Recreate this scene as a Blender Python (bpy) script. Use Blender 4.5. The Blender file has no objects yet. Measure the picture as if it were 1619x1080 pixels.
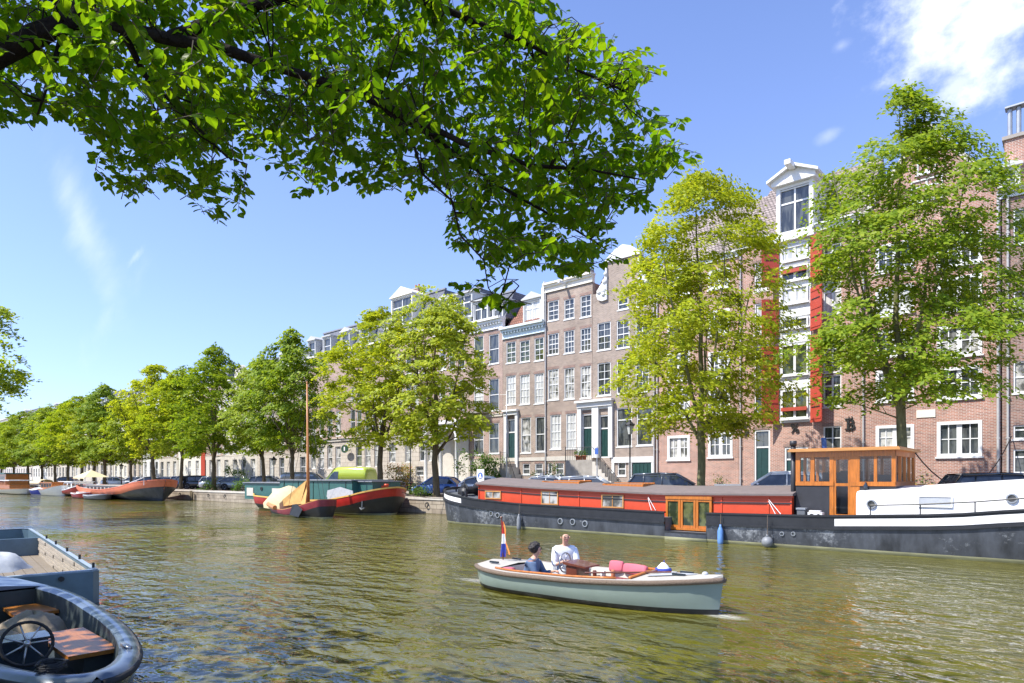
import bpy, math, random
import numpy as np
from mathutils import Vector, Matrix
R = math.radians
sc = bpy.context.scene

# ---------------------------------------------------------------- camera, sky, sun
FPX = 1010.0                                   # focal length in pixels of the 1619 px wide photo
TH = math.atan(1139.5 / FPX)
CT, ST = math.cos(TH), math.sin(TH)
EYE = 2.5                                      # water is z = 0
cam = bpy.data.cameras.new('camera')
camo = bpy.data.objects.new('camera', cam)
sc.collection.objects.link(camo)
cam.sensor_width = 36
cam.lens = FPX / 1619 * 36
cam.shift_y = (755 - 540) / 1619
cam.clip_start = 0.05
cam.clip_end = 2000
camo.location = (0, 0, EYE)
camo.rotation_euler = (R(90), 0, math.asin(CT))
sc.camera = camo

SUN_EL, SUN_LEFT = 53, 27                      # height; degrees left of the facades' normal
sd = Vector((-math.sin(R(SUN_LEFT)) * math.cos(R(SUN_EL)), -math.cos(R(SUN_LEFT)) * math.cos(R(SUN_EL)), math.sin(R(SUN_EL))))
sun = bpy.data.lights.new('sun', 'SUN')
sun.energy = 4.6
sun.angle = R(0.53)
sun.color = (1.0, 0.955, 0.88)
suno = bpy.data.objects.new('sun', sun)
suno.rotation_euler = sd.to_track_quat('Z', 'Y').to_euler()
sc.collection.objects.link(suno)

world = bpy.data.worlds.new('World')
sc.world = world
world.use_nodes = True
wn, wl = world.node_tree.nodes, world.node_tree.links
wn.clear()
wout = wn.new('ShaderNodeOutputWorld')
wbg = wn.new('ShaderNodeBackground')
sky = wn.new('ShaderNodeTexSky')
sky.sky_type = 'NISHITA'
sky.sun_disc = False
sky.sun_elevation = R(SUN_EL)
sky.sun_rotation = math.atan2(sd.x, sd.y)
sky.air_density = 1.0
sky.dust_density = 0.6
sky.ozone_density = 2.2
wbg.inputs['Strength'].default_value = 0.15


def wmath(op, a, b=None, clamp=False):
    n = wn.new('ShaderNodeMath')
    n.operation = op
    n.use_clamp = clamp
    for i, v in enumerate((a, b)):
        if v is None:
            continue
        if isinstance(v, (int, float)):
            n.inputs[i].default_value = v
        else:
            wl.new(v, n.inputs[i])
    return n.outputs[0]


tc = wn.new('ShaderNodeTexCoord')
sep = wn.new('ShaderNodeSeparateXYZ')
wl.new(tc.outputs['Generated'], sep.inputs[0])
yy = wmath('MAXIMUM', sep.outputs[1], 0.05)
gu = wmath('DIVIDE', sep.outputs[0], yy)
gw = wmath('DIVIDE', sep.outputs[2], yy)
comb = wn.new('ShaderNodeCombineXYZ')
wl.new(gu, comb.inputs[0])
wl.new(gw, comb.inputs[1])


def wcloud(cu, cw, ru, rw, ang, scale, stretch, amp, lo, hi):
    """soft cloud patch in the sky: an ellipse in direction space, broken by noise"""
    mp = wn.new('ShaderNodeMapping')
    mp.vector_type = 'TEXTURE'
    mp.inputs['Location'].default_value = (cu, cw, 0)
    mp.inputs['Rotation'].default_value = (0, 0, ang)
    mp.inputs['Scale'].default_value = (ru, rw, 1)
    wl.new(comb.outputs[0], mp.inputs[0])
    ln = wn.new('ShaderNodeVectorMath')
    ln.operation = 'LENGTH'
    wl.new(mp.outputs[0], ln.inputs[0])
    mp2 = wn.new('ShaderNodeMapping')
    mp2.inputs['Rotation'].default_value = (0, 0, -ang)
    mp2.inputs['Scale'].default_value = (stretch, 1, 1)
    wl.new(comb.outputs[0], mp2.inputs[0])
    no = wn.new('ShaderNodeTexNoise')
    no.inputs['Scale'].default_value = scale
    no.inputs['Detail'].default_value = 9
    no.inputs['Roughness'].default_value = 0.6
    wl.new(mp2.outputs[0], no.inputs['Vector'])
    d = wmath('SUBTRACT', 1.0, ln.outputs['Value'])
    nz = wmath('MULTIPLY', wmath('SUBTRACT', no.outputs[0], 0.5), amp)
    v = wmath('ADD', d, nz)
    mr = wn.new('ShaderNodeMapRange')
    mr.interpolation_type = 'SMOOTHSTEP'
    wl.new(v, mr.inputs[0])
    mr.inputs[1].default_value = lo
    mr.inputs[2].default_value = hi
    return mr.outputs[0]


cl = wmath('MULTIPLY', wcloud(-0.080, 0.605, 0.150, 0.110, -0.2, 8, 1.0, 3.6, -0.2, 0.95), 1.0)
cl = wmath('MAXIMUM', cl, wmath('MULTIPLY', wcloud(-0.12, 0.5, 0.05, 0.035, 0.3, 22, 1.0, 2.0, 0.0, 1.0), 0.55))
cl = wmath('MAXIMUM', cl, wmath('MULTIPLY', wcloud(-3.86, 1.30, 1.15, 0.26, -0.72, 3.5, 0.3, 1.6, 0.05, 1.7), 0.42))
cl = wmath('MAXIMUM', cl, wmath('MULTIPLY', wcloud(-3.4, 0.8, 0.9, 0.2, 0.3, 4, 0.5, 2.4, 0.3, 1.9), 0.22))
for cu_, cw_, ra_, rb_ in ((-3.09, 0.965, 0.14, 0.035), (-3.72, 1.21, 0.18, 0.05), (-0.272, 0.497, 0.022, 0.012), (-0.255, 0.62, 0.016, 0.012)):
    cl = wmath('MAXIMUM', cl, wmath('MULTIPLY', wcloud(cu_, cw_, ra_, rb_, 0.1, 14, 1.0, 2.4, 0.0, 1.3), 0.22))
hz = wn.new('ShaderNodeMapRange')
wl.new(sep.outputs[2], hz.inputs[0])
hz.inputs[1].default_value = 0.0
hz.inputs[2].default_value = 0.75
hz.inputs[3].default_value = 0.26
hz.inputs[4].default_value = 0.03
mixh = wn.new('ShaderNodeMix')
mixh.data_type = 'RGBA'
wl.new(hz.outputs[0], mixh.inputs[0])
wl.new(sky.outputs[0], mixh.inputs[6])
mixh.inputs[7].default_value = (3.9, 4.7, 7.9, 1)
mixc = wn.new('ShaderNodeMix')
mixc.data_type = 'RGBA'
wl.new(cl, mixc.inputs[0])
wl.new(mixh.outputs[2], mixc.inputs[6])
mixc.inputs[7].default_value = (5.5, 5.8, 6.4, 1)
wl.new(mixc.outputs[2], wbg.inputs['Color'])
tint = wn.new('ShaderNodeMix'); tint.data_type = 'RGBA'; tint.blend_type = 'MULTIPLY'; tint.inputs[0].default_value = 1.0
wl.new(sky.outputs[0], tint.inputs[6]); tint.inputs[7].default_value = (0.73, 0.81, 1.08, 1)
wl.new(tint.outputs[2], mixh.inputs[6])
wl.new(wbg.outputs[0], wout.inputs['Surface'])

sc.view_settings.view_transform = 'Standard'
sc.view_settings.look = 'None'
sc.view_settings.exposure = 0.75
sc.view_settings.gamma = 1.0
sc.view_settings.use_curve_mapping = False

# ---------------------------------------------------------------- photo helpers (real distances from a plane Y = const)


def Zat(px, Y):
    return Y / (ST + CT * (px - 809.5) / FPX)


def Xat(px, Y):
    u = (px - 809.5) / FPX
    return Y * (-CT + ST * u) / (ST + CT * u)


def Hat(px, py, Y):
    return EYE + (755 - py) * Zat(px, Y) / FPX


# ---------------------------------------------------------------- objects
OFF = {}


def thing(name, label, cat, loc=(0, 0, 0), rz=0, group=None, kind=None):
    o = bpy.data.objects.new(name, None)
    o.empty_display_size = 0.3
    sc.collection.objects.link(o)
    o.location = loc
    o.rotation_euler = (0, 0, rz)
    tag(o, label, cat, group, kind)
    OFF[o.name] = Vector(loc)
    return o


def tag(o, label=None, cat=None, group=None, kind=None):
    if label: o['label'] = label
    if cat: o['category'] = cat
    if group: o['group'] = group
    if kind: o['kind'] = kind
    return o


def kids(o):
    return [c for c in sc.collection.objects if c.parent == o]


def copy_tree(o, loc=None, rz=None, label=None, scale=None):
    r = o.copy()
    sc.collection.objects.link(r)
    if loc is not None: r.location = loc
    if rz is not None: r.rotation_euler = (0, 0, rz)
    if scale is not None: r.scale = scale if hasattr(scale, '__len__') else (scale,) * 3
    if label: r['label'] = label
    for ch in kids(o):
        c = ch.copy(); sc.collection.objects.link(c); c.parent = r
        for g in kids(ch):
            d = g.copy(); sc.collection.objects.link(d); d.parent = c
    return r


class MB:
    """collects geometry, then links it as ONE mesh object"""
    def __init__(s):
        s.v, s.f, s.m, s.sm = [], [], [], []
        s.smooth = False

    def add(s, vs, fs, mi=0):
        b = len(s.v)
        s.v += [tuple(v) for v in vs]
        for f in fs:
            s.f.append(tuple(b + i for i in f)); s.m.append(mi); s.sm.append(s.smooth)
        return s

    def box(s, x0, x1, y0, y1, z0, z1, mi=0, rot=0, c=None):
        vs = [(x, y, z) for x in (x0, x1) for y in (y0, y1) for z in (z0, z1)]
        if rot:
            cx, cy = c if c else ((x0 + x1) / 2, (y0 + y1) / 2)
            vs = [(cx + (x - cx) * math.cos(rot) - (y - cy) * math.sin(rot), cy + (x - cx) * math.sin(rot) + (y - cy) * math.cos(rot), z) for x, y, z in vs]
        return s.add(vs, [(0, 1, 3, 2), (4, 6, 7, 5), (0, 4, 5, 1), (2, 3, 7, 6), (0, 2, 6, 4), (1, 5, 7, 3)], mi)

    def prism(s, pts, vec, mi=0):
        n = len(pts)
        vs = [Vector(p) for p in pts]
        v = Vector(vec)
        vs = vs + [p + v for p in vs]
        return s.add(vs, [tuple(range(n - 1, -1, -1)), tuple(range(n, 2 * n))] + [(i, (i + 1) % n, n + (i + 1) % n, n + i) for i in range(n)], mi)

    def tube(s, pts, rad, n=8, mi=0, cap=True):
        pts = [Vector(p) for p in pts]
        if not hasattr(rad, '__len__'): rad = [rad] * len(pts)
        rings = []
        for i, p in enumerate(pts):
            d = (pts[min(i + 1, len(pts) - 1)] - pts[max(i - 1, 0)])
            if d.length < 1e-9: d = Vector((0, 0, 1))
            d.normalize()
            a = d.cross(Vector((0, 0, 1)) if abs(d.z) < 0.9 else Vector((1, 0, 0))).normalized()
            b = d.cross(a)
            rings.append([p + (a * math.cos(2 * math.pi * k / n) + b * math.sin(2 * math.pi * k / n)) * rad[i] for k in range(n)])
        return s.loft(rings, True, cap, mi)

    def loft(s, rings, closed=True, cap=False, mi=0):
        n = len(rings[0])
        vs = [p for r in rings for p in r]
        fs = []
        for i in range(len(rings) - 1):
            for k in range(n if closed else n - 1):
                k2 = (k + 1) % n
                fs.append((i * n + k, i * n + k2, (i + 1) * n + k2, (i + 1) * n + k))
        if cap:
            fs.append(tuple(range(n - 1, -1, -1)))
            fs.append(tuple((len(rings) - 1) * n + k for k in range(n)))
        return s.add(vs, fs, mi)

    def lathe(s, prof, c=(0, 0, 0), n=12, mi=0):
        rings = [[(c[0] + r * math.cos(2 * math.pi * k / n), c[1] + r * math.sin(2 * math.pi * k / n), c[2] + z) for k in range(n)] for r, z in prof]
        return s.loft(rings, True, True, mi)

    def sphere(s, c, r, n=12, m=8, mi=0):
        if not hasattr(r, '__len__'): r = (r, r, r)
        rings = []
        for j in range(m + 1):
            a = math.pi * (0.001 + 0.998 * j / m)
            rings.append([(c[0] + r[0] * math.sin(a) * math.cos(2 * math.pi * k / n), c[1] + r[1] * math.sin(a) * math.sin(2 * math.pi * k / n), c[2] - r[2] * math.cos(a)) for k in range(n)])
        return s.loft(rings, True, True, mi)

    def wheel(s, c, r, w, axis='y', n=20, mi=0, r0=0):
        """ring or disc with its axle along axis"""
        prof = [(r0, -w / 2), (r * .93, -w / 2), (r, -w / 4), (r, w / 4), (r * .93, w / 2), (r0, w / 2)]
        rings = []
        for rr, t in prof:
            ring = []
            for k in range(n):
                a = 2 * math.pi * k / n
                p = (rr * math.cos(a), t, rr * math.sin(a)) if axis == 'y' else (t, rr * math.cos(a), rr * math.sin(a))
                ring.append((c[0] + p[0], c[1] + p[1], c[2] + p[2]))
            rings.append(ring)
        return s.loft(rings, True, r0 == 0, mi)

    def mesh(s, name, mats, off=(0, 0, 0)):
        me = bpy.data.meshes.new(name)
        o = Vector(off)
        me.from_pydata([Vector(v) - o for v in s.v], [], s.f)
        for mt in (mats if isinstance(mats, (list, tuple)) else [mats]):
            me.materials.append(mt)
        me.polygons.foreach_set('material_index', s.m)
        me.polygons.foreach_set('use_smooth', s.sm)
        me.update()
        return me

    def build(s, name, mats, parent=None, world=False, loc=None):
        off = (0, 0, 0)
        if world and parent is not None:
            r = parent
            while r.parent is not None: r = r.parent
            off = OFF[r.name]
        ob = bpy.data.objects.new(name, s.mesh(name, mats, off))
        sc.collection.objects.link(ob)
        ob.parent = parent
        if loc is not None: ob.location = loc
        return ob


def quick(name, me, parent=None, loc=(0, 0, 0)):
    ob = bpy.data.objects.new(name, me)
    sc.collection.objects.link(ob)
    ob.parent = parent
    ob.location = loc
    return ob


def struct(name, mb, m):
    o = mb.build(name, m)
    o['kind'] = 'structure'
    return o


# ---------------------------------------------------------------- materials
M = {}


def new_mat(name):
    m = bpy.data.materials.new(name)
    m.use_nodes = True
    nt = m.node_tree
    return m, nt.nodes, nt.links, nt.nodes['Principled BSDF']


def mat(name, c, rough=0.6, metal=0.0, var=0.12, scale=3.0, bump=0.0, bscale=40, spec=0.5, coat=0, streak=0):
    m, n, l, p = new_mat(name)
    p.inputs['Roughness'].default_value = rough
    p.inputs['Metallic'].default_value = metal
    p.inputs['Specular IOR Level'].default_value = spec
    p.inputs['Coat Weight'].default_value = coat
    t = n.new('ShaderNodeTexCoord')
    no = n.new('ShaderNodeTexNoise')
    no.inputs['Scale'].default_value = scale
    no.inputs['Detail'].default_value = 6
    no.inputs['Roughness'].default_value = 0.65
    if streak:
        mp = n.new('ShaderNodeMapping')
        mp.inputs['Scale'].default_value = streak
        l.new(t.outputs['Object'], mp.inputs[0])
        l.new(mp.outputs[0], no.inputs['Vector'])
    else:
        l.new(t.outputs['Object'], no.inputs['Vector'])
    cr = n.new('ShaderNodeValToRGB')
    cr.color_ramp.elements[0].position = 0.3
    cr.color_ramp.elements[1].position = 0.7
    cr.color_ramp.elements[0].color = tuple(min(1, x * (1 - var)) for x in c) + (1,)
    cr.color_ramp.elements[1].color = tuple(min(1, x * (1 + var)) for x in c) + (1,)
    l.new(no.outputs[0], cr.inputs[0])
    l.new(cr.outputs[0], p.inputs['Base Color'])
    if bump:
        b = n.new('ShaderNodeBump')
        b.inputs['Strength'].default_value = bump
        b.inputs['Distance'].default_value = 0.02
        n2 = n.new('ShaderNodeTexNoise')
        n2.inputs['Scale'].default_value = bscale
        n2.inputs['Detail'].default_value = 4
        l.new(t.outputs['Object'], n2.inputs['Vector'])
        l.new(n2.outputs[0], b.inputs['Height'])
        l.new(b.outputs[0], p.inputs['Normal'])
    M[name] = m
    return m


def brick_mat(name, c1, c2, mortar, bw=0.24, rh=0.08, ms=0.014, flat=False, rough=0.85, bump=0.35, patch=0.3, off=0.5):
    m, n, l, p = new_mat(name)
    p.inputs['Roughness'].default_value = rough
    p.inputs['Specular IOR Level'].default_value = 0.25
    t = n.new('ShaderNodeTexCoord')
    s = n.new('ShaderNodeSeparateXYZ')
    l.new(t.outputs['Object'], s.inputs[0])
    cb = n.new('ShaderNodeCombineXYZ')
    if flat:
        l.new(s.outputs[0], cb.inputs[0]); l.new(s.outputs[1], cb.inputs[1])
    else:
        ad = n.new('ShaderNodeMath'); ad.operation = 'ADD'
        l.new(s.outputs[0], ad.inputs[0]); l.new(s.outputs[1], ad.inputs[1])
        l.new(ad.outputs[0], cb.inputs[0]); l.new(s.outputs[2], cb.inputs[1])
    b = n.new('ShaderNodeTexBrick')
    b.offset = off
    l.new(cb.outputs[0], b.inputs['Vector'])
    b.inputs['Scale'].default_value = 1.0
    b.inputs['Brick Width'].default_value = bw
    b.inputs['Row Height'].default_value = rh
    b.inputs['Mortar Size'].default_value = ms
    b.inputs['Mortar Smooth'].default_value = 0.3
    b.inputs['Bias'].default_value = 0.0
    b.inputs['Color1'].default_value = c1 + (1,)
    b.inputs['Color2'].default_value = c2 + (1,)
    b.inputs['Mortar'].default_value = mortar + (1,)
    no = n.new('ShaderNodeTexNoise')
    no.inputs['Scale'].default_value = 0.55
    no.inputs['Detail'].default_value = 8
    no.inputs['Roughness'].default_value = 0.7
    l.new(t.outputs['Object'], no.inputs['Vector'])
    cr = n.new('ShaderNodeMapRange')
    l.new(no.outputs[0], cr.inputs[0])
    cr.inputs[1].default_value = 0.3; cr.inputs[2].default_value = 0.7
    cr.inputs[3].default_value = 1 - patch; cr.inputs[4].default_value = 1 + patch * 0.6
    mx = n.new('ShaderNodeVectorMath'); mx.operation = 'SCALE'
    l.new(b.outputs['Color'], mx.inputs[0]); l.new(cr.outputs[0], mx.inputs['Scale'])
    l.new(mx.outputs[0], p.inputs['Base Color'])
    bp = n.new('ShaderNodeBump')
    bp.inputs['Strength'].default_value = bump
    bp.inputs['Distance'].default_value = 0.01
    bp.invert = True
    l.new(b.outputs['Fac'], bp.inputs['Height'])
    l.new(bp.outputs[0], p.inputs['Normal'])
    M[name] = m
    return m


def glass_mat(name, base, base2, split=None, rough=0.05, wob=0.25):
    """window pane: reflective, with curtains or a dim room behind it"""
    m, n, l, p = new_mat(name)
    p.inputs['Roughness'].default_value = rough
    p.inputs['Specular IOR Level'].default_value = 0.5
    p.inputs['IOR'].default_value = 1.7
    t = n.new('ShaderNodeTexCoord')
    oi = n.new('ShaderNodeObjectInfo')
    va = n.new('ShaderNodeVectorMath'); va.operation = 'ADD'
    l.new(t.outputs['Object'], va.inputs[0]); 
    sc_ = n.new('ShaderNodeVectorMath'); sc_.operation = 'SCALE'
    cx = n.new('ShaderNodeCombineXYZ')
    l.new(oi.outputs['Random'], cx.inputs[0]); l.new(oi.outputs['Random'], cx.inputs[1])
    l.new(cx.outputs[0], sc_.inputs[0]); sc_.inputs['Scale'].default_value = 70
    l.new(sc_.outputs[0], va.inputs[1])
    mp = n.new('ShaderNodeMapping')
    mp.inputs['Scale'].default_value = split or (5, 5, 0.9)
    l.new(va.outputs[0], mp.inputs[0])
    no = n.new('ShaderNodeTexNoise')
    no.inputs['Scale'].default_value = 1.0
    no.inputs['Detail'].default_value = 3
    l.new(mp.outputs[0], no.inputs['Vector'])
    cr = n.new('ShaderNodeValToRGB')
    cr.color_ramp.elements[0].position = 0.42
    cr.color_ramp.elements[1].position = 0.58
    cr.color_ramp.elements[0].color = base + (1,)
    cr.color_ramp.elements[1].color = base2 + (1,)
    l.new(no.outputs[0], cr.inputs[0])
    l.new(cr.outputs[0], p.inputs['Base Color'])
    n2 = n.new('ShaderNodeTexNoise')
    n2.inputs['Scale'].default_value = 1.3
    l.new(va.outputs[0], n2.inputs['Vector'])
    b = n.new('ShaderNodeBump')
    b.inputs['Strength'].default_value = wob
    b.inputs['Distance'].default_value = 0.05
    l.new(n2.outputs[0], b.inputs['Height'])
    l.new(b.outputs[0], p.inputs['Normal'])
    M[name] = m
    return m


def leaf_mat(name, cols, trans=0.45, tcol=None, gloss=0.5, tscale=1.3):
    m, n, l, p = new_mat(name)
    g = n.new('ShaderNodeNewGeometry')
    cr = n.new('ShaderNodeValToRGB')
    cr.color_ramp.elements[0].color = cols[0] + (1,)
    cr.color_ramp.elements[1].color = cols[-1] + (1,)
    cr.color_ramp.elements[0].position = 0.0
    cr.color_ramp.elements[1].position = 1.0
    for i, c in enumerate(cols[1:-1]):
        e = cr.color_ramp.elements.new((i + 1) / (len(cols) - 1)); e.color = c + (1,)
    l.new(g.outputs['Random Per Island'], cr.inputs[0])
    l.new(cr.outputs[0], p.inputs['Base Color'])
    p.inputs['Roughness'].default_value = gloss
    p.inputs['Specular IOR Level'].default_value = 0.22
    tr = n.new('ShaderNodeBsdfTranslucent')
    mul = n.new('ShaderNodeMix'); mul.data_type = 'RGBA'; mul.blend_type = 'MULTIPLY'
    mul.inputs[0].default_value = 1.0
    l.new(cr.outputs[0], mul.inputs[6])
    mul.inputs[7].default_value = (tcol or (1.6, 1.5, 0.5)) + (1,)
    l.new(mul.outputs[2], tr.inputs['Color'])
    mx = n.new('ShaderNodeMixShader')
    mx.inputs[0].default_value = trans
    l.new(p.outputs[0], mx.inputs[1]); l.new(tr.outputs[0], mx.inputs[2])
    l.new(mx.outputs[0], n['Material Output'].inputs['Surface'])
    M[name] = m
    return m


brick_mat('brick_red', (0.46, 0.21, 0.145), (0.28, 0.135, 0.10), (0.52, 0.44, 0.38), patch=0.32)
brick_mat('brick_red2', (0.48, 0.225, 0.155), (0.30, 0.15, 0.11), (0.54, 0.46, 0.40), patch=0.3)
brick_mat('brick_brown', (0.36, 0.27, 0.205), (0.23, 0.175, 0.14), (0.45, 0.38, 0.33), patch=0.3)
brick_mat('brick_taupe', (0.36, 0.275, 0.215), (0.235, 0.18, 0.145), (0.45, 0.39, 0.34), patch=0.28)
brick_mat('brick_dark', (0.31, 0.165, 0.125), (0.16, 0.095, 0.08), (0.38, 0.32, 0.28), patch=0.25)
brick_mat('brick_pink', (0.42, 0.265, 0.205), (0.28, 0.18, 0.145), (0.52, 0.44, 0.39), patch=0.26)
brick_mat('roof_tile', (0.36, 0.30, 0.27), (0.26, 0.21, 0.19), (0.10, 0.085, 0.075), bw=0.24, rh=0.30, ms=0.035, bump=0.8)
brick_mat('roof_red_tile', (0.34, 0.16, 0.11), (0.24, 0.12, 0.09), (0.10, 0.05, 0.04), bw=0.24, rh=0.30, ms=0.03, bump=0.8)
brick_mat('slate', (0.19, 0.20, 0.23), (0.14, 0.15, 0.175), (0.07, 0.07, 0.08), bw=0.25, rh=0.2, ms=0.014, bump=0.4)
brick_mat('quay_stone', (0.40, 0.34, 0.26), (0.30, 0.25, 0.19), (0.17, 0.14, 0.10), bw=0.9, rh=0.32, ms=0.02, bump=0.6, patch=0.4)
brick_mat('paving', (0.27, 0.22, 0.19), (0.21, 0.17, 0.15), (0.15, 0.13, 0.11), bw=0.21, rh=0.105, ms=0.008, flat=True, patch=0.2)
brick_mat('ashlar', (0.56, 0.50, 0.42), (0.50, 0.44, 0.37), (0.34, 0.30, 0.25), bw=0.9, rh=0.42, ms=0.02, bump=0.5, patch=0.15)
mat('stone', (0.55, 0.51, 0.44), 0.8, var=0.12, scale=2, bump=0.2)
mat('stone_dark', (0.33, 0.30, 0.26), 0.8, var=0.2, scale=2, bump=0.2)
mat('dormer_paint', (0.50, 0.50, 0.48), 0.5, var=0.08, scale=4)
mat('white_paint', (0.72, 0.72, 0.70), 0.45, var=0.04, scale=4)
mat('cream_paint', (0.74, 0.70, 0.60), 0.5, var=0.05, scale=4)
mat('pale_blue_paint', (0.60, 0.67, 0.68), 0.5, var=0.05, scale=4)
mat('green_door', (0.018, 0.055, 0.05), 0.3, var=0.15)
mat('grey_door', (0.08, 0.10, 0.11), 0.4, var=0.15)
mat('shutter_red', (0.42, 0.058, 0.03), 0.5, var=0.12, scale=5)
mat('iron', (0.02, 0.02, 0.02), 0.5, var=0.2)
mat('zinc', (0.36, 0.38, 0.40), 0.45, metal=0.5, var=0.12)
mat('drainpipe', (0.42, 0.41, 0.40), 0.5, var=0.1)
mat('lead', (0.22, 0.23, 0.25), 0.6, var=0.15)
mat('bark', (0.12, 0.095, 0.06), 0.95, var=0.35, scale=9, bump=0.9, bscale=18, spec=0.1, streak=(1, 1, 0.25))
mat('bark_green', (0.15, 0.145, 0.075), 0.95, var=0.4, scale=6, bump=0.9, bscale=18, spec=0.1, streak=(1, 1, 0.4))
mat('bark_dark', (0.020, 0.016, 0.013), 0.95, var=0.4, scale=14, bump=1.0, bscale=30, spec=0.1)
mat('twig', (0.07, 0.055, 0.03), 0.8, var=0.3)
glass_mat('glass_dark', (0.03, 0.035, 0.04), (0.10, 0.105, 0.10))
glass_mat('glass_green', (0.03, 0.04, 0.02), (0.12, 0.13, 0.05), split=(3, 3, 2.2))
glass_mat('glass_curtain', (0.62, 0.62, 0.58), (0.42, 0.42, 0.40), split=(9, 9, 0.5))
glass_mat('glass_half', (0.10, 0.10, 0.09), (0.50, 0.49, 0.45), split=(2, 2, 1.6))
glass_mat('glass_car', (0.02, 0.025, 0.03), (0.06, 0.07, 0.08), split=(1.2, 1.2, 1.2))
leaf_mat('leaf_lime', [(0.22, 0.295, 0.022), (0.35, 0.42, 0.03), (0.48, 0.52, 0.045), (0.28, 0.35, 0.025)], 0.48, (1.5, 1.38, 0.6))
leaf_mat('leaf_mid', [(0.17, 0.26, 0.02), (0.27, 0.355, 0.026), (0.38, 0.44, 0.038), (0.21, 0.29, 0.022)], 0.48, (1.5, 1.4, 0.6))
leaf_mat('leaf_green', [(0.145, 0.24, 0.02), (0.23, 0.325, 0.026), (0.33, 0.40, 0.036)], 0.48, (1.5, 1.42, 0.6))
leaf_mat('leaf_near', [(0.050, 0.115, 0.008), (0.080, 0.155, 0.009), (0.120, 0.185, 0.010), (0.060, 0.125, 0.011)], 0.70, (2.35, 2.25, 0.5), gloss=0.3)
leaf_mat('shrub_green', [(0.05, 0.12, 0.012), (0.09, 0.18, 0.02), (0.14, 0.22, 0.03)], 0.35)
leaf_mat('flower_mix', [(0.10, 0.16, 0.03), (0.30, 0.25, 0.05), (0.50, 0.20, 0.10), (0.15, 0.20, 0.05), (0.45, 0.35, 0.15)], 0.3)
mat('hull_black', (0.020, 0.021, 0.024), 0.45, var=0.3, scale=2.5, bump=0.15, bscale=6)
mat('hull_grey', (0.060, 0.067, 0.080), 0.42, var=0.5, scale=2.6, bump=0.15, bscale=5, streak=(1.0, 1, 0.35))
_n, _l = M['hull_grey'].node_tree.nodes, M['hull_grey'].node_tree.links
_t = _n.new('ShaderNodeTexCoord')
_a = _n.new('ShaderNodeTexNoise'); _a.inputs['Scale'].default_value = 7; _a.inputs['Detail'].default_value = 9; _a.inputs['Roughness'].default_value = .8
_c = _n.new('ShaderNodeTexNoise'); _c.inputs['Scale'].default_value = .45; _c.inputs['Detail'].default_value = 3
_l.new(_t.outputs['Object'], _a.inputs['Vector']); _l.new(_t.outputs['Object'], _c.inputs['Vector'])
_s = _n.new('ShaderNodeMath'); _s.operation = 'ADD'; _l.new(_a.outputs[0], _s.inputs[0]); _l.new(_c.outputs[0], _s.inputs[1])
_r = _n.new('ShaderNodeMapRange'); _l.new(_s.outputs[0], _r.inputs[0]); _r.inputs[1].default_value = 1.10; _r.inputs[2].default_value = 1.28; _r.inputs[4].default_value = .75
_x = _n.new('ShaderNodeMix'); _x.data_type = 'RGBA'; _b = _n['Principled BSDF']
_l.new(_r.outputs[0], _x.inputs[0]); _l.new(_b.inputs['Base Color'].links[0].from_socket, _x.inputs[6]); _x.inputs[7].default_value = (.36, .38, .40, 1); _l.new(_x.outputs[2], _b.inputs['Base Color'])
mat('hull_waterline', (0.36, 0.35, 0.20), 0.8, var=0.3, scale=2.5, streak=(0.6, 0.6, 4))
mat('hull_white', (0.80, 0.79, 0.76), 0.35, var=0.05, scale=3)
mat('cabin_red', (0.57, 0.066, 0.022), 0.4, var=0.10, scale=2)
mat('roof_felt', (0.165, 0.135, 0.125), 0.9, var=0.12, scale=3, bump=0.3)
mat('varnish', (0.46, 0.145, 0.02), 0.3, var=0.3, scale=3, streak=(6, 6, 0.8), coat=0.3)
mat('varnish_top', (0.52, 0.25, 0.08), 0.35, var=0.2, scale=3, streak=(1, 8, 8))
mat('black_panel', (0.03, 0.03, 0.035), 0.5, var=0.2)
mat('steel', (0.45, 0.45, 0.45), 0.35, metal=0.8, var=0.1)
mat('rubber', (0.02, 0.02, 0.022), 0.8, var=0.2)
mat('fender_blue', (0.12, 0.26, 0.55), 0.4, var=0.2)
mat('fender_grey', (0.20, 0.21, 0.22), 0.5, var=0.2)
mat('sloop_green', (0.25, 0.31, 0.268), 0.3, var=0.06, scale=1.5, coat=0.3)
mat('sloop_deck', (0.44, 0.415, 0.36), 0.6, var=0.08, scale=3)
mat('rope', (0.17, 0.125, 0.09), 0.9, var=0.25, scale=30, bump=0.8, bscale=60)
mat('mahogany', (0.13, 0.035, 0.018), 0.3, var=0.25, scale=4, coat=0.4)
mat('cushion_pink', (0.56, 0.13, 0.17), 0.8, var=0.1, scale=5)
mat('skin', (0.60, 0.34, 0.24), 0.5, var=0.08, scale=12)
mat('shirt_white', (0.80, 0.82, 0.86), 0.8, var=0.05, scale=14, bump=0.4, bscale=12)
mat('jacket_blue', (0.10, 0.155, 0.26), 0.8, var=0.2, scale=12, bump=0.4, bscale=12)
mat('trousers', (0.42, 0.45, 0.50), 0.8, var=0.1, scale=10)
mat('hair_dark', (0.025, 0.02, 0.018), 0.6, var=0.3, scale=30, bump=0.8, bscale=40)
mat('flag_red', (0.55, 0.03, 0.03), 0.8, var=0.1)
mat('flag_white', (0.78, 0.78, 0.76), 0.8, var=0.05)
mat('flag_blue', (0.03, 0.05, 0.32), 0.8, var=0.1)
mat('pennant_orange', (0.75, 0.24, 0.05), 0.8, var=0.1)
mat('navy_paint', (0.02, 0.032, 0.045), 0.25, var=0.15, scale=2, coat=0.3)
mat('slate_paint', (0.10, 0.13, 0.18), 0.28, var=0.12, scale=2, coat=0.3)
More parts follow.
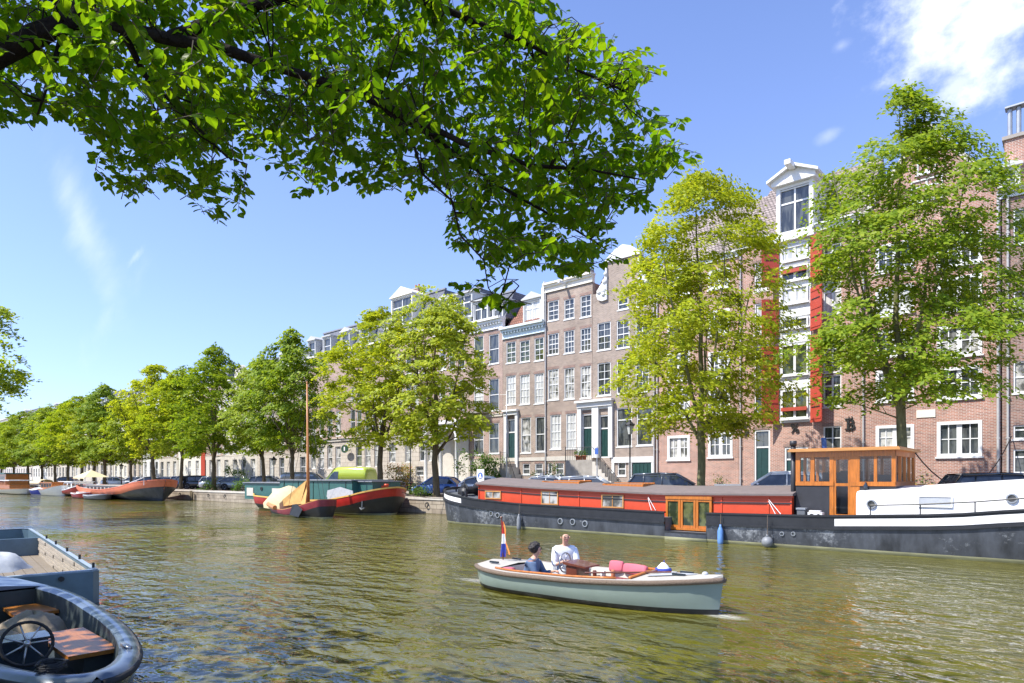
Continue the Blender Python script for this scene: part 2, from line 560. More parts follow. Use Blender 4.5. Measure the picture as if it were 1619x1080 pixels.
mat('steel_blue', (0.10, 0.16, 0.20), 0.35, var=0.2, scale=2)
mat('pale_steel', (0.30, 0.36, 0.41), 0.45, var=0.12, scale=2)
mat('interior_dark', (0.03, 0.042, 0.042), 0.6, var=0.25, scale=4)
mat('bench_wood', (0.36, 0.13, 0.022), 0.35, var=0.3, scale=3, streak=(0.8, 8, 8))
mat('floor_wood', (0.20, 0.165, 0.12), 0.85, var=0.4, scale=5, streak=(8, 0.6, 8))
mat('weathered_wood', (0.36, 0.31, 0.24), 0.85, var=0.35, scale=5, bump=0.4, streak=(0.6, 0.6, 8))
mat('canvas_tan', (0.25, 0.20, 0.14), 0.9, var=0.25, scale=6, bump=0.6, bscale=9)
mat('canvas_cream', (0.60, 0.50, 0.29), 0.9, var=0.1, scale=4, bump=0.6, bscale=5)
mat('canvas_ochre', (0.60, 0.36, 0.12), 0.9, var=0.15, scale=4)
mat('canvas_grey', (0.42, 0.44, 0.46), 0.85, var=0.1, scale=4, bump=0.6, bscale=6)
mat('barge_green', (0.035, 0.115, 0.10), 0.45, var=0.12, scale=3)
mat('barge_red', (0.42, 0.025, 0.02), 0.35, var=0.15, scale=3)
mat('maroon', (0.24, 0.03, 0.04), 0.4, var=0.2, scale=3)
mat('mast_wood', (0.52, 0.22, 0.07), 0.4, var=0.2, scale=3, streak=(6, 6, 0.5))
mat('barge_orange', (0.72, 0.20, 0.10), 0.6, var=0.12, scale=2)
mat('yellow_trim', (0.70, 0.42, 0.10), 0.5, var=0.1)
mat('dark_green', (0.02, 0.06, 0.035), 0.5, var=0.1)
mat('terracotta', (0.45, 0.16, 0.08), 0.8, var=0.15)
mat('lamp_glass', (0.55, 0.56, 0.52), 0.2, var=0.1)
mat('sign_blue', (0.05, 0.12, 0.40), 0.4, var=0.05)
mat('plastic_grey', (0.13, 0.14, 0.15), 0.5, var=0.1)
CARP = {}
for nm, c in dict(car_blue=(0.07, 0.16, 0.45), car_black=(0.015, 0.016, 0.018), car_dark=(0.07, 0.085, 0.11), car_silver=(0.42, 0.45, 0.48),
                  car_white=(0.74, 0.76, 0.78), car_navy=(0.02, 0.035, 0.10), car_grey=(0.30, 0.32, 0.34), van_lime=(0.42, 0.52, 0.06)).items():
    mat(nm, c, 0.22, metal=0.3 if nm in ('car_silver', 'car_grey') else 0.0, var=0.03, coat=0.7)

# ---------------------------------------------------------------- water, quays, street
def water_material():
    m, n, l, p = new_mat('water')
    p.inputs['Roughness'].default_value = 0.045
    p.inputs['IOR'].default_value = 1.75
    p.inputs['Specular IOR Level'].default_value = 0.6
    t = n.new('ShaderNodeTexCoord')
    no = n.new('ShaderNodeTexNoise'); no.inputs['Scale'].default_value = 0.16; no.inputs['Detail'].default_value = 4
    l.new(t.outputs['Object'], no.inputs['Vector'])
    cr = n.new('ShaderNodeValToRGB')
    cr.color_ramp.elements[0].position = 0.35; cr.color_ramp.elements[1].position = 0.65
    cr.color_ramp.elements[0].color = (0.082, 0.078, 0.011, 1)
    cr.color_ramp.elements[1].color = (0.120, 0.108, 0.016, 1)
    l.new(no.outputs[0], cr.inputs[0]); l.new(cr.outputs[0], p.inputs['Base Color'])
    hsum = None
    for sc_, rot, st, amp, det in ((0.75, 0.5, (1.0, 1.9, 1), 0.52, 1), (1.9, -0.3, (1.0, 1.8, 1), 0.36, 2), (5.0, 0.2, (1, 1.5, 1), 0.06, 2), (0.2, 0.1, (1, 1.5, 1), 0.35, 1)):
        mp = n.new('ShaderNodeMapping'); mp.inputs['Scale'].default_value = st; mp.inputs['Rotation'].default_value = (0, 0, rot + 0.7)
        l.new(t.outputs['Object'], mp.inputs[0])
        k = n.new('ShaderNodeTexNoise'); k.inputs['Scale'].default_value = sc_; k.inputs['Detail'].default_value = det
        k.inputs['Distortion'].default_value = 0.6
        l.new(mp.outputs[0], k.inputs['Vector'])
        mu = n.new('ShaderNodeMath'); mu.operation = 'MULTIPLY'; mu.inputs[1].default_value = amp
        l.new(k.outputs[0], mu.inputs[0])
        if hsum is None: hsum = mu.outputs[0]
        else:
            a = n.new('ShaderNodeMath'); a.operation = 'ADD'; l.new(hsum, a.inputs[0]); l.new(mu.outputs[0], a.inputs[1]); hsum = a.outputs[0]
    # calm and ruffled patches
    pn = n.new('ShaderNodeTexNoise'); pn.inputs['Scale'].default_value = 0.085; pn.inputs['Detail'].default_value = 3
    l.new(t.outputs['Object'], pn.inputs['Vector'])
    pr = n.new('ShaderNodeMapRange'); l.new(pn.outputs[0], pr.inputs[0])
    pr.inputs[1].default_value = .38; pr.inputs[2].default_value = .62; pr.inputs[3].default_value = .25; pr.inputs[4].default_value = 1.3
    pm = n.new('ShaderNodeMath'); pm.operation = 'MULTIPLY'; l.new(hsum, pm.inputs[0]); l.new(pr.outputs[0], pm.inputs[1]); hsum = pm.outputs[0]

    def mth(op, a, b_=None, c=None):
        k = n.new('ShaderNodeMath'); k.operation = op
        for i_, v in enumerate((a, b_, c)):
            if v is None: continue
            if isinstance(v, (int, float)): k.inputs[i_].default_value = v
            else: l.new(v, k.inputs[i_])
        return k.outputs[0]
    sp = n.new('ShaderNodeSeparateXYZ'); l.new(t.outputs['Object'], sp.inputs[0])
    xb = mth('SUBTRACT', -4.8, sp.outputs[0])                      # metres behind the sloop's bow
    ya = mth('ABSOLUTE', mth('SUBTRACT', sp.outputs[1], 11.15))
    wake = None
    for sl_, w_, am in ((.36, .22, .20), (.30, .5, -.10), (.20, .3, .08)):
        dd = mth('DIVIDE', mth('SUBTRACT', ya, mth('MULTIPLY', xb, sl_)), w_)
        g_ = mth('MULTIPLY', mth('POWER', 2.718, mth('MULTIPLY', mth('MULTIPLY', dd, dd), -1.0)), am)
        wake = g_ if wake is None else mth('ADD', wake, g_)
    fd_ = n.new('ShaderNodeMapRange'); l.new(xb, fd_.inputs[0]); fd_.inputs[1].default_value = -.2; fd_.inputs[2].default_value = .6
    fe_ = n.new('ShaderNodeMapRange'); l.new(xb, fe_.inputs[0]); fe_.inputs[1].default_value = 5; fe_.inputs[2].default_value = 17; fe_.inputs[3].default_value = 1; fe_.inputs[4].default_value = 0
    hsum = mth('ADD', hsum, mth('MULTIPLY', mth('MULTIPLY', wake, fd_.outputs[0]), fe_.outputs[0]))
    # churned foam where the stem cuts the water and behind the rudder
    fn = n.new('ShaderNodeTexNoise'); fn.inputs['Scale'].default_value = 7; fn.inputs['Detail'].default_value = 8; fn.inputs['Roughness'].default_value = .75
    l.new(t.outputs['Object'], fn.inputs['Vector'])
    foam = None
    for fx, fy, rx_, ry_ in ((-4.75, 11.15, .75, .40), (-10.9, 11.0, 1.2, .45)):
        ex = mth('DIVIDE', mth('SUBTRACT', sp.outputs[0], fx), rx_); ey = mth('DIVIDE', mth('SUBTRACT', sp.outputs[1], fy), ry_)
        q_ = mth('SUBTRACT', 1.0, mth('SQRT', mth('ADD', mth('MULTIPLY', ex, ex), mth('MULTIPLY', ey, ey))))
        foam = q_ if foam is None else mth('MAXIMUM', foam, q_)
    fr_ = n.new('ShaderNodeMapRange'); l.new(mth('ADD', mth('MULTIPLY', mth('MAXIMUM', foam, 0.0), .9), mth('MULTIPLY', fn.outputs[0], 1.0)), fr_.inputs[0])
    fr_.inputs[1].default_value = .82; fr_.inputs[2].default_value = 1.25; fr_.inputs[3].default_value = 0; fr_.inputs[4].default_value = .45
    fmx = n.new('ShaderNodeMix'); fmx.data_type = 'RGBA'; l.new(mth('MULTIPLY', fr_.outputs[0], mth('GREATER_THAN', foam, 0.0)), fmx.inputs[0]); l.new(cr.outputs[0], fmx.inputs[6]); fmx.inputs[7].default_value = (.75, .76, .72, 1)
    l.new(fmx.outputs[2], p.inputs['Base Color'])
    b = n.new('ShaderNodeBump'); b.inputs['Strength'].default_value = 1.0; b.inputs['Distance'].default_value = 0.28
    l.new(hsum, b.inputs['Height']); l.new(b.outputs[0], p.inputs['Normal'])
    M['water'] = m


water_material()
QT = 1.1            # top of the quay
QY = 29.4           # far quay edge
YF = 41.4           # line of the facades
b = MB(); b.add([(-420, -30, 0), (90, -30, 0), (90, 31, 0), (-420, 31, 0)], [(0, 1, 2, 3)])
struct('water', b, M['water'])
b = MB(); b.add([(-900, -900, -0.6), (900, -900, -0.6), (900, 900, -0.6), (-900, 900, -0.6)], [(0, 1, 2, 3)])
struct('canal_bed', b, M['stone_dark'])
b = MB(); b.box(-420, 90, QY + .03, QY + 1, -1.2, QT - .16); struct('quay_wall_far', b, M['quay_stone'])
b = MB()
x = -300.0
random.seed(3)
while x < 60:
    w = random.uniform(1.1, 1.5)
    b.box(x, x + w - 0.015, QY - .03, QY + .45, QT - .16 + random.uniform(0, .006), QT + random.uniform(.0, .012))
    x += w
struct('quay_coping', b, M['stone'])
b = MB(); b.add([(-420, QY + .44, QT), (90, QY + .44, QT), (90, 38.0, QT), (-420, 38.0, QT)], [(0, 1, 2, 3)]); struct('road', b, M['paving'])
b = MB(); b.box(-420, 90, 38.0, 38.16, QT - .2, QT + .13); struct('kerb', b, M['stone'])
b = MB(); b.add([(-420, 38.15, QT + .12), (90, 38.15, QT + .12), (90, 60, QT + .12), (-420, 60, QT + .12)], [(0, 1, 2, 3)]); struct('pavement', b, M['paving'])
b = MB(); b.add([(-900, 52, QT + .1), (900, 52, QT + .1), (900, 900, QT + .1), (-900, 900, QT + .1)], [(0, 1, 2, 3)]); struct('ground_beyond', b, M['paving'])
# near bank, under the photographer
b = MB(); b.box(-420, 90, -14, 0.45, -1.2, QT - .01); struct('quay_near', b, M['quay_stone'])
b = MB(); b.add([(-420, -14, QT), (90, -14, QT), (90, .44, QT), (-420, .44, QT)], [(0, 1, 2, 3)]); struct('near_street', b, M['paving'])

# ---------------------------------------------------------------- windows, doors, walls
WC = {}


def win_meshes(w, h, style):
    """frame mesh and pane mesh; origin at the sill centre, +y goes into the wall"""
    key = (round(w, 1), round(h, 1), style)
    if key in WC: return WC[key]
    w, h = key[0], key[1]
    fb = MB()
    fw = {'thick': .17, 'door': .10, 'bay': .09}.get(style, .068)
    y0 = -.03 if style == 'thick' else .03
    a, z = w / 2, h
    fb.box(-a, -a + fw, y0, .16, 0, z); fb.box(a - fw, a, y0, .16, 0, z)
    fb.box(-a + fw, a - fw, y0 + .003, .16, z - fw, z); fb.box(-a + fw, a - fw, y0 + .003, .16, 0, fw)
    ia, i0, i1 = a - fw, fw, z - fw
    gy = .115
    if style != 'door':
        fb.box(-a - .07, a + .07, y0 - .07, .05, -.09, -.003)
    mid = i0 + (i1 - i0) * .5
    t = .02

    def vbar(x, za=i0, zb=i1, tt=t): fb.box(x - tt, x + tt, gy - .04, gy + .02, za, zb)

    def hbar(zz, tt=t, xa=-ia, xb=ia): fb.box(xa, xb, gy - .042, gy + .02, zz - tt, zz + tt)
    if style in ('sash64', 'plain', 'sash4', 'curt'):
        hbar(mid, .035)
    if style == 'sash64':
        for x in (-ia / 3, ia / 3): vbar(x)
        for zz in (.25, .75): hbar(i0 + (i1 - i0) * zz)
    if style == 'sash4':
        vbar(0)
        hbar(i0 + (i1 - i0) * .75)
        hbar(i0 + (i1 - i0) * .25)
    if style == 'cross':
        vbar(0, tt=.05); hbar(i0 + (i1 - i0) * .68, .05)
    if style == 'tworow':
        vbar(0, tt=.03); hbar(mid, .03)
    if style == 'thick':
        vbar(0, tt=.12)
        for x in (-ia / 2 - .06, ia / 2 + .06): vbar(x, tt=.025)
        hbar(mid, .025)
    if style == 'thick1':
        pass
    if style == 'bay':
        vbar(0, tt=.07)
    if style == 'big':
        hbar(i0 + (i1 - i0) * .7, .04)
    if style == 'door':
        hbar(i0 + (i1 - i0) * .70, .05)
    pb = MB()
    if style == 'door':
        pb.box(-ia, ia, gy, gy + .02, i0 + (i1 - i0) * .70, i1)
    else:
        pb.box(-ia, ia, gy, gy + .02, i0, i1)
    dm = None
    if style == 'door':
        db = MB()
        dt = i0 + (i1 - i0) * .70 - .05
        db.box(-ia, ia, gy, gy + .05, 0.02, dt)
        for s in (-1, 1):
            for za, zb in ((.25, dt * .42), (dt * .5, dt - .15)):
                db.box(s * ia * .5 - ia * .34, s * ia * .5 + ia * .34, gy - .02, gy, za, zb)
        dm = db.mesh('door', M['green_door'])
    WC[key] = (fb.mesh('window', M['white_paint']), pb.mesh('pane', M['glass_dark']), dm)
    return WC[key]


GL = ['glass_dark', 'glass_dark', 'glass_green', 'glass_half', 'glass_curtain']


def glassed(me, g):
    k = (me.name, g)
    if k not in WC:
        m2 = me.copy(); m2.materials.clear(); m2.materials.append(M[g]); WC[k] = m2
    return WC[k]


def add_window(root, xc, z0, w, h, style, y, g=None, doorm='green_door'):
    f, p, d = win_meshes(w, h, style)
    o = OFF[root.name]
    name = 'doorway' if style == 'door' else 'window'
    ob = quick(name, f, root, (xc - o.x, y - o.y, z0 - o.z))
    quick('pane', glassed(p, g or random.choice(GL)), ob)
    if d: quick('door_leaf', glassed(d, doorm), ob)
    return ob


def wall(x0, x1, z0, z1, ops, y, depth=.24, thick=.0):
    """front wall with real openings (xc, z0, z1, w)"""
    mb = MB()
    holes = [(o[0] - round(o[3], 1) / 2, o[0] + round(o[3], 1) / 2, o[1], o[1] + round(o[2] - o[1], 1)) for o in ops]
    xs = sorted({x0, x1} | {v for h in holes for v in h[:2] if x0 < v < x1})
    zs = sorted({z0, z1} | {v for h in holes for v in h[2:] if z0 < v < z1})
    for i in range(len(xs) - 1):
        for j in range(len(zs) - 1):
            cx, cz = (xs[i] + xs[i + 1]) / 2, (zs[j] + zs[j + 1]) / 2
            if any(h[0] < cx < h[1] and h[2] < cz < h[3] for h in holes): continue
            mb.add([(xs[i], y, zs[j]), (xs[i + 1], y, zs[j]), (xs[i + 1], y, zs[j + 1]), (xs[i], y, zs[j + 1])], [(0, 1, 2, 3)])
    for a, c, d, e in holes:
        for q in (((a, d), (a, e)), ((a, e), (c, e)), ((c, e), (c, d)), ((c, d), (a, d))):
            (xa, za), (xb, zb) = q
            mb.add([(xa, y, za), (xb, y, zb), (xb, y + depth, zb), (xa, y + depth, za)], [(0, 1, 2, 3)])
    return mb


def O(px, yt, yb, wpx, style='sash4', g=None, Y=YF):
    x0, x1 = Xat(px - wpx / 2, Y), Xat(px + wpx / 2, Y)
    zt, zb = Hat(px, yt, Y), Hat(px, yb, Y)
    return ((x0 + x1) / 2, zb, zt, x1 - x0, style, g)


def mansard(root, x0, x1, y, z0, z1, inset=1.3, m='slate', depth=11, side=.25):
    b = MB()
    b.add([(x0, y, z0), (x1, y, z0), (x1 - side, y + inset, z1), (x0 + side, y + inset, z1),
           (x0, y + depth, z0), (x1, y + depth, z0), (x1 - side, y + depth - inset, z1), (x0 + side, y + depth - inset, z1)],
          [(0, 1, 2, 3), (1, 5, 6, 2), (5, 4, 7, 6), (4, 0, 3, 7), (3, 2, 6, 7)])
    r = b.build('roof', M[m], root, True)
    c = MB(); c.box(x0 + side - .1, x1 - side + .1, y + inset - .12, y + inset + .15, z1, z1 + .16)
    c.build('roof_edge', M['lead'], root, True)
    return r


def ridge_roof(root, x0, x1, y, z0, z1, depth=11, m='roof_tile'):
    """ridge parallel to the street"""
    b = MB(); h = depth / 2
    b.add([(x0, y, z0), (x1, y, z0), (x1, y + h, z1), (x0, y + h, z1), (x1, y + depth, z0), (x0, y + depth, z0)],
          [(0, 1, 2, 3), (3, 2, 4, 5), (1, 4, 2), (0, 3, 5), (0, 5, 4, 1)])
    return b.build('roof', M[m], root, True)


def dormer(root, xc, y, z0, w, h, depth=2.2, ped=True, style='cross', m='dormer_paint', g=None):
    b = MB(); a = w / 2; t = .16
    b.box(xc - a, xc - a + t, y, y + depth, z0, z0 + h); b.box(xc + a - t, xc + a, y, y + depth, z0, z0 + h)
    b.box(xc - a + t, xc + a - t, y + .003, y + depth, z0 + h - t, z0 + h - .003); b.box(xc - a + t, xc + a - t, y + .003, y + depth, z0, z0 + .12)
    b.box(xc - a - .12, xc + a + .12, y - .14, y + depth, z0 + h, z0 + h + .12)
    if ped:
        b.prism([(xc - a - .12, y - .10, z0 + h + .12), (xc + a + .12, y - .10, z0 + h + .12), (xc, y - .10, z0 + h + .12 + w * .26)], (0, depth, 0))
    d = b.build('dormer', M[m], root, True)
    f, p, _ = win_meshes(w - 2 * t, h - t - .12, style)
    o = OFF[root.name]
    wd = quick('dormer_window', f, d, (xc - o.x, y + .05 - o.y, z0 + .12 - o.z))
    p2 = quick('pane', glassed(p, g or 'glass_dark'), wd)
    # a third level is the deepest allowed: keep the pane with the dormer
    p2.parent = d; p2.location = wd.location
    return d


def chimney(root, x, y, z0, z1, w=1.0, d=.7, m='brick_red', pots=2):
    b = MB()
    b.box(x - w / 2, x + w / 2, y, y + d, z0, z1, 0); b.box(x - w / 2 - .06, x + w / 2 + .06, y - .06, y + d + .06, z1, z1 + .15, 1)
    for i in range(pots):
        px = x - w / 2 + w * (i + .5) / pots
        b.lathe([(.12, 0), (.10, .45)], (px, y + d / 2, z1 + .15), 8, 2)
    return b.build('chimney', [M[m], M['stone_dark'], M['terracotta']], root, True)


def house(label, x0, x1, zt, wm, ops, y=YF, depth=11, cat='house', group=None, base=None, doorm='green_door', strings=(), lintel=True):
    x0 += .012; x1 -= .012
    root = thing('canal_house', label, cat, ((x0 + x1) / 2, y, QT + .12), group=group)
    zb = QT + .05
    mb = wall(x0, x1, zb, zt, ops, y)
    mb.add([(x1, y, zb), (x1, y + depth, zb), (x1, y + depth, zt), (x1, y, zt)], [(0, 1, 2, 3)])
    mb.add([(x0, y, zb), (x0, y + depth, zb), (x0, y + depth, zt), (x0, y, zt)], [(3, 2, 1, 0)])
    mb.add([(x0, y + depth, zb), (x1, y + depth, zb), (x1, y + depth, zt), (x0, y + depth, zt)], [(3, 2, 1, 0)])
    mb.add([(x0, y, zt), (x1, y, zt), (x1, y + depth, zt), (x0, y + depth, zt)], [(0, 1, 2, 3)])
    if lintel:
        for o in ops:
            if o[4] in ('thick', 'bay', 'none'): continue
            z = o[1] + round(o[2] - o[1], 1); w2 = o[3] / 2 + .08
            mb.box(o[0] - w2, o[0] + w2, y - .008, y + .05, z + .003, z + .22, 1)
    mb.build('wall', [M[wm], M['brick_dark' if wm != 'brick_taupe' else 'brick_brown']], root, True)
    for o in ops:
        add_window(root, o[0], o[1], o[3], round(o[2] - o[1], 1), o[4], y, o[5], doorm)
    if base:
        bz, bm, pr = base
        solid = [(o[0], max(zb + .01, o[1] - .02), min(bz, o[1] + round(o[2] - o[1], 1) + .02), o[3] + .04) for o in ops if o[1] < bz]
        xs = sorted({x0, x1} | {v for o in solid for v in (o[0] - o[3] / 2, o[0] + o[3] / 2) if x0 < v < x1})
        zs = sorted({zb, bz} | {v for o in solid for v in (o[1], o[2]) if zb < v < bz})
        bb = MB()
        for i in range(len(xs) - 1):
            for j in range(len(zs) - 1):
                cx, cz = (xs[i] + xs[i + 1]) / 2, (zs[j] + zs[j + 1]) / 2
                if any(abs(cx - o[0]) < o[3] / 2 and o[1] < cz < o[2] for o in solid): continue
                bb.add([(xs[i], y - pr, zs[j]), (xs[i + 1], y - pr, zs[j]), (xs[i + 1], y - pr, zs[j + 1]), (xs[i], y - pr, zs[j + 1])], [(0, 1, 2, 3)])
        for o in solid:
            a, c, d, e = o[0] - o[3] / 2, o[0] + o[3] / 2, o[1], o[2]
            for (xa, za), (xb, zb2) in (((a, d), (a, e)), ((a, e), (c, e)), ((c, e), (c, d)), ((c, d), (a, d))):
                bb.add([(xa, y - pr, za), (xb, y - pr, zb2), (xb, y + .02, zb2), (xa, y + .02, za)], [(0, 1, 2, 3)])
        bb.box(x0, x1, y - pr - .03, y - .003, bz, bz + .06)
        bb.build('plinth', M[bm], root, True)
    for z, hh, pr, m in strings:
        sb = MB(); sb.box(x0 - .003, x1 + .003, y - pr, y + .03, z, z + hh); sb.box(x0 - .003, x1 + .003, y - pr * 1.6, y + .03, z + hh, z + hh + .05)
        sb.build('string_course', M[m], root, True)
    return root


def cornice(root, x0, x1, z0, z1, y=YF, m='white_paint', pr=.35, dent=True):
    b = MB(); h = z1 - z0
    b.box(x0, x1, y - .06, y + .3, z0, z0 + h * .6)
    b.box(x0 - .02, x1 + .02, y - pr * .6, y + .3, z0 + h * .6, z0 + h * .8)
    b.box(x0 - .05, x1 + .05, y - pr, y + .35, z0 + h * .8, z1)
    b.box(x0 - .004, x1 + .004, y - .12, y + .3, z0, z0 + .07)
    if dent:
        x = x0 + .15
        while x < x1 - .1:
            b.box(x, x + .11, y - pr * .55, y, z0 + h * .42, z0 + h * .597); x += .34
    return b.build('cornice', M[m], root, True)


def pipe(root, x, y, z0, z1, m='drainpipe', r=.055):
    b = MB(); b.tube([(x, y - .09, z0), (x, y - .09, z1)], r, 8)
    z = z0 + 1.2
    while z < z1: b.box(x - .08, x + .08, y - .15, y, z, z + .05); z += 2.1
    return b.build('drainpipe', M[m], root, True)


def anchor_sign(root, ch, x, z, size, y=YF):
    """wrought iron wall anchor shaped like a character"""
    cu = bpy.data.curves.new('wall_anchor', 'FONT')
    cu.body = ch; cu.size = size; cu.extrude = .03; cu.align_x = 'CENTER'
    o = bpy.data.objects.new('wall_anchor_tmp', cu)
    sc.collection.objects.link(o)
    dg = bpy.context.evaluated_depsgraph_get()
    me = bpy.data.meshes.new_from_object(o.evaluated_get(dg))
    bpy.data.objects.remove(o)
    me.materials.clear(); me.materials.append(M['iron'])
    of = OFF[root.name]
    a = quick('wall_anchor', me, root, (x - of.x, y - .06 - of.y, z - of.z))
    a.rotation_euler = (R(90), 0, 0)
    return a


# ---- A: dark brick house at the right edge
random.seed(5)
XA0, XA1 = Xat(1584, YF), Xat(1584, YF) + 8.5
ops = []
for yt, yb in ((460, 513), (571, 621)):
    for k in range(3):
        o = O(1614, yt, yb, 22, 'plain', 'glass_half' if k == 0 else None)
        ops.append((o[0] + k * 2.2,) + o[1:])
for yt, yb in ((672, 694), (712, 748), (330, 385)):
    for k in range(3):
        o = O(1614, yt, yb, 22, 'big')
        ops.append((o[0] + k * 2.2,) + o[1:])
h = house('dark brown brick house at the right edge, with a tall chimney stack of metal flues', XA0, XA1, Hat(1600, 300, YF), 'brick_dark', ops, base=(2.2, 'stone_dark', .05))
mansard(h, XA0 + .1, XA1, YF, Hat(1600, 300, YF), Hat(1600, 250, YF), 1.6)
b = MB(); zc0, zc1 = Hat(1600, 300, YF) - .3, Hat(1600, 218, YF)
b.box(XA0 + .1, XA0 + 1.9, YF + .1, YF + 1.5, zc0, zc1, 0); b.box(XA0, XA0 + 2.0, YF + .0, YF + 1.6, zc1, zc1 + .18, 1)
ch = b.build('chimney', [M['brick_red'], M['stone_dark']], h, True)
b = MB()
for i in range(5):
    b.tube([(XA0 + .3 + i * .36, YF + .5, zc1 + .1), (XA0 + .3 + i * .36, YF + .5, zc1 + 1.7)], .11, 10)
b.box(XA0 + .1, XA0 + 1.95, YF + .25, YF + .8, zc1 + 1.72, zc1 + 1.8); b.tube([(XA0 + 1.3, YF + .5, zc1 + 1.8), (XA0 + 1.3, YF + .5, zc1 + 3.1)], .05, 6)
b.build('flue', M['zinc'], ch, True)
cornice(h, XA0 - .1, XA1, Hat(1600, 312, YF), Hat(1600, 296, YF), pr=.4)
dormer(h, XA0 + .35, YF - .1, Hat(1600, 296, YF) + .02, .8, 1.0, ped=True, style='plain')
pipe(h, XA0 + .25, YF, 1.2, Hat(1600, 312, YF))

# ---- B: red brick warehouse with a tall gable
XB0, XB1 = Xat(1361, YF), Xat(1583, YF)
ops = []
for yt, yb in ((671, 711), (585, 634), (520, 563), (452, 497), (382, 428)):
    ops.append(O(1415, yt, yb, 61, 'thick', None))
for yt, yb in ((665, 722), (579, 630), (512, 563), (438, 490), (368, 420)):
    ops.append(O(1517, yt, yb, 71, 'thick', None))
zE = Hat(1470, 330, YF)
h = house('red brick warehouse with a pointed gable and thick-framed white windows, behind the rightmost tree', XB0, XB1, zE, 'brick_red', ops, cat='warehouse', depth=14)
xm = (XB0 + XB1) / 2; zP = Hat(1488, 196, YF)
gops = [O(1470, 300, 335, 26, 'cross', None), O(1490, 240, 270, 20, 'cross', None)]
b = MB(); b.prism([(XB0 + .02, YF, zE), (XB1 - .02, YF, zE), (xm, YF, zP)], (0, .4, 0), 0)
b.build('gable', M['brick_red'], h, True)
b = MB()
for s in (-1, 1):
    xe = xm + s * (XB1 - XB0) / 2
    b.prism([(xe + s * .1, YF - .12, zE - .1), (xe + s * .1, YF - .12, zE + .3), (xm, YF - .12, zP + .42), (xm, YF - .12, zP + .04)], (0, .7, 0))
b.build('gable_coping', M['stone'], h, True)
b = MB(); b.add([(XB0, YF + .3, zE + .1), (xm, YF + .3, zP), (xm, YF + 14, zP), (XB0, YF + 14, zE + .1), (XB1, YF + .3, zE + .1), (XB1, YF + 14, zE + .1)], [(0, 1, 2, 3), (1, 4, 5, 2)])
b.build('roof', M['roof_tile'], h, True)
for zz, ww in ((zE + .5, 1.5), (zE + 2.0, .9)):
    add_window(h, xm, zz, ww, 1.2, 'cross', YF - .1)
b = MB(); pz0, pz1 = Hat(1465, 660, YF), Hat(1465, 648, YF)
b.box(Xat(1449, YF), Xat(1479, YF), YF - .04, YF + .05, pz0, pz1); b.build('stone_plaque', M['cream_paint'], h, True)
pipe(h, XB1 - .12, YF, 1.2, zE, r=.07); pipe(h, XB0 + .15, YF, 1.2, Hat(1361, 400, YF))

# ---- C: warehouse with hoist dormer and red shutters
XC0, XC1 = Xat(1168, YF), Xat(1361, YF)
zC = Hat(1258, 372, YF)
ops = []
for yt, yb in ((600, 652), (545, 592), (480, 528), (415, 460)):
    ops.append(O(1204, yt, yb, 22, 'tworow'))
for yt, yb in ((592, 643), (533, 588), (443, 496), (385, 425)):
    ops.append(O(1316, yt, yb, 28, 'cross', 'glass_curtain' if yt == 443 else 'glass_dark'))
ops.append(O(1316, 673, 711, 28, 'tworow', 'glass_dark'))
ops.append(O(1205, 680, 768, 24, 'door', 'glass_dark'))
ops.append(O(1259, 706, 768, 37, 'door', 'glass_dark'))
h = house('red brick warehouse with open red shutters, a white hoist dormer and wall anchors', XC0, XC1, zC, 'brick_red2', ops, cat='warehouse', depth=11.5)
zR = 23.3
ridge_roof(h, XC0, XC1, YF, zC, zR, 11.5)
bx0, bx1 = Xat(1233, YF), Xat(1283, YF); bc = (bx0 + bx1) / 2; bw = bx1 - bx0
zb0, zb1 = Hat(1258, 668, YF), Hat(1258, 376, YF)
b = MB(); b.box(bx0, bx1, YF - .10, YF + .05, zb0, zb1)
for yy_ in (613, 598, 541, 520, 500, 447, 418, 385):
    z = Hat(1258, yy_, YF); b.box(bx0 - .02, bx1 + .02, YF - .16, YF - .10, z - .04, z + .04)
bay = b.build('hoist_bay', M['white_paint'], h, True)
for yt, yb, g in ((616, 662, 'glass_green'), (545, 593, 'glass_green'), (503, 519, 'glass_dark'), (455, 480, 'glass_curtain'), (421, 444, 'glass_dark'), (388, 412, 'glass_curtain')):
    za, zb_ = Hat(1258, yb, YF), Hat(1258, yt, YF)
    add_window(h, bc, za, bw - .25, round(zb_ - za, 1), 'bay', YF - .235, g)
b = MB()
for yt in (642, 424):
    z = Hat(1258, yt + 8, YF); b.box(bx0 + .18, bx1 - .18, YF - .36, YF - .26, z, z + .22)
b.build('red_rail', M['shutter_red'], h, True)
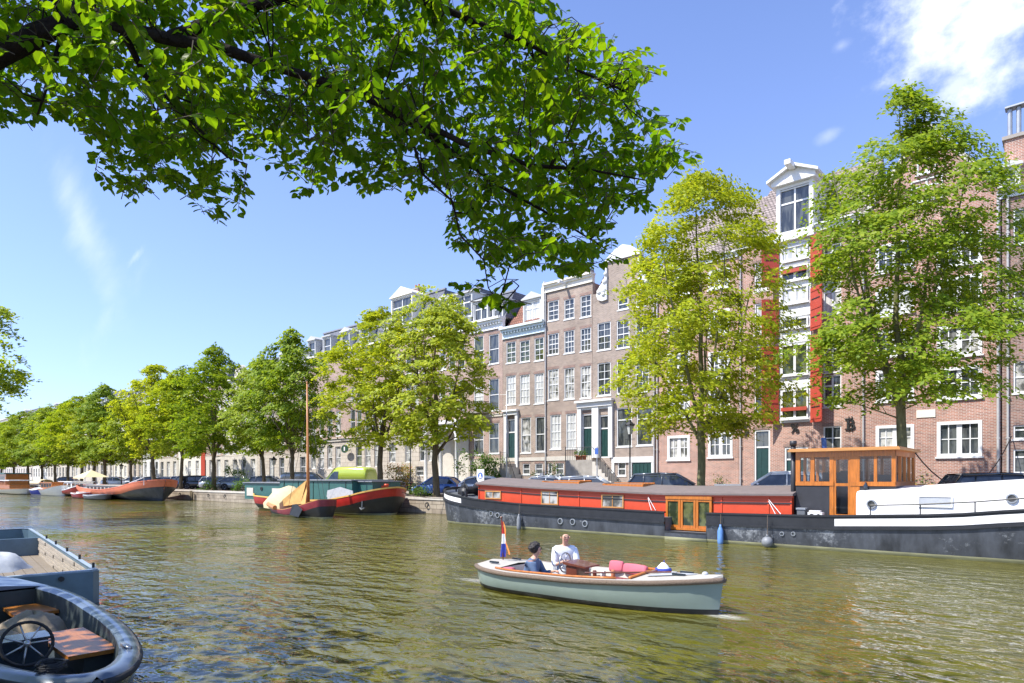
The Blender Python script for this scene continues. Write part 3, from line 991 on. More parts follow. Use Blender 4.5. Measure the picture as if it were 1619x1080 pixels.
for s, hx in ((-1, bx0), (1, bx1)):
    for yt, yb in ((600, 670), (545, 596), (470, 528), (390, 450)):
        za, zb_ = Hat(hx and 1258, yb, YF), Hat(1258, yt - (8 if s > 0 else 0), YF)
        a = R(38); wd = 1.05
        sb = MB(); dx, dy = s * math.cos(a), -math.sin(a)
        p0 = Vector((hx + s * .02, YF - .18, za)); p1 = p0 + Vector((dx * wd, dy * wd, 0)); nrm = Vector((dy * s, -dx * s, 0)).normalized() * .05
        if nrm.y > 0: nrm = -nrm
        sb.prism([p0, p1, p1 + Vector((0, 0, zb_ - za)), p0 + Vector((0, 0, zb_ - za))], nrm, 0)
        for fr in (.08, .5, .92):
            q0 = p0 + (p1 - p0) * .06 + nrm * 1.01; q1 = p0 + (p1 - p0) * .94 + nrm * 1.01; zz = (zb_ - za) * fr
            sb.prism([q0 + Vector((0, 0, zz - .05)), q1 + Vector((0, 0, zz - .05)), q1 + Vector((0, 0, zz + .05)), q0 + Vector((0, 0, zz + .05))], nrm * .6, 0)
        for fr in (.3, .72):
            q0 = p0 + (p1 - p0) * .12 + nrm * 1.02; q1 = p0 + (p1 - p0) * .85 + nrm * 1.02; zz = (zb_ - za) * fr
            sb.prism([q0 + Vector((0, 0, zz - .03)), q1 + Vector((0, 0, zz - .03)), q1 + Vector((0, 0, zz + .03)), q0 + Vector((0, 0, zz + .03))], nrm * .5, 1)
        sb.build('shutter', [M['shutter_red'], M['iron']], h, True)
# hoist dormer
zd0 = Hat(1262, 380, YF); zd1 = Hat(1262, 290, YF)
b = MB()
b.box(bx0 - .25, bx1 + .25, YF - .45, YF + .2, zd0, zd0 + .28); b.box(bx0 - .12, bx1 + .12, YF - .32, YF + .2, zd0 + .28, zd0 + .55)
ja = bw / 2 + .16
b.box(bc - ja, bc - ja + .24, YF - .2, YF + 3.2, zd0 + .55, zd1); b.box(bc + ja - .24, bc + ja, YF - .2, YF + 3.2, zd0 + .55, zd1)
b.box(bc - ja + .24, bc + ja - .24, YF - .19, YF + 3, zd1 - .2, zd1 - .01)
b.box(bc - ja - .2, bc + ja + .2, YF - .5, YF + 3.4, zd1, zd1 + .25)
b.prism([(bc - ja - .45, YF - .48, zd1 + .25), (bc + ja + .45, YF - .48, zd1 + .25), (bc, YF - .48, zd1 + .95)], (0, 4, 0))
for s in (-1, 1):
    b.prism([(bc + s * (ja + .42), YF - .75, zd1 + .2), (bc + s * (ja + .42), YF - .75, zd1 + .36), (bc, YF - .75, zd1 + 1.12), (bc, YF - .75, zd1 + .94)], (0, 4.3, 0))
b.box(bc - .18, bc + .18, YF - 1.5, YF - .5, zd1 + .72, zd1 + 1.0)
d = b.build('hoist_dormer', M['white_paint'], h, True)
wz = zd0 + .6; wh = zd1 - .2 - wz
f, p, _ = win_meshes(2 * ja - .45, wh, 'cross')
of = OFF[h.name]
quick('dormer_window', f, d, (bc - of.x, -.17, wz - of.z)); quick('pane', glassed(p, 'glass_dark'), d, (bc - of.x, -.17, wz - of.z))
cornice(h, XC0, bx0 - .3, zC - .1, zC + .35, pr=.3); cornice(h, bx1 + .3, XC1, zC - .1, zC + .35, pr=.3)
for chh, px, py, s in (('$', 1178.5, 687, 1.05), ('%', 1257, 684, .8), ('B', 1345, 679, .95)):
    anchor_sign(h, chh, Xat(px, YF), Hat(px, py, YF), s)
b = MB(); xq = Xat(1345, YF)
for k in (-.10, .06): b.box(xq + k, xq + k + .03, YF - .09, YF - .02, Hat(1345, 681, YF) - .05, Hat(1345, 681, YF) + .85)
b.box(xq - .30, xq + .1, YF - .1, YF - .02, Hat(1345, 679, YF), Hat(1345, 679, YF) + .05)
b.box(xq - .32, xq + .1, YF - .1, YF - .02, Hat(1345, 679, YF) + .61, Hat(1345, 679, YF) + .66)
b.build('wall_anchor', M['iron'], h, True)
pipe(h, XC0 + .15, YF, 1.2, zC - .3)

# ---- D: plain warehouse behind the yellow-green tree
XD0, XD1 = Xat(1037, YF), XC0
zD = zC - .4
ops = [O(1073, 688, 727, 35, 'thick', 'glass_half'), O(1139, 684, 723, 38, 'thick', 'glass_dark')]
for yt, yb, yt2, yb2 in ((616, 660, 616, 655), (556, 602, 556, 600), (492, 536, 489, 530), (430, 468, 426, 456)):
    ops += [O(1073, yt, yb, 35, 'thick'), O(1137, yt2, yb2, 34, 'thick')]
h = house('red brick warehouse with small white double windows, behind the second tree from the right', XD0, XD1, zD, 'brick_red2', ops, cat='warehouse', depth=11.5)
ridge_roof(h, XD0, XD1, YF, zD, zR - .3, 11.5)
cornice(h, XD0, XD1, zD - .1, zD + .3, pr=.3)
pipe(h, XD0 + .15, YF, 1.2, zD)

# ---- E: taupe neck-gable house
XE0, XE1 = Xat(937, YF), XD0
zE1 = Hat(985, 455, YF)
ops = [O(956, 655, 724, 18, 'door', 'glass_dark'), O(987, 645, 706, 23, 'big', 'glass_dark'), O(1019, 643, 704, 24, 'big', 'glass_dark')]
for yt, yb in ((573, 625), (510, 553)):
    for k, px in enumerate((955, 985, 1015)):
        ops.append(O(px, yt - k * 5, yb - k * 3, 20, 'sash4', 'glass_dark'))
for k, px in enumerate((985, 1013)): ops.append(O(px, 472 - k * 5, 489 - k * 5, 16, 'plain'))
ops.append(O(983, 732, 752, 13, 'plain', 'glass_dark'))
h = house('taupe brick house with a white scrolled neck gable and a dark green basement garage', XE0, XE1, zE1, 'brick_taupe', ops)
of = OFF[h.name]
xm = Xat(985, YF); zP = Hat(985, 392, YF)
b = MB(); b.box(xm - 1.35, xm + 1.35, YF, YF + .4, zE1 - .01, zP - .8)
b.build('neck_gable', M['brick_taupe'], h, True)
b = MB()
b.box(xm - 1.5, xm + 1.5, YF - .15, YF + .5, zP - .8, zP - .55)
b.prism([(xm - 1.45, YF - .1, zP - .55), (xm + 1.45, YF - .1, zP - .55), (xm + .7, YF - .1, zP), (xm, YF - .1, zP + .25), (xm - .7, YF - .1, zP)], (0, .5, 0))
for s in (-1, 1):
    pts = []
    x_ = xm + s * 1.36
    prof = [(0, 2.2), (.10, 2.1), (.16, 1.6), (.3, 1.1), (.62, .8), (.85, .45), (.95, .1), (.8, -.25), (.45, -.4), (0, -.35)]
    b.prism([(x_ + s * q[0], YF - .16, zE1 + q[1] - .3) for q in prof], (0, .35, 0))
    for cx_, cz_, r_ in ((.35, .25, .3), (.7, .15, .2), (.2, .85, .2), (.1, 1.4, .14), (.3, -.1, .18)):
        b.sphere((x_ + s * cx_, YF - .16, zE1 + cz_ - .1), (r_, .14, r_), 10, 6)
b.build('gable_scroll', M['white_paint'], h, True)
b = MB(); b.add([(xm - 1.35, YF + .2, zP - .9), (xm, YF + .2, zP + .1), (xm, YF + 11, zP + .1), (XE0 + .1, YF + 11, zE1), (XE0 + .1, YF + .2, zE1), (xm + 1.35, YF + .2, zP - .9), (XE1 - .1, YF + 11, zE1), (XE1 - .1, YF + .2, zE1)],
        [(4, 0, 1, 2, 3), (1, 5, 7, 6, 2)])
b.build('roof', M['roof_red_tile'], h, True)
gx0, gx1 = Xat(1001, YF), Xat(1032, YF); gz1 = Hat(1016, 731, YF)
b = MB(); b.box(gx0, gx1, YF - .05, YF + .02, QT + .15, gz1)
for i in range(5):
    b.box(gx0 + .06 + i * (gx1 - gx0) / 5, gx0 + (i + 1) * (gx1 - gx0) / 5 - .06, YF - .08, YF - .05, QT + .25, gz1 - .15)
b.build('garage_door', M['green_door'], h, True)
b = MB(); sx0 = Xat(968, YF)
b.box(sx0, XE1 - .1, YF - .12, YF + .02, gz1, gz1 + .42)
for xx in (sx0, gx0 - .3, XE1 - .32): b.box(xx, xx + .22, YF - .10, YF + .02, QT + .12, gz1 - .003)
b.build('garage_surround', M['white_paint'], h, True)
pipe(h, XE1 - .1, YF, 1.2, zE1)

# ---- F: five-storey taupe house
XF0, XF1 = Xat(862, YF), XE0
zF = Hat(900, 455, YF)
ops = []
for yt, yb in ((472, 504), (523, 558), (582, 631)):
    for k, px in enumerate((874.8, 900, 926)):
        gk = {472: 'glass_dark', 523: 'glass_dark', 582: 'glass_half'}[yt]
        d_ = (4, 0, -5)[k] if yt < 560 else (2, 0, -3)[k]
        ops.append(O(px, yt + d_, yb + d_ * .6, 16.5, 'sash64' if yt > 500 else 'sash4', gk))
ops += [O(878.5, 656, 710, 16.5, 'sash64', 'glass_curtain'), O(903, 654, 709, 16.5, 'sash64', 'glass_curtain'), O(928.5, 655, 725, 17, 'door', 'glass_dark'),
        O(885, 732, 750, 12, 'plain', 'glass_dark'), O(865.5 + 4, 732, 750, 6, 'plain', 'glass_dark')]
h = house('tallest taupe brick house, five storeys with three columns of windows and a flat white cornice', XF0, XF1, zF, 'brick_brown', ops)
cornice(h, XF0, XF1, zF, zF + .75, m='cream_paint', dent=False)
b = MB(); b.box(XF0 + .02, XF1 - .02, YF - .05, YF + .1, Hat(900, 726, YF) - .1, Hat(900, 726, YF) + .25); b.build('string_course', M['stone'], h, True)
chimney(h, XF0 + .8, YF + 4, zF, zF + 2.6, 1.3, .9, 'brick_brown')
xh = Xat(895, YF); b = MB(); b.box(xh - .09, xh + .09, YF - 1.0, YF - .06, zF + .25, zF + .45); b.build('hoist_beam', M['white_paint'], h, True)
# shared white door surround of E and F
sx0, sx1 = Xat(915, YF), Xat(970, YF); sz1 = Hat(943, 636, YF)
b = MB()
b.box(sx0, sx1, YF - .30, YF - .02, sz1 - .35, sz1); b.box(sx0 - .1, sx1 + .1, YF - .5, YF - .02, sz1, sz1 + .16)
for xx in (sx0, Xat(943, YF) - .3, sx1 - .35): b.box(xx, xx + (.6 if xx == Xat(943, YF) - .3 else .35), YF - .22, YF - .02, Hat(943, 724, YF), sz1 - .353)
b.box(sx0 + .35, sx1 - .35, YF - .1, YF - .02, sz1 - .55, sz1 - .353)
b.build('door_surround', M['white_paint'], h, True)
pipe(h, XF0 + .1, YF, 1.2, zF)

# ---- G: three windows wide, pale cornice
XG0, XG1 = Xat(795, YF), XF0
zG = Hat(829, 531, YF)
ops = []
for yt, yb in ((538, 572), (593, 639)):
    for k, px in enumerate((808, 829.6, 852.3)):
        d_ = (3, 0, -4)[k] if yt < 560 else (1, 0, -2)[k]
        ops.append(O(px, yt + d_, yb + d_ * .5, 15, 'sash64' if yt == 593 else 'sash4', 'glass_curtain' if yt == 593 else 'glass_green'))
ops += [O(831.5, 661, 716, 15, 'plain', 'glass_half'), O(854, 659, 714, 15, 'plain', 'glass_dark'), O(808.5, 662, 730, 14, 'door', 'glass_dark'), O(832, 733, 750, 12, 'plain', 'glass_dark'), O(852, 733, 750, 12, 'plain', 'glass_dark')]
h = house('grey-brown brick house three windows wide with a pale blue cornice and a hipped dormer', XG0, XG1, zG, 'brick_brown', ops)
cornice(h, XG0, XG1, zG, Hat(829, 513, YF), m='pale_blue_paint', pr=.5)
zg1 = Hat(829, 513, YF)
mansard(h, XG0 + .05, XG1 - .05, YF + .2, zg1, zg1 + 2.9, 2.6, 'roof_red_tile', side=.02)
dormer(h, Xat(835, YF), YF + .5, zg1 + .1, 2.0, 2.1, 3, True, 'cross', g='glass_curtain')
b = MB(); b.prism([(XG1 - .3, YF - .15, zg1), (XG1 - .02, YF - .15, zg1), (XG1 - .02, YF - .15, zg1 + 3.2), (XG1 - .3, YF - .15, zg1 + 2.6)], (0, 1.2, 0)); b.build('side_parapet', M['white_paint'], h, True)
b = MB(); x0_, x1_ = Xat(798.5, YF), Xat(820, YF); z1_ = Hat(808, 651, YF)
b.box(x0_, x1_, YF - .25, YF - .02, z1_ - .3, z1_); b.box(x0_ - .08, x1_ + .08, YF - .4, YF - .02, z1_, z1_ + .14)
for xx in (x0_, x1_ - .28): b.box(xx, xx + .28, YF - .18, YF - .02, QT + .2, z1_ - .303)
b.build('door_surround', M['white_paint'], h, True)
b = MB(); b.box(XG0 + .02, XG1 - .02, YF - .05, YF + .1, Hat(830, 729, YF), Hat(830, 729, YF) + .3); b.build('string_course', M['stone'], h, True)
chimney(h, XG1 - 1.2, YF + 5, zg1 + 1.5, zg1 + 4.6, 1.2, .9, 'brick_brown')

# ---- H: reddish house with balcony
XH0, XH1 = Xat(742, YF), XG0
zH = Hat(768, 524, YF)
ops = []
for yt, yb, st in ((530, 576, 'plain'), (601, 650, 'plain'), (670, 718, 'plain')):
    for k, px in enumerate((757, 781)):
        ops.append(O(px, yt - k * 3 + 2, yb - k * 2 + 1, 15.5, st))
h = house('pinkish red brick house with tall windows and an iron balcony, left of the white flagpole', XH0, XH1, zH, 'brick_pink', ops, base=(Hat(770, 726, YF), 'ashlar', .06), strings=((Hat(770, 660, YF), .2, .08, 'stone'),))
cornice(h, XH0, XH1, zH, Hat(768, 506, YF), m='white_paint', pr=.5)
z1_ = Hat(768, 506, YF)
mansard(h, XH0, XH1, YF + .3, z1_, z1_ + 2.6, 1.5, 'slate')
dormer(h, Xat(757, YF), YF + .2, z1_ + .02, 1.9, 1.9, 2.2, False, 'cross'); dormer(h, Xat(783, YF), YF + .3, z1_ + .02, 1.3, 1.7, 2.2, True, 'plain')
bx = Xat(757, YF); bz = Hat(757, 655, YF)
b = MB(); b.box(bx - 1.3, bx + 1.3, YF - 1.0, YF - .01, bz, bz + .18); b.build('balcony', M['stone_dark'], h, True)
b = MB()
b.box(bx - 1.28, bx + 1.28, YF - .98, YF - .93, bz + 1.0, bz + 1.06)
for i in range(19): b.box(bx - 1.28 + i * .14, bx - 1.26 + i * .14, YF - .97, YF - .94, bz + .18, bz + 1.0)
for s in (-1, 1):
    b.box(bx + s * 1.27 - .02, bx + s * 1.27 + .02, YF - .98, YF - .02, bz + 1.0, bz + 1.05)
    for i in range(6): b.box(bx + s * 1.27 - .01, bx + s * 1.27 + .01, YF - .9 + i * .15, YF - .88 + i * .15, bz + .18, bz + 1.0)
b.build('balcony_railing', M['iron'], h, True)

# ---- I: house with arched white portico
XI0, XI1 = Xat(686, YF), XH0
zI = Hat(713, 528, YF)
ops = []
for yt, yb in ((545, 585), (605, 650)):
    for k, px in enumerate((700, 715, 730)):
        ops.append(O(px, yt - k * 2, yb - k, 10, 'plain'))
h = house('brick house with a white arched stone portico and a wide white dormer', XI0, XI1, zI, 'brick_pink', ops, base=(Hat(713, 672, YF), 'stone', .06))
cornice(h, XI0, XI1, zI, Hat(713, 508, YF), pr=.5)
z1_ = Hat(713, 508, YF)
mansard(h, XI0, XI1, YF + .3, z1_, z1_ + 3.1, 1.5, 'slate')
dormer(h, Xat(731, YF), YF + .1, z1_ + .02, 2.4, 2.3, 2.2, False, 'cross', g='glass_dark'); dormer(h, Xat(700, YF), YF + .1, z1_ + .02, 1.6, 2.2, 2.2, True, 'plain')
b = MB()
px0, px1 = XI0 + .15, XI1 - .1; pzb = QT + .12; zs = Hat(722, 694, YF); zt_ = Hat(722, 672, YF)
n_ar = 2; wa = (px1 - px0) / n_ar
for i in range(n_ar):
    xa, xb_ = px0 + i * wa, px0 + (i + 1) * wa; cc = (xa + xb_) / 2; r_ = wa / 2 - .25
    outer = [(xa, zt_), (xa, zs)]
    arch = [(cc - r_ * math.cos(math.pi * t / 10), zs + r_ * .95 * math.sin(math.pi * t / 10)) for t in range(11)]
    poly = [(xa, YF - 1.5, zs), (xa, YF - 1.5, zt_), (xb_, YF - 1.5, zt_), (xb_, YF - 1.5, zs)] 
    for t in range(10):
        (xa2, za2), (xb2, zb2) = arch[t], arch[t + 1]
        b.prism([(xa2, YF - 1.5, za2), (xa2, YF - 1.5, zt_), (xb2, YF - 1.5, zt_), (xb2, YF - 1.5, zb2)], (0, .4, 0))
    b.box(xa, cc - r_, YF - 1.5, YF - 1.1, zs, zt_); b.box(cc + r_, xb_, YF - 1.5, YF - 1.1, zs, zt_)
b.box(px0 - .1, px1 + .1, YF - 1.65, YF - .06, zt_ + .003, zt_ + .35)
for i in range(n_ar + 1):
    xx = px0 + i * wa + (.2 if i == 0 else -.2 if i == n_ar else 0)
    b.smooth = True
    b.lathe([(.26, 0), (.26, .25), (.19, .3), (.17, 1.6), (.16, zs - pzb - .35), (.24, zs - pzb - .25), (.28, zs - pzb)], (xx, YF - 1.3, pzb), 14)
    b.smooth = False
b.build('portico', M['white_paint'], h, True)
b = MB()
for i in range(5): b.box(px0 + .4, px1 - .4, YF - 1.1 + i * .2, YF - .05, pzb + i * .18 - .001, pzb + (i + 1) * .18)
b.build('steps', M['stone'], h, True)

# ---- J: house with gabled mansard dormer
XJ0, XJ1 = Xat(613, YF), XI0
zJ = Hat(650, 528, YF)
ops = []
for yt, yb in ((560, 592), (612, 645)):
    for k, px in enumerate((622, 634, 646, 658, 671)): ops.append(O(px, yt - k, yb - k * .5, 8, 'plain'))
for px in (621, 646): ops.append(O(px, 700, 731, 10, 'plain', 'glass_half'))
ops.append(O(668, 697, 729, 8, 'plain', 'glass_dark')); ops.append(O(681, 697, 729, 7, 'plain', 'glass_half'))
for px in (633, 664): ops.append(O(px, 738, 752, 12, 'plain', 'glass_dark'))
h = house('brick house with a grey stone ground floor, flower boxes and one big gabled roof dormer', XJ0, XJ1, zJ, 'brick_pink', ops, base=(Hat(650, 690, YF), 'ashlar', .06), strings=((Hat(650, 690, YF), .25, .14, 'stone'),))
z1_ = Hat(650, 512, YF)
cornice(h, XJ0, XJ1, zJ, z1_, pr=.5, m='cream_paint')
mansard(h, XJ0, XJ1, YF + .3, z1_, z1_ + 3.2, 1.4, 'slate')
dormer(h, Xat(636, YF), YF - .1, z1_ + .02, 3.4, 3.0, 3, True, 'cross', 'cream_paint')
chimney(h, XJ0 + .8, YF + 3, z1_ + 2.5, z1_ + 4.7)
# ---- K: long house with arched ground floor windows
XK0, XK1 = Xat(488, YF), XJ0
zK = Hat(550, 566, YF)
ops = []
for px in (496, 509, 522, 535): ops.append(O(px, 617, 636, 6.5, 'plain'))
for px in (496, 509, 522, 535): ops.append(O(px, 650, 689, 7.5, 'plain'))
for px in (558, 568, 581, 592, 603): ops += [O(px, 612, 634, 7, 'plain'), O(px, 648, 686, 7.5, 'plain')]
for px in (496, 509, 522, 535): ops.append(O(px, 706, 741, 8, 'plain', 'glass_half'))
for px in (568, 582, 597): ops.append(O(px, 703, 738, 9, 'plain'))
h = house('long pale brick and stone house with a slate mansard, behind the tall brown mast', XK0, XK1, zK, 'brick_pink', ops, base=(Hat(550, 698, YF), 'ashlar', .06), strings=((Hat(550, 697, YF), .28, .2, 'stone'), (Hat(520, 640, YF), .15, .08, 'stone')))
z1_ = zK + .9
cornice(h, XK0, XK1, zK, z1_, pr=.6, m='cream_paint')
mansard(h, XK0, XK1, YF + .3, z1_, z1_ + 3.1, 1.3, 'slate', side=.8)
for px in (492, 516, 545, 575): dormer(h, Xat(px, YF), YF + .05, z1_ + .02, 1.7, 2.1, 2.4, px != 516, 'plain')
chimney(h, Xat(560, YF), YF + 5, z1_ + 2.8, z1_ + 4.5, 1.4); chimney(h, XK1 - .7, YF + 4, z1_ + 2.8, z1_ + 4.7, 1.1)
for px in (515, 542, 562, 580, 588):
    pass

# ---- far row, seen between the trees
random.seed(21)
farrow = [(408, 488, 590, 'brick_taupe', 'grey-brown house with a stone ground floor, left of the house behind the mast', 'ashlar'),
          (352, 408, 606, 'stone', 'pale stone house with a round-topped roof gable, behind the silver parked cars', 'stone'),
          (318, 352, 612, 'brick_pink', 'pink brick house with a bright red door panel beside a dark tree trunk', 'stone'),
          (282, 318, 618, 'cream_paint', 'cream plastered house between two tree trunks, right of the orange barge', None),
          (252, 282, 624, 'brick_taupe', 'taupe brick house directly behind the bow of the orange barge', 'stone'),
          (226, 252, 628, 'white_paint', 'white plastered house behind the middle of the orange barge', None),
          (202, 226, 632, 'brick_dark', 'dark brown brick house with white windows behind the orange barge', 'ashlar'),
          (180, 202, 633, 'cream_paint', 'cream house with a dark flat roof showing above the trees', None),
          (158, 180, 640, 'brick_pink', 'pinkish house behind the cream canal canopy', 'stone'),
          (138, 158, 644, 'brick_red', 'red brick house far down the canal behind the small red boat', 'stone'),
          (118, 138, 650, 'stone', 'narrow pale stone house far down the canal behind the white boat', None),
          (98, 118, 652, 'brick_taupe', 'narrow taupe house far down the canal, left of the pale stone one', 'stone'),
          (76, 98, 656, 'brick_red2', 'reddish house far down the canal behind the navy boat', 'stone'),
          (52, 76, 660, 'cream_paint', 'cream house far down the canal near the wooden cabin boat', None),
          (26, 52, 664, 'brick_brown', 'brown house far down the canal behind the wooden cabin boat', 'stone'),
          (-6, 26, 666, 'brick_pink', 'pink brick house farthest down the canal at the left edge', 'stone')]
for i, (p0, p1, ytop, wm, lab, bm) in enumerate(farrow):
    x0_, x1_ = Xat(p0, YF), Xat(p1, YF)
    pm = (p0 + p1) / 2; z1_ = Hat(pm, ytop, YF); W_ = x1_ - x0_
    n = max(2, int(W_ / 2.3)); nf = 4 if z1_ < 17 else 5
    sp = W_ / n; fh = (z1_ - QT - 1.9) / nf
    ops = []
    for k in range(n):
        xc = x0_ + sp * (k + .5)
        ops.append((xc, QT + 1.5, QT + 1.5 + fh * .76, min(1.25, sp * .6), 'plain', random.choice(['glass_half', 'glass_curtain', 'glass_dark'])))
        for j in range(1, nf):
            ops.append((xc, QT + 1.6 + fh * j, QT + 1.6 + fh * (j + .66 - j * .05), min(1.2, sp * .55), 'plain', None))
    h = house(lab, x0_, x1_, z1_, wm, ops, base=(QT + 1.3 + fh, bm, .06) if bm else None, lintel=False)
    cornice(h, x0_, x1_, z1_, z1_ + .7, pr=.45, m=random.choice(['cream_paint', 'white_paint']), dent=i < 4)
    if i % 2 == 0:
        mansard(h, x0_, x1_, YF + .3, z1_ + .7, z1_ + 2.6, 1.2, 'slate'); dormer(h, (x0_ + x1_) / 2, YF + .1, z1_ + .72, 1.8, 1.7, 2, True, 'plain')
    elif i == 1:
        b = MB(); cc = (x0_ + x1_) / 2
        b.prism([(cc + 1.5 * math.cos(math.pi * t / 10), YF - .05, z1_ + .7 + 1.9 * math.sin(math.pi * t / 10) ** .8) for t in range(11)], (0, .5, 0)); b.build('roof_gable', M['stone'], h, True)
    else:
        chimney(h, x0_ + 1.5, YF + 4, z1_ + .3, z1_ + 2.4)
    if i == 2:
        b = MB(); xr = Xat(322, YF); b.box(xr - .7, xr + .7, YF - .12, YF - .02, QT + .2, Hat(322, 712, YF)); b.build('red_door_panel', M['shutter_red'], h, True)

# ---------------------------------------------------------------- trees


def lin2(pts):
    def f(x):
        if x <= pts[0][0]: return pts[0][1]
        for (a, va), (c, vc) in zip(pts[:-1], pts[1:]):
            if x <= c: return va + (vc - va) * (x - a) / (c - a)
        return pts[-1][1]
    return f


def leaf_mesh(name, P, N, S, rng, m, lobes=4):
    """P centres, N normals, S sizes -> one folded four-sided leaf each"""
    n = len(P)
    N = N / np.linalg.norm(N, axis=1, keepdims=True)
    A = rng.normal(size=(n, 3)); A -= (A * N).sum(1, keepdims=True) * N; A /= np.linalg.norm(A, axis=1, keepdims=True)
    B = np.cross(N, A)
    S = S[:, None]
    v = np.empty((n, 4, 3))
    v[:, 0] = P - A * S * .62
    v[:, 1] = P + B * S * .36 + N * S * .10
    v[:, 2] = P + A * S * .62
    v[:, 3] = P - B * S * .36 + N * S * .10
    me = bpy.data.meshes.new(name)
    me.vertices.add(n * 4); me.vertices.foreach_set('co', v.reshape(-1))
    me.loops.add(n * 4); me.loops.foreach_set('vertex_index', np.arange(n * 4))
    me.polygons.add(n); me.polygons.foreach_set('loop_start', np.arange(n) * 4); me.polygons.foreach_set('loop_total', np.full(n, 4))
    me.materials.append(m); me.update(); me.validate()
    return me


def tree_meshes(seed, H, zb, Rm, n_t, leaf, per, m_leaf, m_bark, r0=.2, prof=((0, .5), (.25, 1), (.5, .95), (.75, .68), (1, .12)), lean=(0, 0), fork=.26, nlead=6, gap=-.12, sx=1.0):
    """forked trunk with rising leaders, side branches and leaf sprays; H height, zb crown base, Rm crown radius"""
    from mathutils import noise
    rnd = random.Random(seed); rng = np.random.default_rng(seed)
    so = Vector((seed * 7.3, seed * 3.1, seed * 1.7))
    pf = lin2(prof)
    mb = MB(); mb.smooth = True
    nodes = []          # (point, radius) along trunk and leaders

    def limb(p0, dirs, L, ra, rb, n, wig):
        p = Vector(p0); pts = [p.copy()]; rr = [ra]
        for k in range(n):
            f = (k + 1) / n
            d = dirs(f) + Vector((rnd.gauss(0, wig), rnd.gauss(0, wig), rnd.gauss(0, wig * .4)))
            p = p + d.normalized() * (L / n); pts.append(p.copy()); rr.append(ra + (rb - ra) * f)
        mb.tube(pts, rr, 8 if ra > .08 else 6, cap=False)
        for a, c, r1, r2 in zip(pts[:-1], pts[1:], rr[:-1], rr[1:]):
            for q in range(3): nodes.append((a.lerp(c, q / 3), r1 + (r2 - r1) * q / 3))
        nodes.append((pts[-1], rr[-1]))
        return pts
    zf = max(zb * .8, H * fork)
    ln = Vector((lean[0], lean[1], 0)) / max(H, 1)
    tr_ = []
    p = Vector((0, 0, -.1)); pts = [p.copy(), Vector((0, 0, .3))]; q = Vector((0, 0, .3))
    for k in range(5):
        q = q + Vector((rnd.uniform(-.07, .07), rnd.uniform(-.07, .07), (zf - .3) / 5)) + ln * (zf / 5); pts.append(q.copy())
    mb.tube(pts, [r0 * 1.55, r0 * 1.12] + [r0 * (1 - .04 * k) for k in range(5)], 12, cap=False)
    top = pts[-1]
    a0 = rnd.uniform(0, 6.28)
    for k in range(nlead):
        ang = a0 + 6.283 * k / nlead + rnd.uniform(-.35, .35)
        sp = 0.02 if k == 0 else rnd.uniform(.22, .62)
        LH = (H - zf) * (.93 if k == 0 else rnd.uniform(.55, .86))
        out = Vector((math.cos(ang), math.sin(ang), 0))
        st = top - Vector((0, 0, 0 if k < 3 else rnd.uniform(0, (zf - zb * .75) * .8 + .2)))
        limb(st, lambda f, out=out, sp=sp: out * sp * (1.35 - .9 * f) + Vector((0, 0, 1)) + ln * 1.2, LH, r0 * (.72 if k == 0 else rnd.uniform(.38, .56)), .015, 7, .07)
    C_, Nn, Sz = [], [], []
    cnt = tries = 0
    while cnt < n_t and tries < n_t * 30:
        tries += 1
        t = rnd.random() ** .95; ang = rnd.uniform(0, 6.283)
        d3 = Vector((math.cos(ang) * 1.1, math.sin(ang) * 1.1, t * 2.6))
        lump = 1 + .42 * noise.noise(d3 + so)
        rad = Rm * pf(t) * lump * math.sqrt(rnd.uniform(.05, 1.0))
        if rnd.random() > pf(t) + .15: continue
        z = zb + (H - zb) * t
        ax = ln * z * 1.0
        tg = Vector((ax.x + rad * math.cos(ang) * sx, ax.y + rad * math.sin(ang), z + rnd.uniform(-.25, .25) - .12 * rad * (1 - t)))
        if noise.noise(tg * .42 + so) < gap: continue
        best = min(nodes, key=lambda nd: (nd[0] - tg).length + 1.1 * max(0, nd[0].z - tg.z + .35 * (nd[0] - tg).xy.length))
        sp_, r_ = best
        L = (tg - sp_).length
        if L > .25:
            rise = Vector((0, 0, .12 * L))
            m1 = sp_.lerp(tg, .33) - rise * .2 + Vector((rnd.gauss(0, .05 * L), rnd.gauss(0, .05 * L), 0)); m2 = sp_.lerp(tg, .68) + rise * .5 + Vector((rnd.gauss(0, .04 * L), rnd.gauss(0, .04 * L), 0))
            rb = min(r_ * .6, .010 + .011 * L)
            mb.tube([sp_, m1, m2, tg], [rb, rb * .75, rb * .5, .005], 5, cap=False)
            if L > 1.0:
                nodes.append((m1, rb * .75)); nodes.append((m2, rb * .5))
            spots = [tg, m2.lerp(tg, .5)] + ([m2] if L > .8 else []) + ([m1.lerp(m2, .5)] if L > 2 else [])
        else: spots = [tg]
        out = Vector((tg.x - ax.x, tg.y - ax.y, 0)); out = out.normalized() if out.length > .01 else out
        for kk, sp2 in enumerate(spots):
            C_.append(tuple(sp2 + Vector((rnd.gauss(0, .15), rnd.gauss(0, .15), rnd.gauss(0, .08)))))
            Nn.append((out.x * .4 + rnd.gauss(0, .22), out.y * .4 + rnd.gauss(0, .22), 1)); Sz.append(rnd.uniform(.55, 1.25) * (1.0 if kk == 0 else .75))
        cnt += 1
    C_ = np.array(C_); Nn = np.array(Nn); Sz = np.array(Sz)
    reps = np.maximum(6, (per * Sz ** 2).astype(int))
    idx = np.repeat(np.arange(len(C_)), reps)
    u = rng.normal(size=(len(idx), 3)); u /= np.linalg.norm(u, axis=1, keepdims=True)
    u *= rng.random((len(idx), 1)) ** .4
    off = u * np.array([.78, .78, .20]) * Sz[idx][:, None]
    nrm = Nn[idx]
    off[:, 2] -= (off[:, 0] * nrm[:, 0] + off[:, 1] * nrm[:, 1]) * .9
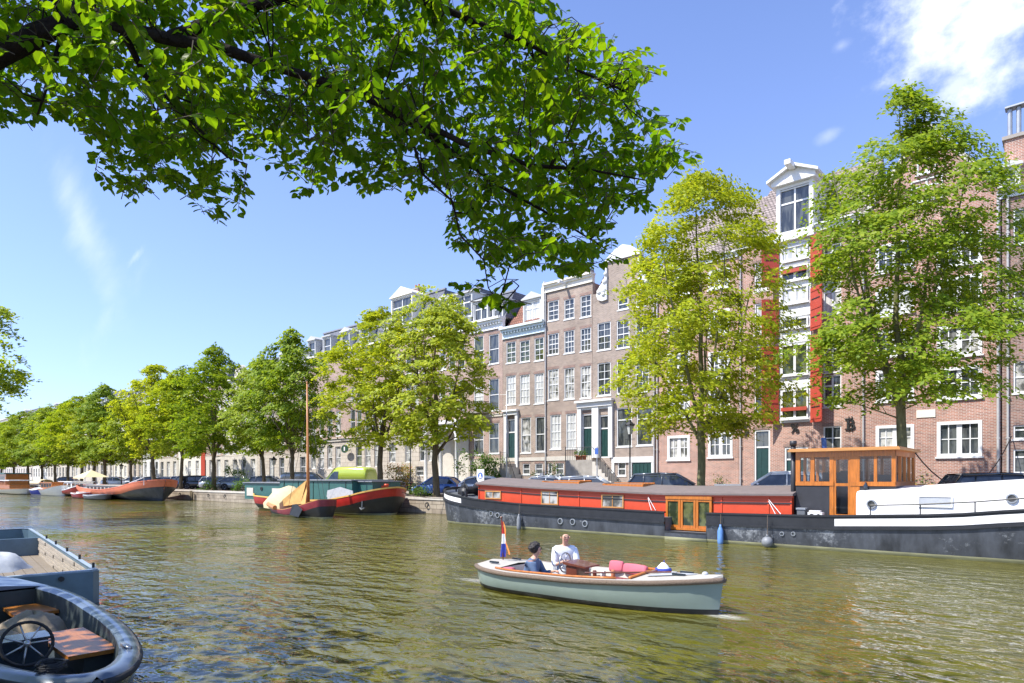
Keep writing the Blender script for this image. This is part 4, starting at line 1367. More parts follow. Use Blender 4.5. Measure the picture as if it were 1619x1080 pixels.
    off[:, 2] -= (u[:, 0] ** 2 + u[:, 1] ** 2) * .22 * Sz[idx]
    P = C_[idx] + off
    N = nrm + np.array([-.15, -.42, 0]) + rng.normal(size=P.shape) * .40
    S = leaf * rng.uniform(.65, 1.25, len(P))
    return mb.mesh('trunk', M[m_bark]), leaf_mesh('crown', P, N, S, rng, M[m_leaf])


def put_tree(ms, label, loc, rz=0, sc_=1.0, group='elm trees along the far quay', name='canal_tree'):
    t = thing(name, label, 'tree', loc, rz, group)
    t.scale = sc_ if hasattr(sc_, '__len__') else (sc_,) * 3
    quick('trunk', ms[0], t); quick('crown', ms[1], t)
    return t


def quaytree(px, Y, ms, label, rz=0, sc_=1.0):
    return put_tree(ms, label, (Xat(px, Y), Y, QT), rz, sc_)


T1 = tree_meshes(11, 17.7, 4.8, 4.7, 560, .175, 48, 'leaf_green', 'bark_green', .21, ((0, .55), (.18, .95), (.42, 1), (.65, .74), (.85, .42), (1, .1)), nlead=7)
T2 = tree_meshes(6, 17.2, 4.0, 5.0, 540, .185, 48, 'leaf_lime', 'bark_green', .21, ((0, .5), (.2, 1), (.5, .95), (.75, .7), (1, .2)), nlead=7)
T3 = tree_meshes(8, 15.4, 3.9, 4.5, 310, .24, 38, 'leaf_lime', 'bark', .24, nlead=6)
T4 = tree_meshes(17, 15.2, 4.3, 4.5, 300, .25, 38, 'leaf_lime', 'bark', .23, ((0, .4), (.3, 1), (.6, .9), (.85, .6), (1, .2)), nlead=6)
T5 = tree_meshes(29, 15.2, 4.0, 4.9, 300, .28, 36, 'leaf_green', 'bark', .22, nlead=5)
T6 = tree_meshes(31, 15.0, 4.4, 4.9, 290, .29, 36, 'leaf_mid', 'bark', .22, ((0, .45), (.3, 1), (.6, .85), (.85, .5), (1, .2)), nlead=5)
YT = 31.0
quaytree(1425, YT, T1, 'large green tree rising behind the wooden wheelhouse, rightmost on the quay', 1.0)
quaytree(1110, YT, T2, 'yellow-green tree in front of the red-shuttered warehouse, second from the right', 2.2)
quaytree(690, YT, T3, 'yellow-green tree beside the small blue car', 0.7)
quaytree(602, YT, T4, 'yellow-green tree just left of the street lamp, behind the red barge bow', 2.9, (1.0, 1.0, .97))
quaytree(462, YT, T5, 'green tree just left of the brown mast', 0.2, (.92, .92, .99))
quaytree(418, YT, T6, 'green tree behind the stern of the green-cabin barge', 1.4, (.85, .85, .88))
quaytree(338, YT, T5, 'tall dark green tree behind the silver parked cars', 3.3, (1.05, 1.05, 1.04))
quaytree(285, YT, T6, 'green tree rising behind the bow of the orange barge', 4.1, (.95, .95, .95))
quaytree(243, YT, T4, 'green tree with a side limb behind the middle of the orange barge', 5.0, (1.1, 1.1, 1.05))
far = [(208, .80, 'smaller green tree left of the one behind the orange barge', T6), (165, .99, 'round green tree above the cream canal canopy', T5),
       (150, .9, 'green tree just left of the cream canal canopy', T3), (128, .97, 'broad green tree behind the white moored boat', T6), (108, .93, 'green tree behind the navy moored boat', T5),
       (88, .95, 'green tree far along the quay, left of the navy boat', T6), (66, .93, 'distant green tree behind the wooden cabin boat', T5), (44, .97, 'distant green tree at the far end of the quay, left of the wooden cabin', T6),
       (22, .95, 'distant green tree near the left edge', T5), (2, .9, 'farthest tree of the quay at the left edge', T6), (-18, 1.0, 'tree of the far quay cut by the left edge', T5)]
for i, (px, s, lab, ms) in enumerate(far):
    quaytree(px, YT, ms, lab, i * 1.3, (s * 1.08, s * 1.08, s))
# near-bank tree reaching over the water at the left edge
TN = tree_meshes(41, 11.6, .2, 6.8, 520, .20, 44, 'leaf_mid', 'bark', .25, ((0, .95), (.3, 1), (.7, .85), (1, .3)), lean=(6, 9), nlead=6, gap=-.3)
put_tree(TN, 'green tree of the near bank leaning in from the left edge over the moored boats', (-47.2, -1.7, QT), 0, .88, group=None)


# ---- the branch overhead: an old elm on the near bank behind and left of the photographer
def W(px, py, z):
    """point at distance z in front of the camera"""
    u = (px - 809.5) / FPX; v = (755 - py) / FPX
    return Vector((z * (-CT + ST * u), z * (ST + CT * u), EYE + z * v))


def inpoly(x, y, poly):
    c = False; n = len(poly); j = n - 1
    for i in range(n):
        xi, yi = poly[i]; xj, yj = poly[j]
        if (yi > y) != (yj > y) and x < (xj - xi) * (y - yi) / (yj - yi) + xi: c = not c
        j = i
    return c


CAN = [(-160, 190), (0, 200), (40, 214), (75, 204), (105, 198), (132, 215), (138, 250), (165, 290), (178, 322), (208, 338), (240, 318), (258, 312), (290, 318), (318, 343), (345, 348), (378, 340), (396, 292), (385, 255),
       (440, 262), (462, 316), (515, 300), (545, 292), (575, 308), (622, 300), (640, 322), (665, 292), (690, 300), (705, 330), (700, 365), (720, 398), (760, 410), (775, 440), (712, 440), (716, 462), (762, 478), (790, 508), (810, 512),
       (828, 480), (800, 460), (815, 428), (870, 432), (905, 440), (950, 420), (985, 440), (1004, 412), (978, 386), (965, 345), (1000, 328), (1025, 366), (1052, 350), (1028, 302), (1078, 292), (1096, 316), (1062, 272),
       (1115, 246), (1070, 222), (1050, 205), (1102, 192), (1052, 180), (1020, 158), (1012, 128), (1085, 130), (1086, 112), (1060, 92), (1020, 72), (985, 74), (975, 48), (950, 32), (900, 24), (880, 4), (850, -60), (700, -330), (-160, -330)]
rnd = random.Random(77)
el = thing('overhanging_elm', 'dark-limbed elm whose leafy branches hang across the top of the view', 'tree', (-6.4, -2.2, QT), group=None)
wood = MB(); wood.smooth = True
limbA = [(-6.4, -2.2, QT - .1), (-6.35, -2.1, 2.6), (-6.2, -1.6, 4.6)]
A0 = W(-60, -160, 4.9)
LA = [Vector(limbA[2]), A0, W(80, -10, 4.2), W(190, 42, 4.0), W(270, 62, 3.95), W(350, 76, 3.95), W(430, 104, 3.95), W(520, 131, 4.0), W(598, 160, 4.1), W(670, 205, 4.3), W(720, 245, 4.6), W(800, 300, 4.7), W(880, 345, 4.8), W(960, 395, 4.9)]
RA = [.16, .09, .046, .041, .037, .034, .029, .025, .030, .024, .018, .013, .009, .005]
wood.tube(limbA, [.34, .28, .2], 12)
wood.tube(LA, RA, 9)
LB = [Vector(limbA[1]) + Vector((0, 0, .4)), W(-260, 260, 4.1), W(-90, 130, 4.0), W(0, 84, 4.0), W(60, 55, 4.0), W(102, 38, 4.0), W(160, -30, 4.4), W(230, -120, 4.5)]
wood.tube(LB, [.16, .12, .085, .072, .066, .058, .045, .03], 9)
LC = [W(270, 62, 3.95), W(400, 10, 4.2), W(520, -30, 4.1), W(640, -10, 4.1), W(740, 30, 4.2), W(840, 72, 4.3), W(900, 105, 4.3), W(1000, 150, 4.4)]
wood.tube(LC, [.045, .036, .03, .026, .02, .015, .010, .005], 7)
LD = [W(520, 131, 4.0), W(640, 180, 4.2), W(740, 230, 4.1), W(840, 262, 4.1), W(930, 268, 4.2), W(1020, 285, 4.3)]
wood.tube(LD, [.03, .022, .018, .014, .009, .004], 7)
LE = [W(190, 42, 4.0), W(230, 120, 4.3), W(300, 190, 4.2), W(360, 250, 4.2)]
wood.tube(LE, [.03, .018, .012, .005], 6)
LF = [W(598, 160, 4.1), W(650, 215, 4.3), W(668, 275, 4.25), W(715, 318, 4.2), W(728, 372, 4.2), W(765, 412, 4.2), W(772, 455, 4.2), W(795, 488, 4.2)]
wood.tube(LF, [.020, .013, .010, .008, .006, .005, .004, .003], 6)
LG = [W(102, 38, 4.3), W(80, 120, 4.0), W(60, 180, 3.9)]
wood.tube(LG, [.02, .012, .005], 6)
limbs = [p for L_ in (LA[1:], LB[2:], LC, LD, LE, LF, LG) for a_, b_ in zip(L_[:-1], L_[1:]) for p in (a_, a_.lerp(b_, .33), a_.lerp(b_, .66))]


def pick(lo=-330):
    while True:
        x, y = rnd.uniform(-160, 1110), rnd.uniform(lo, 515)
        if inpoly(x, y, CAN): return x, y


hubs = []
for i in range(170):
    x, y = pick()
    if y < 0 and rnd.random() < .5: x, y = pick(0)
    d = rnd.uniform(3.5, 5.9)
    h_ = W(x, y, d)
    s = min(limbs, key=lambda q: (q - h_).length)
    mid = s.lerp(h_, .5) + Vector((rnd.uniform(-.12, .12), rnd.uniform(-.12, .12), rnd.uniform(-.02, .14)))
    wood.tube([s, s.lerp(mid, .5) - Vector((0, 0, .03)), mid, mid.lerp(h_, .5) + Vector((0, 0, .03)), h_], [.007, .005, .004, .003, .0025], 5, cap=False)
    hubs += [h_, s.lerp(mid, .6), mid.lerp(h_, .5)]
hubs += limbs[4:]
LV, LF_ = [], []
SHAPE = [(0, 0), (.20, .30), (.48, .38), (.78, .22), (1.0, 0)]


def add_leaf(p, ax, nrm, s):
    ax = ax.normalized(); side = ax.cross(nrm)
    if side.length < 1e-4: return
    side.normalize(); up = side.cross(ax)
    b0 = len(LV)
    curl = rnd.uniform(.02, .16)
    for t, w in SHAPE: LV.append(p + ax * (t * s) - up * (curl * t * t * s))
    for sg in (1, -1):
        for t, w in SHAPE[1:-1]: LV.append(p + ax * (t * s) + side * (sg * w * s * 1.02) + up * (.10 * s - curl * t * t * s))
    for o_, sg in ((5, 1), (8, -1)):
        fs = [(0, 1, o_), (1, 2, o_ + 1, o_), (2, 3, o_ + 2, o_ + 1), (3, 4, o_ + 2)]
        for f in fs: LF_.append(tuple(b0 + q for q in (f if sg > 0 else f[::-1])))


tw = MB()


def twig(end, L, n, droop):
    d = Vector((rnd.gauss(0, 1), rnd.gauss(0, 1), rnd.gauss(-.35, .45))).normalized()
    s = end - d * L
    pts = [s, s.lerp(end, .5) + Vector((0, 0, .03)), end]
    tw.tube(pts, [.0035, .0025, .0012], 3, cap=False)
    for k in range(n):
        t = .12 + .88 * (k + .5) / n
        p = pts[0].lerp(pts[1], t * 2) if t < .5 else pts[1].lerp(pts[2], t * 2 - 1)
        side = d.cross(Vector((0, 0, 1)))
        if side.length < .1: side = Vector((1, 0, 0))
        side.normalize(); sg = 1 if k % 2 else -1
        ax = (d * .7 + side * sg * rnd.uniform(.6, 1.1) + Vector((rnd.gauss(0, .15), rnd.gauss(0, .15), -droop + rnd.gauss(0, .25)))).normalized()
        nr = Vector((rnd.gauss(0, .32), rnd.gauss(0, .32), 1)).normalized()
        add_leaf(p + ax * .008, ax, nr, rnd.uniform(.048, .080) * (1.05 if t < .8 else .8))
    return s


def visible_ok(p):
    q = p - Vector((0, 0, EYE)); z = -q.x * CT + q.y * ST
    if z < .5: return False
    u = (q.x * ST + q.y * CT) / z; v = q.z / z
    return inpoly(809.5 + u * FPX, 755 - v * FPX, CAN)


cnt = 0
while cnt < 2450:
    x, y = pick()
    if y < -10 and rnd.random() < .45: continue
    d = rnd.uniform(3.9, 6.6) if not (x < 640 and y < 190) else (rnd.uniform(3.4, 3.9) if rnd.random() < .07 else rnd.uniform(4.15, 6.6))
    e = W(x, y, d)
    L = rnd.uniform(.16, .34)
    n0, f0 = len(LV), len(LF_)
    dd = min(hubs, key=lambda q: (q - e).length)
    if (dd - e).length > .5 and rnd.random() < .9: continue
    t0v, t0f, t0m, t0s = len(tw.v), len(tw.f), len(tw.m), len(tw.sm)
    s = twig(e, L, rnd.randint(8, 11), .5)
    bad = sum(0 if visible_ok(v) else 1 for v in LV[n0::11])
    if bad > 1:
        del LV[n0:]; del LF_[f0:]; del tw.v[t0v:]; del tw.f[t0f:]; del tw.m[t0m:]; del tw.sm[t0s:]
        continue
    if (dd - s).length < .3: tw.tube([dd, dd.lerp(s, .5) + Vector((0, 0, .03)), s], [.003, .003, .0025], 3, cap=False)
    cnt += 1
# the rest of the crown shades the moored boats and the bank
for i in range(420):
    p = Vector((rnd.uniform(-17, -4), rnd.uniform(-6, 1.2), rnd.uniform(4.6, 8.5)))
    z = -p.x * CT + p.y * ST; u = (p.x * ST + p.y * CT) / max(z, .1); v = (p.z - EYE) / max(z, .1)
    if z > 0 and u > -1.0 and v < .95: continue
    for k in range(9):
        q = p + Vector((rnd.gauss(0, .35), rnd.gauss(0, .35), rnd.gauss(0, .15)))
        add_leaf(q, Vector((rnd.gauss(0, 1), rnd.gauss(0, 1), rnd.gauss(-.3, .3))), Vector((rnd.gauss(0, .3), rnd.gauss(0, .3), 1)).normalized(), rnd.uniform(.22, .34))
# the same crown goes on above the frame
for i in range(130):
    x, y = rnd.uniform(-500, 1000), rnd.uniform(-900, -150)
    twig(W(x, y, rnd.uniform(4.5, 7)), .3, 9, .5)
wood.build('limbs', M['bark_dark'], el, True)
tw.build('twigs', M['twig'], el, True)
lm = MB(); lm.v = [tuple(v) for v in LV]; lm.f = LF_; lm.m = [0] * len(LF_); lm.sm = [False] * len(LF_)
lm.build('foliage', M['leaf_near'], el, True)


# ---- shrubs
def shrub(label, x0, x1, y0, y1, z0, z1, n, leaf, m='shrub_green', seed=1, cat='shrub', name='shrub', stems=9):
    rng = np.random.default_rng(seed); rn = random.Random(seed)
    t = thing(name, label, cat, ((x0 + x1) / 2, (y0 + y1) / 2, z0))
    nc = max(6, n // 45)
    c = np.stack([rng.uniform(x0, x1, nc), rng.uniform(y0, y1, nc), z0 + (z1 - z0) * (1 - rng.random(nc) ** 1.6 * .9) * rng.uniform(.55, 1, nc)], 1)
    idx = rng.integers(0, nc, n)
    P = c[idx] + rng.normal(size=(n, 3)) * np.array([.22, .22, .2])
    N = rng.normal(size=(n, 3)) * .6 + np.array([0, -.3, 1])
    me = leaf_mesh('foliage', P - np.array(t.location), N, leaf * rng.uniform(.7, 1.2, n), rng, M[m])
    quick('foliage', me, t)
    b = MB()
    for k in range(stems):
        q = c[rn.randrange(nc)]
        b.tube([((x0 + x1) / 2 + (q[0] - (x0 + x1) / 2) * .6, (q[1] + y0) / 2, z0), tuple(q)], [.02, .008], 4)
    b.build('stems', M['twig'], t, True)
    return t


S_ = QT + .12
shrub('big bright green shrub in front of the pinkish house, right of the portico', Xat(730, 40), Xat(797, 40), 39.4, 40.9, S_, Hat(765, 712, 40), 2600, .17, seed=2)
shrub('small green shrub climbing beside the door steps left of the flower pots', Xat(863, 40), Xat(893, 40), 40, 40.9, S_, Hat(880, 733, 40), 700, .13, seed=3)
shrub('pale green plant beside the basement windows of the grey-brown house', Xat(836, 40), Xat(848, 40), 40, 40.9, S_, Hat(842, 742, 40), 300, .13, seed=4)
shrub('hedge of orange and green flowers left of the lamp post by the stone ground floor', Xat(616, 40), Xat(645, 40), 39.6, 40.8, S_, Hat(630, 728, 40), 1500, .17, 'flower_mix', 5, 'flower bed', 'flower_hedge')
shrub('green bush between the parked cars and the stone house', Xat(352, 38.5), Xat(380, 38.5), 38.3, 39.6, S_, Hat(366, 737, 38.5), 900, .2, seed=6)
shrub('weeds growing on the quay edge left of the blue car', Xat(652, 30.3), Xat(676, 30.3), 29.8, 30.6, QT, QT + .75, 500, .10, seed=7, cat='weeds', name='quay_weeds')
shrub('light green shrub on the quay at the stern of the green-cabin barge', Xat(373, 30.3), Xat(392, 30.3), 29.8, 30.9, QT, QT + 1.3, 700, .13, seed=8)
shrub('dark green shrub on the quay between the navy and silver cars', Xat(318, 30.4), Xat(333, 30.4), 30, 31.3, QT, QT + 1.2, 500, .14, seed=9)
shrub('reddish climber at the foot of the brick wall behind the wheelhouse', Xat(1448, 41), Xat(1468, 41), 41.0, 41.3, S_, S_ + 2.0, 260, .10, seed=10, cat='climber', name='climbing_plant')
shrub('thin dark climber at the foot of the brick wall right of the big tree trunk', Xat(1128, 41), Xat(1145, 41), 41.0, 41.3, S_, S_ + 1.5, 150, .10, seed=12, cat='climber', name='climbing_plant')

# ---------------------------------------------------------------- boats


def clear_glass():
    m, n, l, p = new_mat('glass_clear')
    gm = n.new('ShaderNodeNewGeometry')
    tr = n.new('ShaderNodeBsdfTransparent'); tr.inputs[0].default_value = (.86, .89, .87, 1)
    gl = n.new('ShaderNodeBsdfGlossy'); gl.inputs['Roughness'].default_value = .03
    fr = n.new('ShaderNodeFresnel'); fr.inputs[0].default_value = 1.5
    ad = n.new('ShaderNodeMath'); ad.operation = 'MULTIPLY_ADD'; ad.inputs[1].default_value = 1.0; ad.inputs[2].default_value = .02
    mx = n.new('ShaderNodeMixShader')
    fc = n.new('ShaderNodeMath'); fc.operation = 'SUBTRACT'; fc.inputs[0].default_value = 1.0; l.new(gm.outputs['Backfacing'], fc.inputs[1]); fk = n.new('ShaderNodeMath'); fk.operation = 'MULTIPLY'
    l.new(fr.outputs[0], ad.inputs[0]); l.new(ad.outputs[0], fk.inputs[0]); l.new(fc.outputs[0], fk.inputs[1]); l.new(fk.outputs[0], mx.inputs[0]); l.new(tr.outputs[0], mx.inputs[1]); l.new(gl.outputs[0], mx.inputs[2])
    l.new(mx.outputs[0], n['Material Output'].inputs['Surface'])
    M['glass_clear'] = m


clear_glass()


def sstep(a, b, x):
    t = max(0, min(1, (x - a) / (b - a))); return t * t * (3 - 2 * t)


def hull(root, xs, hb, g, levels, bands, mats, keel=-.5, p=2.6, rakes=(0, 0), inner=None, name='hull', bandf=None):
    """xs station x's; hb(x), g(x) half beam and sheer; levels(x, g) list of z from the gunwale down"""
    x0, x1 = xs[0], xs[-1]; L = x1 - x0
    b = MB(); b.smooth = True
    rings = []
    for x in xs:
        t = (x - x0) / L; gz = g(x); h = hb(x)
        zs = [gz] + levels(x, gz) + [keel]
        ring = []
        for z in zs:
            a = max(0, min(1, (gz - z) / (gz - keel)))
            y = h * (1 - a ** p) if h > 0 else 0
            sx = -rakes[1] * a * max(0, (t - .75) / .25) ** 2 + rakes[0] * a * max(0, (.25 - t) / .25) ** 2
            ring.append((x + sx, -y, z))
        rings.append(ring + [(q[0], -q[1], q[2]) for q in ring[::-1][1:]])
    m_ = len(rings[0]); nl = len(bands)
    for i in range(len(rings) - 1):
        for k in range(m_ - 1):
            j = k if k < nl else m_ - 2 - k
            mi = bands[j]
            if bandf:
                mi = bandf(j, (xs[i] + xs[i + 1]) / 2, mi)
            b.add([rings[i][k], rings[i][k + 1], rings[i + 1][k + 1], rings[i + 1][k]], [(3, 2, 1, 0)], mi)
    for rr in (rings[0], rings[-1]):
        if abs(rr[0][1]) > .02:
            for k in range(nl):
                a_, b_ = rr[k], rr[k + 1]; c_, d_ = rr[m_ - 2 - k], rr[m_ - 1 - k]
                b.add([a_, b_, c_, d_], [(0, 1, 2, 3)], bands[k])
    o = b.build(name, [M[q] for q in mats], root)
    # weld neighbouring faces so that the plating shades smoothly
    import bmesh
    bm = bmesh.new(); bm.from_mesh(o.data); bmesh.ops.remove_doubles(bm, verts=bm.verts, dist=.0005); bmesh.ops.recalc_face_normals(bm, faces=bm.faces); bm.to_mesh(o.data); bm.free()
    return o


def deck(root, xs, hb, z, m, inset=.06, name='deck'):
    b = MB()
    for i in range(len(xs) - 1):
        a, c = xs[i], xs[i + 1]
        b.add([(a, -max(0, hb(a) - inset), z(a)), (c, -max(0, hb(c) - inset), z(c)), (c, max(0, hb(c) - inset), z(c)), (a, max(0, hb(a) - inset), z(a))], [(0, 1, 2, 3)])
    return b.build(name, M[m], root)


def rail_along(root, xs, hb, z, w, h, m, name, out=.03, sides=(-1, 1), sm=False):
    """rectangular strip following the hull side"""
    b = MB()
    for s in sides:
        rings = []
        for x in xs:
            y = hb(x)
            rings.append([(x, s * (y + out), z(x)), (x, s * (y + out), z(x) - h), (x, s * max(0, y + out - w), z(x) - h), (x, s * max(0, y + out - w), z(x))])
        b.loft(rings, True, True)
    return b.build(name, M[m], root)


def porthole(b, c, r, axis='y', mi=0, mg=1):
    b.wheel(c, r, .06, axis, 16, mi, r * .7)
    b.wheel((c[0], c[1] + .012, c[2]), r * .72, .03, axis, 14, mg)


def lin(pts):
    def f(x):
        if x <= pts[0][0]: return pts[0][1]
        for (a, va), (c, vc) in zip(pts[:-1], pts[1:]):
            if x <= c: return va + (vc - va) * (x - a) / (c - a)
        return pts[-1][1]
    return f


# ============ the big red and black houseboat
HX, HY = -12.0, 25.85
hbt = thing('houseboat', 'long black houseboat with red cabin sides, varnished wheelhouse and white after cabin', 'houseboat', (HX, HY, 0))
hx = lambda px, Y=23.4: Xat(px, Y) - HX
n0, n1 = hx(1053.5, 23.5), hx(1119, 23.5)
B0, B1 = -27.3 - HX, 4.2 - HX


def hhb(x):
    if x < B0 + 3.4: return 2.5 * max(0, 1 - ((B0 + 3.4 - x) / 3.4) ** 2.3) ** .5
    if x > B1 - 5: return 2.5 * max(0, 1 - ((x - B1 + 5) / 5) ** 2.6) ** .6
    return 2.5


gcore = lin([(B0, 1.90), (B0 + 1.5, 1.66), (B0 + 4, 1.38), (B0 + 7, 1.22), (n0, 1.10), (hx(1300), 1.18), (hx(1500), 1.36), (hx(1619), 1.58), (B1, 2.0)])
hg = lambda x: .36 if n0 < x < n1 else gcore(x)
xs = sorted([B0 + .001, B0 + .03, B0 + .12, B0 + .3, B0 + .55, B0 + .9, B0 + 1.3, B0 + 1.8, B0 + 2.4, B0 + 3.0, B0 + 3.5] + [B0 + 4 + i * .9 for i in range(27)] + [n0 - .002, n0 + .002, n1 - .002, n1 + .002] + [B1 - .8, B1 - .4, B1 - .2, B1 - .08, B1 - .001, hx(1320), hx(1323)])
rubz = lambda x: min(gcore(x) - .40, hg(x) - .03) if not (n0 < x < n1) else .30


def hlev(x, g):
    r = rubz(x)
    return [g - min(.10, (g - r) * .3), r + min(.06, (g - r) * .3), r - .05 if r > .4 else r - .02, .13, -.03]


def hband(j, x, mi):
    if j == 1 and (x < B0 + 3.2 or x > hx(1321)): return 3
    return mi


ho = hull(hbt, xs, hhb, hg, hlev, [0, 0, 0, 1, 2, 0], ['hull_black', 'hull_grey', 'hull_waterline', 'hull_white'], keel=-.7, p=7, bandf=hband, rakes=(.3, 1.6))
deck(hbt, xs, hhb, lambda x: hg(x) - (.22 if not n0 < x < n1 else .02), 'plastic_grey')
sx_ = [x for x in xs if x < n0 - .001]; sy_ = [x for x in xs if x > n1 + .001]
for part_ in (sx_, sy_):
    rail_along(hbt, part_, hhb, lambda x: gcore(x) + .03, .16, .06, 'hull_black', 'gunwale', .04)
rail_along(hbt, sx_, hhb, lambda x: gcore(x) - .39, .1, .07, 'hull_black', 'rubbing_strake', .07)
rail_along(hbt, sy_, hhb, lambda x: gcore(x) - .39, .1, .07, 'hull_black', 'rubbing_strake', .07)
for px, py, r_ in ((777.7, 812, .14), (788, 814.5, .14), (887, 824, .15), (906.5, 825, .15), (926, 828, .15), (1237, 844, .08), (1255, 844, .08)):
    b = MB(); x = Xat(px, 23.4) - HX; porthole(b, (x, -hhb(x) + .005, Hat(px, py, 23.4)), r_)
    b.build('hull_porthole', [M['zinc'], M['glass_dark']], hbt)
# red cabin
c0, c1 = hx(757, 24.0), hx(1252, 24.0); cy = 24.0 - HY; cyf = 27.7 - HY
ctop = lin([(c0, 2.16), (hx(850, 24), 1.98), (hx(1050, 24), 1.80), (c1, 1.86)])
wins = [(767, 792, 776, 789), (855.5, 882.5, 776, 798), (951, 986, 782, 803)]
b = MB()
xs_c = sorted([c0, c1, hx(1054, 24), hx(1127, 24)] + [c0 + (c1 - c0) * i / 16 for i in range(1, 16)])
d0, d1 = hx(1054, 24), hx(1127, 24)
rings = []
for i in range(len(xs_c) - 1):
    a, c = xs_c[i], xs_c[i + 1]
    if a >= d0 - .01 and c <= d1 + .01:
        b.add([(a, cy, 1.72), (c, cy, 1.72), (c, cy, ctop(c)), (a, cy, ctop(a))], [(0, 1, 2, 3)])
    else:
        b.add([(a, cy, .6), (c, cy, .6), (c, cy, ctop(c)), (a, cy, ctop(a))], [(0, 1, 2, 3)])
    b.add([(a, cyf, .6), (c, cyf, .6), (c, cyf, ctop(c)), (a, cyf, ctop(a))], [(3, 2, 1, 0)])
for x, s in ((c0, 1), (c1, -1)):
    q = [(x, cy, .6), (x, cyf, .6), (x, cyf, ctop(x)), (x, 0, ctop(x) + .32), (x, cy, ctop(x))]
    b.add(q, [(0, 1, 2, 3, 4) if s < 0 else (4, 3, 2, 1, 0)])
# vertical edges and top moulding
for px in (757.6, 824, 915.5, 1027, 1141, 1215, 1251):
    x = hx(px, 24); b.box(x - .03, x + .03, cy - .03, cy, .8, ctop(x) - .02)
cabin = b.build('cabin', M['cabin_red'], hbt)
b = MB()
for i in range(len(xs_c) - 1):
    a, c = xs_c[i], xs_c[i + 1]
    if a >= d0 - .01 and c <= d1 + .01: continue
    b.prism([(a, cy - .04, ctop(a) - .32), (c, cy - .04, ctop(c) - .32), (c, cy - .04, ctop(c) - .27), (a, cy - .04, ctop(a) - .27)], (0, .038, 0))
b.build('moulding', M['black_panel'], cabin)
b = MB(); b.smooth = False
rings = []
for x in [c0 - .12] + xs_c[1:-1] + [c1 + .08]:
    t = ctop(x)
    rings.append([(x, cy - .16, t - .02), (x, cy - .16, t + .05), (x, cy * .55, t + .24), (x, 0, t + .34), (x, cyf * .55, t + .24), (x, cyf + .16, t + .05), (x, cyf + .16, t - .02)])
b.loft(rings, True, True)
roof = b.build('cabin_roof', M['roof_felt'], hbt)
b = MB()
rings = []
for x in [c0 - .10] + xs_c[1:-1] + [c1 + .06]:
    t = ctop(x); rings.append([(x, cy - .10, t - .08), (x, cy - .10, t - .021), (x, cy - .003, t - .021), (x, cy - .003, t - .08)])
b.loft(rings, True, True); b.build('eave_board', M['cabin_red'], cabin)
for pa, pb_, ya, yb in wins:
    x0_, x1_ = hx(pa, 23.97), hx(pb_, 23.97); pm = (pa + pb_) / 2; z1_, z0_ = Hat(pm, ya, 23.97), Hat(pm, yb, 23.97)
    b = MB(); t = .055
    b.box(x0_, x1_, cy - .05, cy + .01, z0_, z0_ + t); b.box(x0_, x1_, cy - .05, cy + .01, z1_ - t, z1_)
    b.box(x0_, x0_ + t, cy - .048, cy + .01, z0_ + t, z1_ - t); b.box(x1_ - t, x1_, cy - .048, cy + .01, z0_ + t, z1_ - t)
    xm_ = (x0_ + x1_) / 2; b.box(xm_ - .015, xm_ + .015, cy - .04, cy + .01, z0_ + t, z1_ - t)
    w_ = b.build('cabin_window', M['varnish_top'], hbt)
    b = MB(); b.box(x0_ + t, x1_ - t, cy - .02, cy - .003, z0_ + t, z1_ - t); b.build('pane', M['glass_half'], w_)
z0_, z1_ = .38, 1.72
b = MB(); n_ = 3; w_ = (d1 - d0) / n_; t = .10
b.box(d0, d1, cy - .12, cy + .05, z1_ - .1, z1_ + .04); b.box(d0, d1, cy - .14, cy + .05, z0_, z0_ + .1)
for i in range(n_):
    a, c = d0 + i * w_, d0 + (i + 1) * w_
    b.box(a + .01, a + t, cy - .10, cy, z0_ + .1, z1_ - .1); b.box(c - t, c - .01, cy - .10, cy, z0_ + .1, z1_ - .1)
    b.box(a + t, c - t, cy - .09, cy, z0_ + .1, z0_ + .19); b.box(a + t, c - t, cy - .09, cy, z1_ - .19, z1_ - .1)
fd = b.build('french_doors', M['varnish'], hbt)
b = MB(); b.box(d0 + .1, d1 - .1, cy - .05, cy - .03, z0_ + .15, z1_ - .15); b.build('pane', M['glass_green'], fd)
for pa, pb_, y_ in ((862, 921, 25.4), (958, 1022, 25.2)):
    x0_, x1_ = Xat(pa, y_) - HX, Xat(pb_, y_) - HX; t = ctop((x0_ + x1_) / 2) + .2
    b = MB(); yy0, yy1 = y_ - HY - .3, y_ - HY + .8
    b.box(x0_, x1_, yy0, yy0 + .08, t - .1, t + .13); b.box(x0_, x1_, yy1 - .08, yy1, t - .1, t + .2); b.box(x0_, x0_ + .08, yy0 + .08, yy1 - .08, t - .1, t + .16); b.box(x1_ - .08, x1_, yy0 + .08, yy1 - .08, t - .1, t + .16)
    hatch = b.build('roof_hatch', M['varnish'], hbt)
    b = MB(); b.add([(x0_ + .08, yy0 + .08, t + .10), (x1_ - .08, yy0 + .08, t + .10), (x1_ - .08, yy1 - .08, t + .15), (x0_ + .08, yy1 - .08, t + .15)], [(0, 1, 2, 3)]); b.build('hatch_cover', M['roof_felt'], hatch)
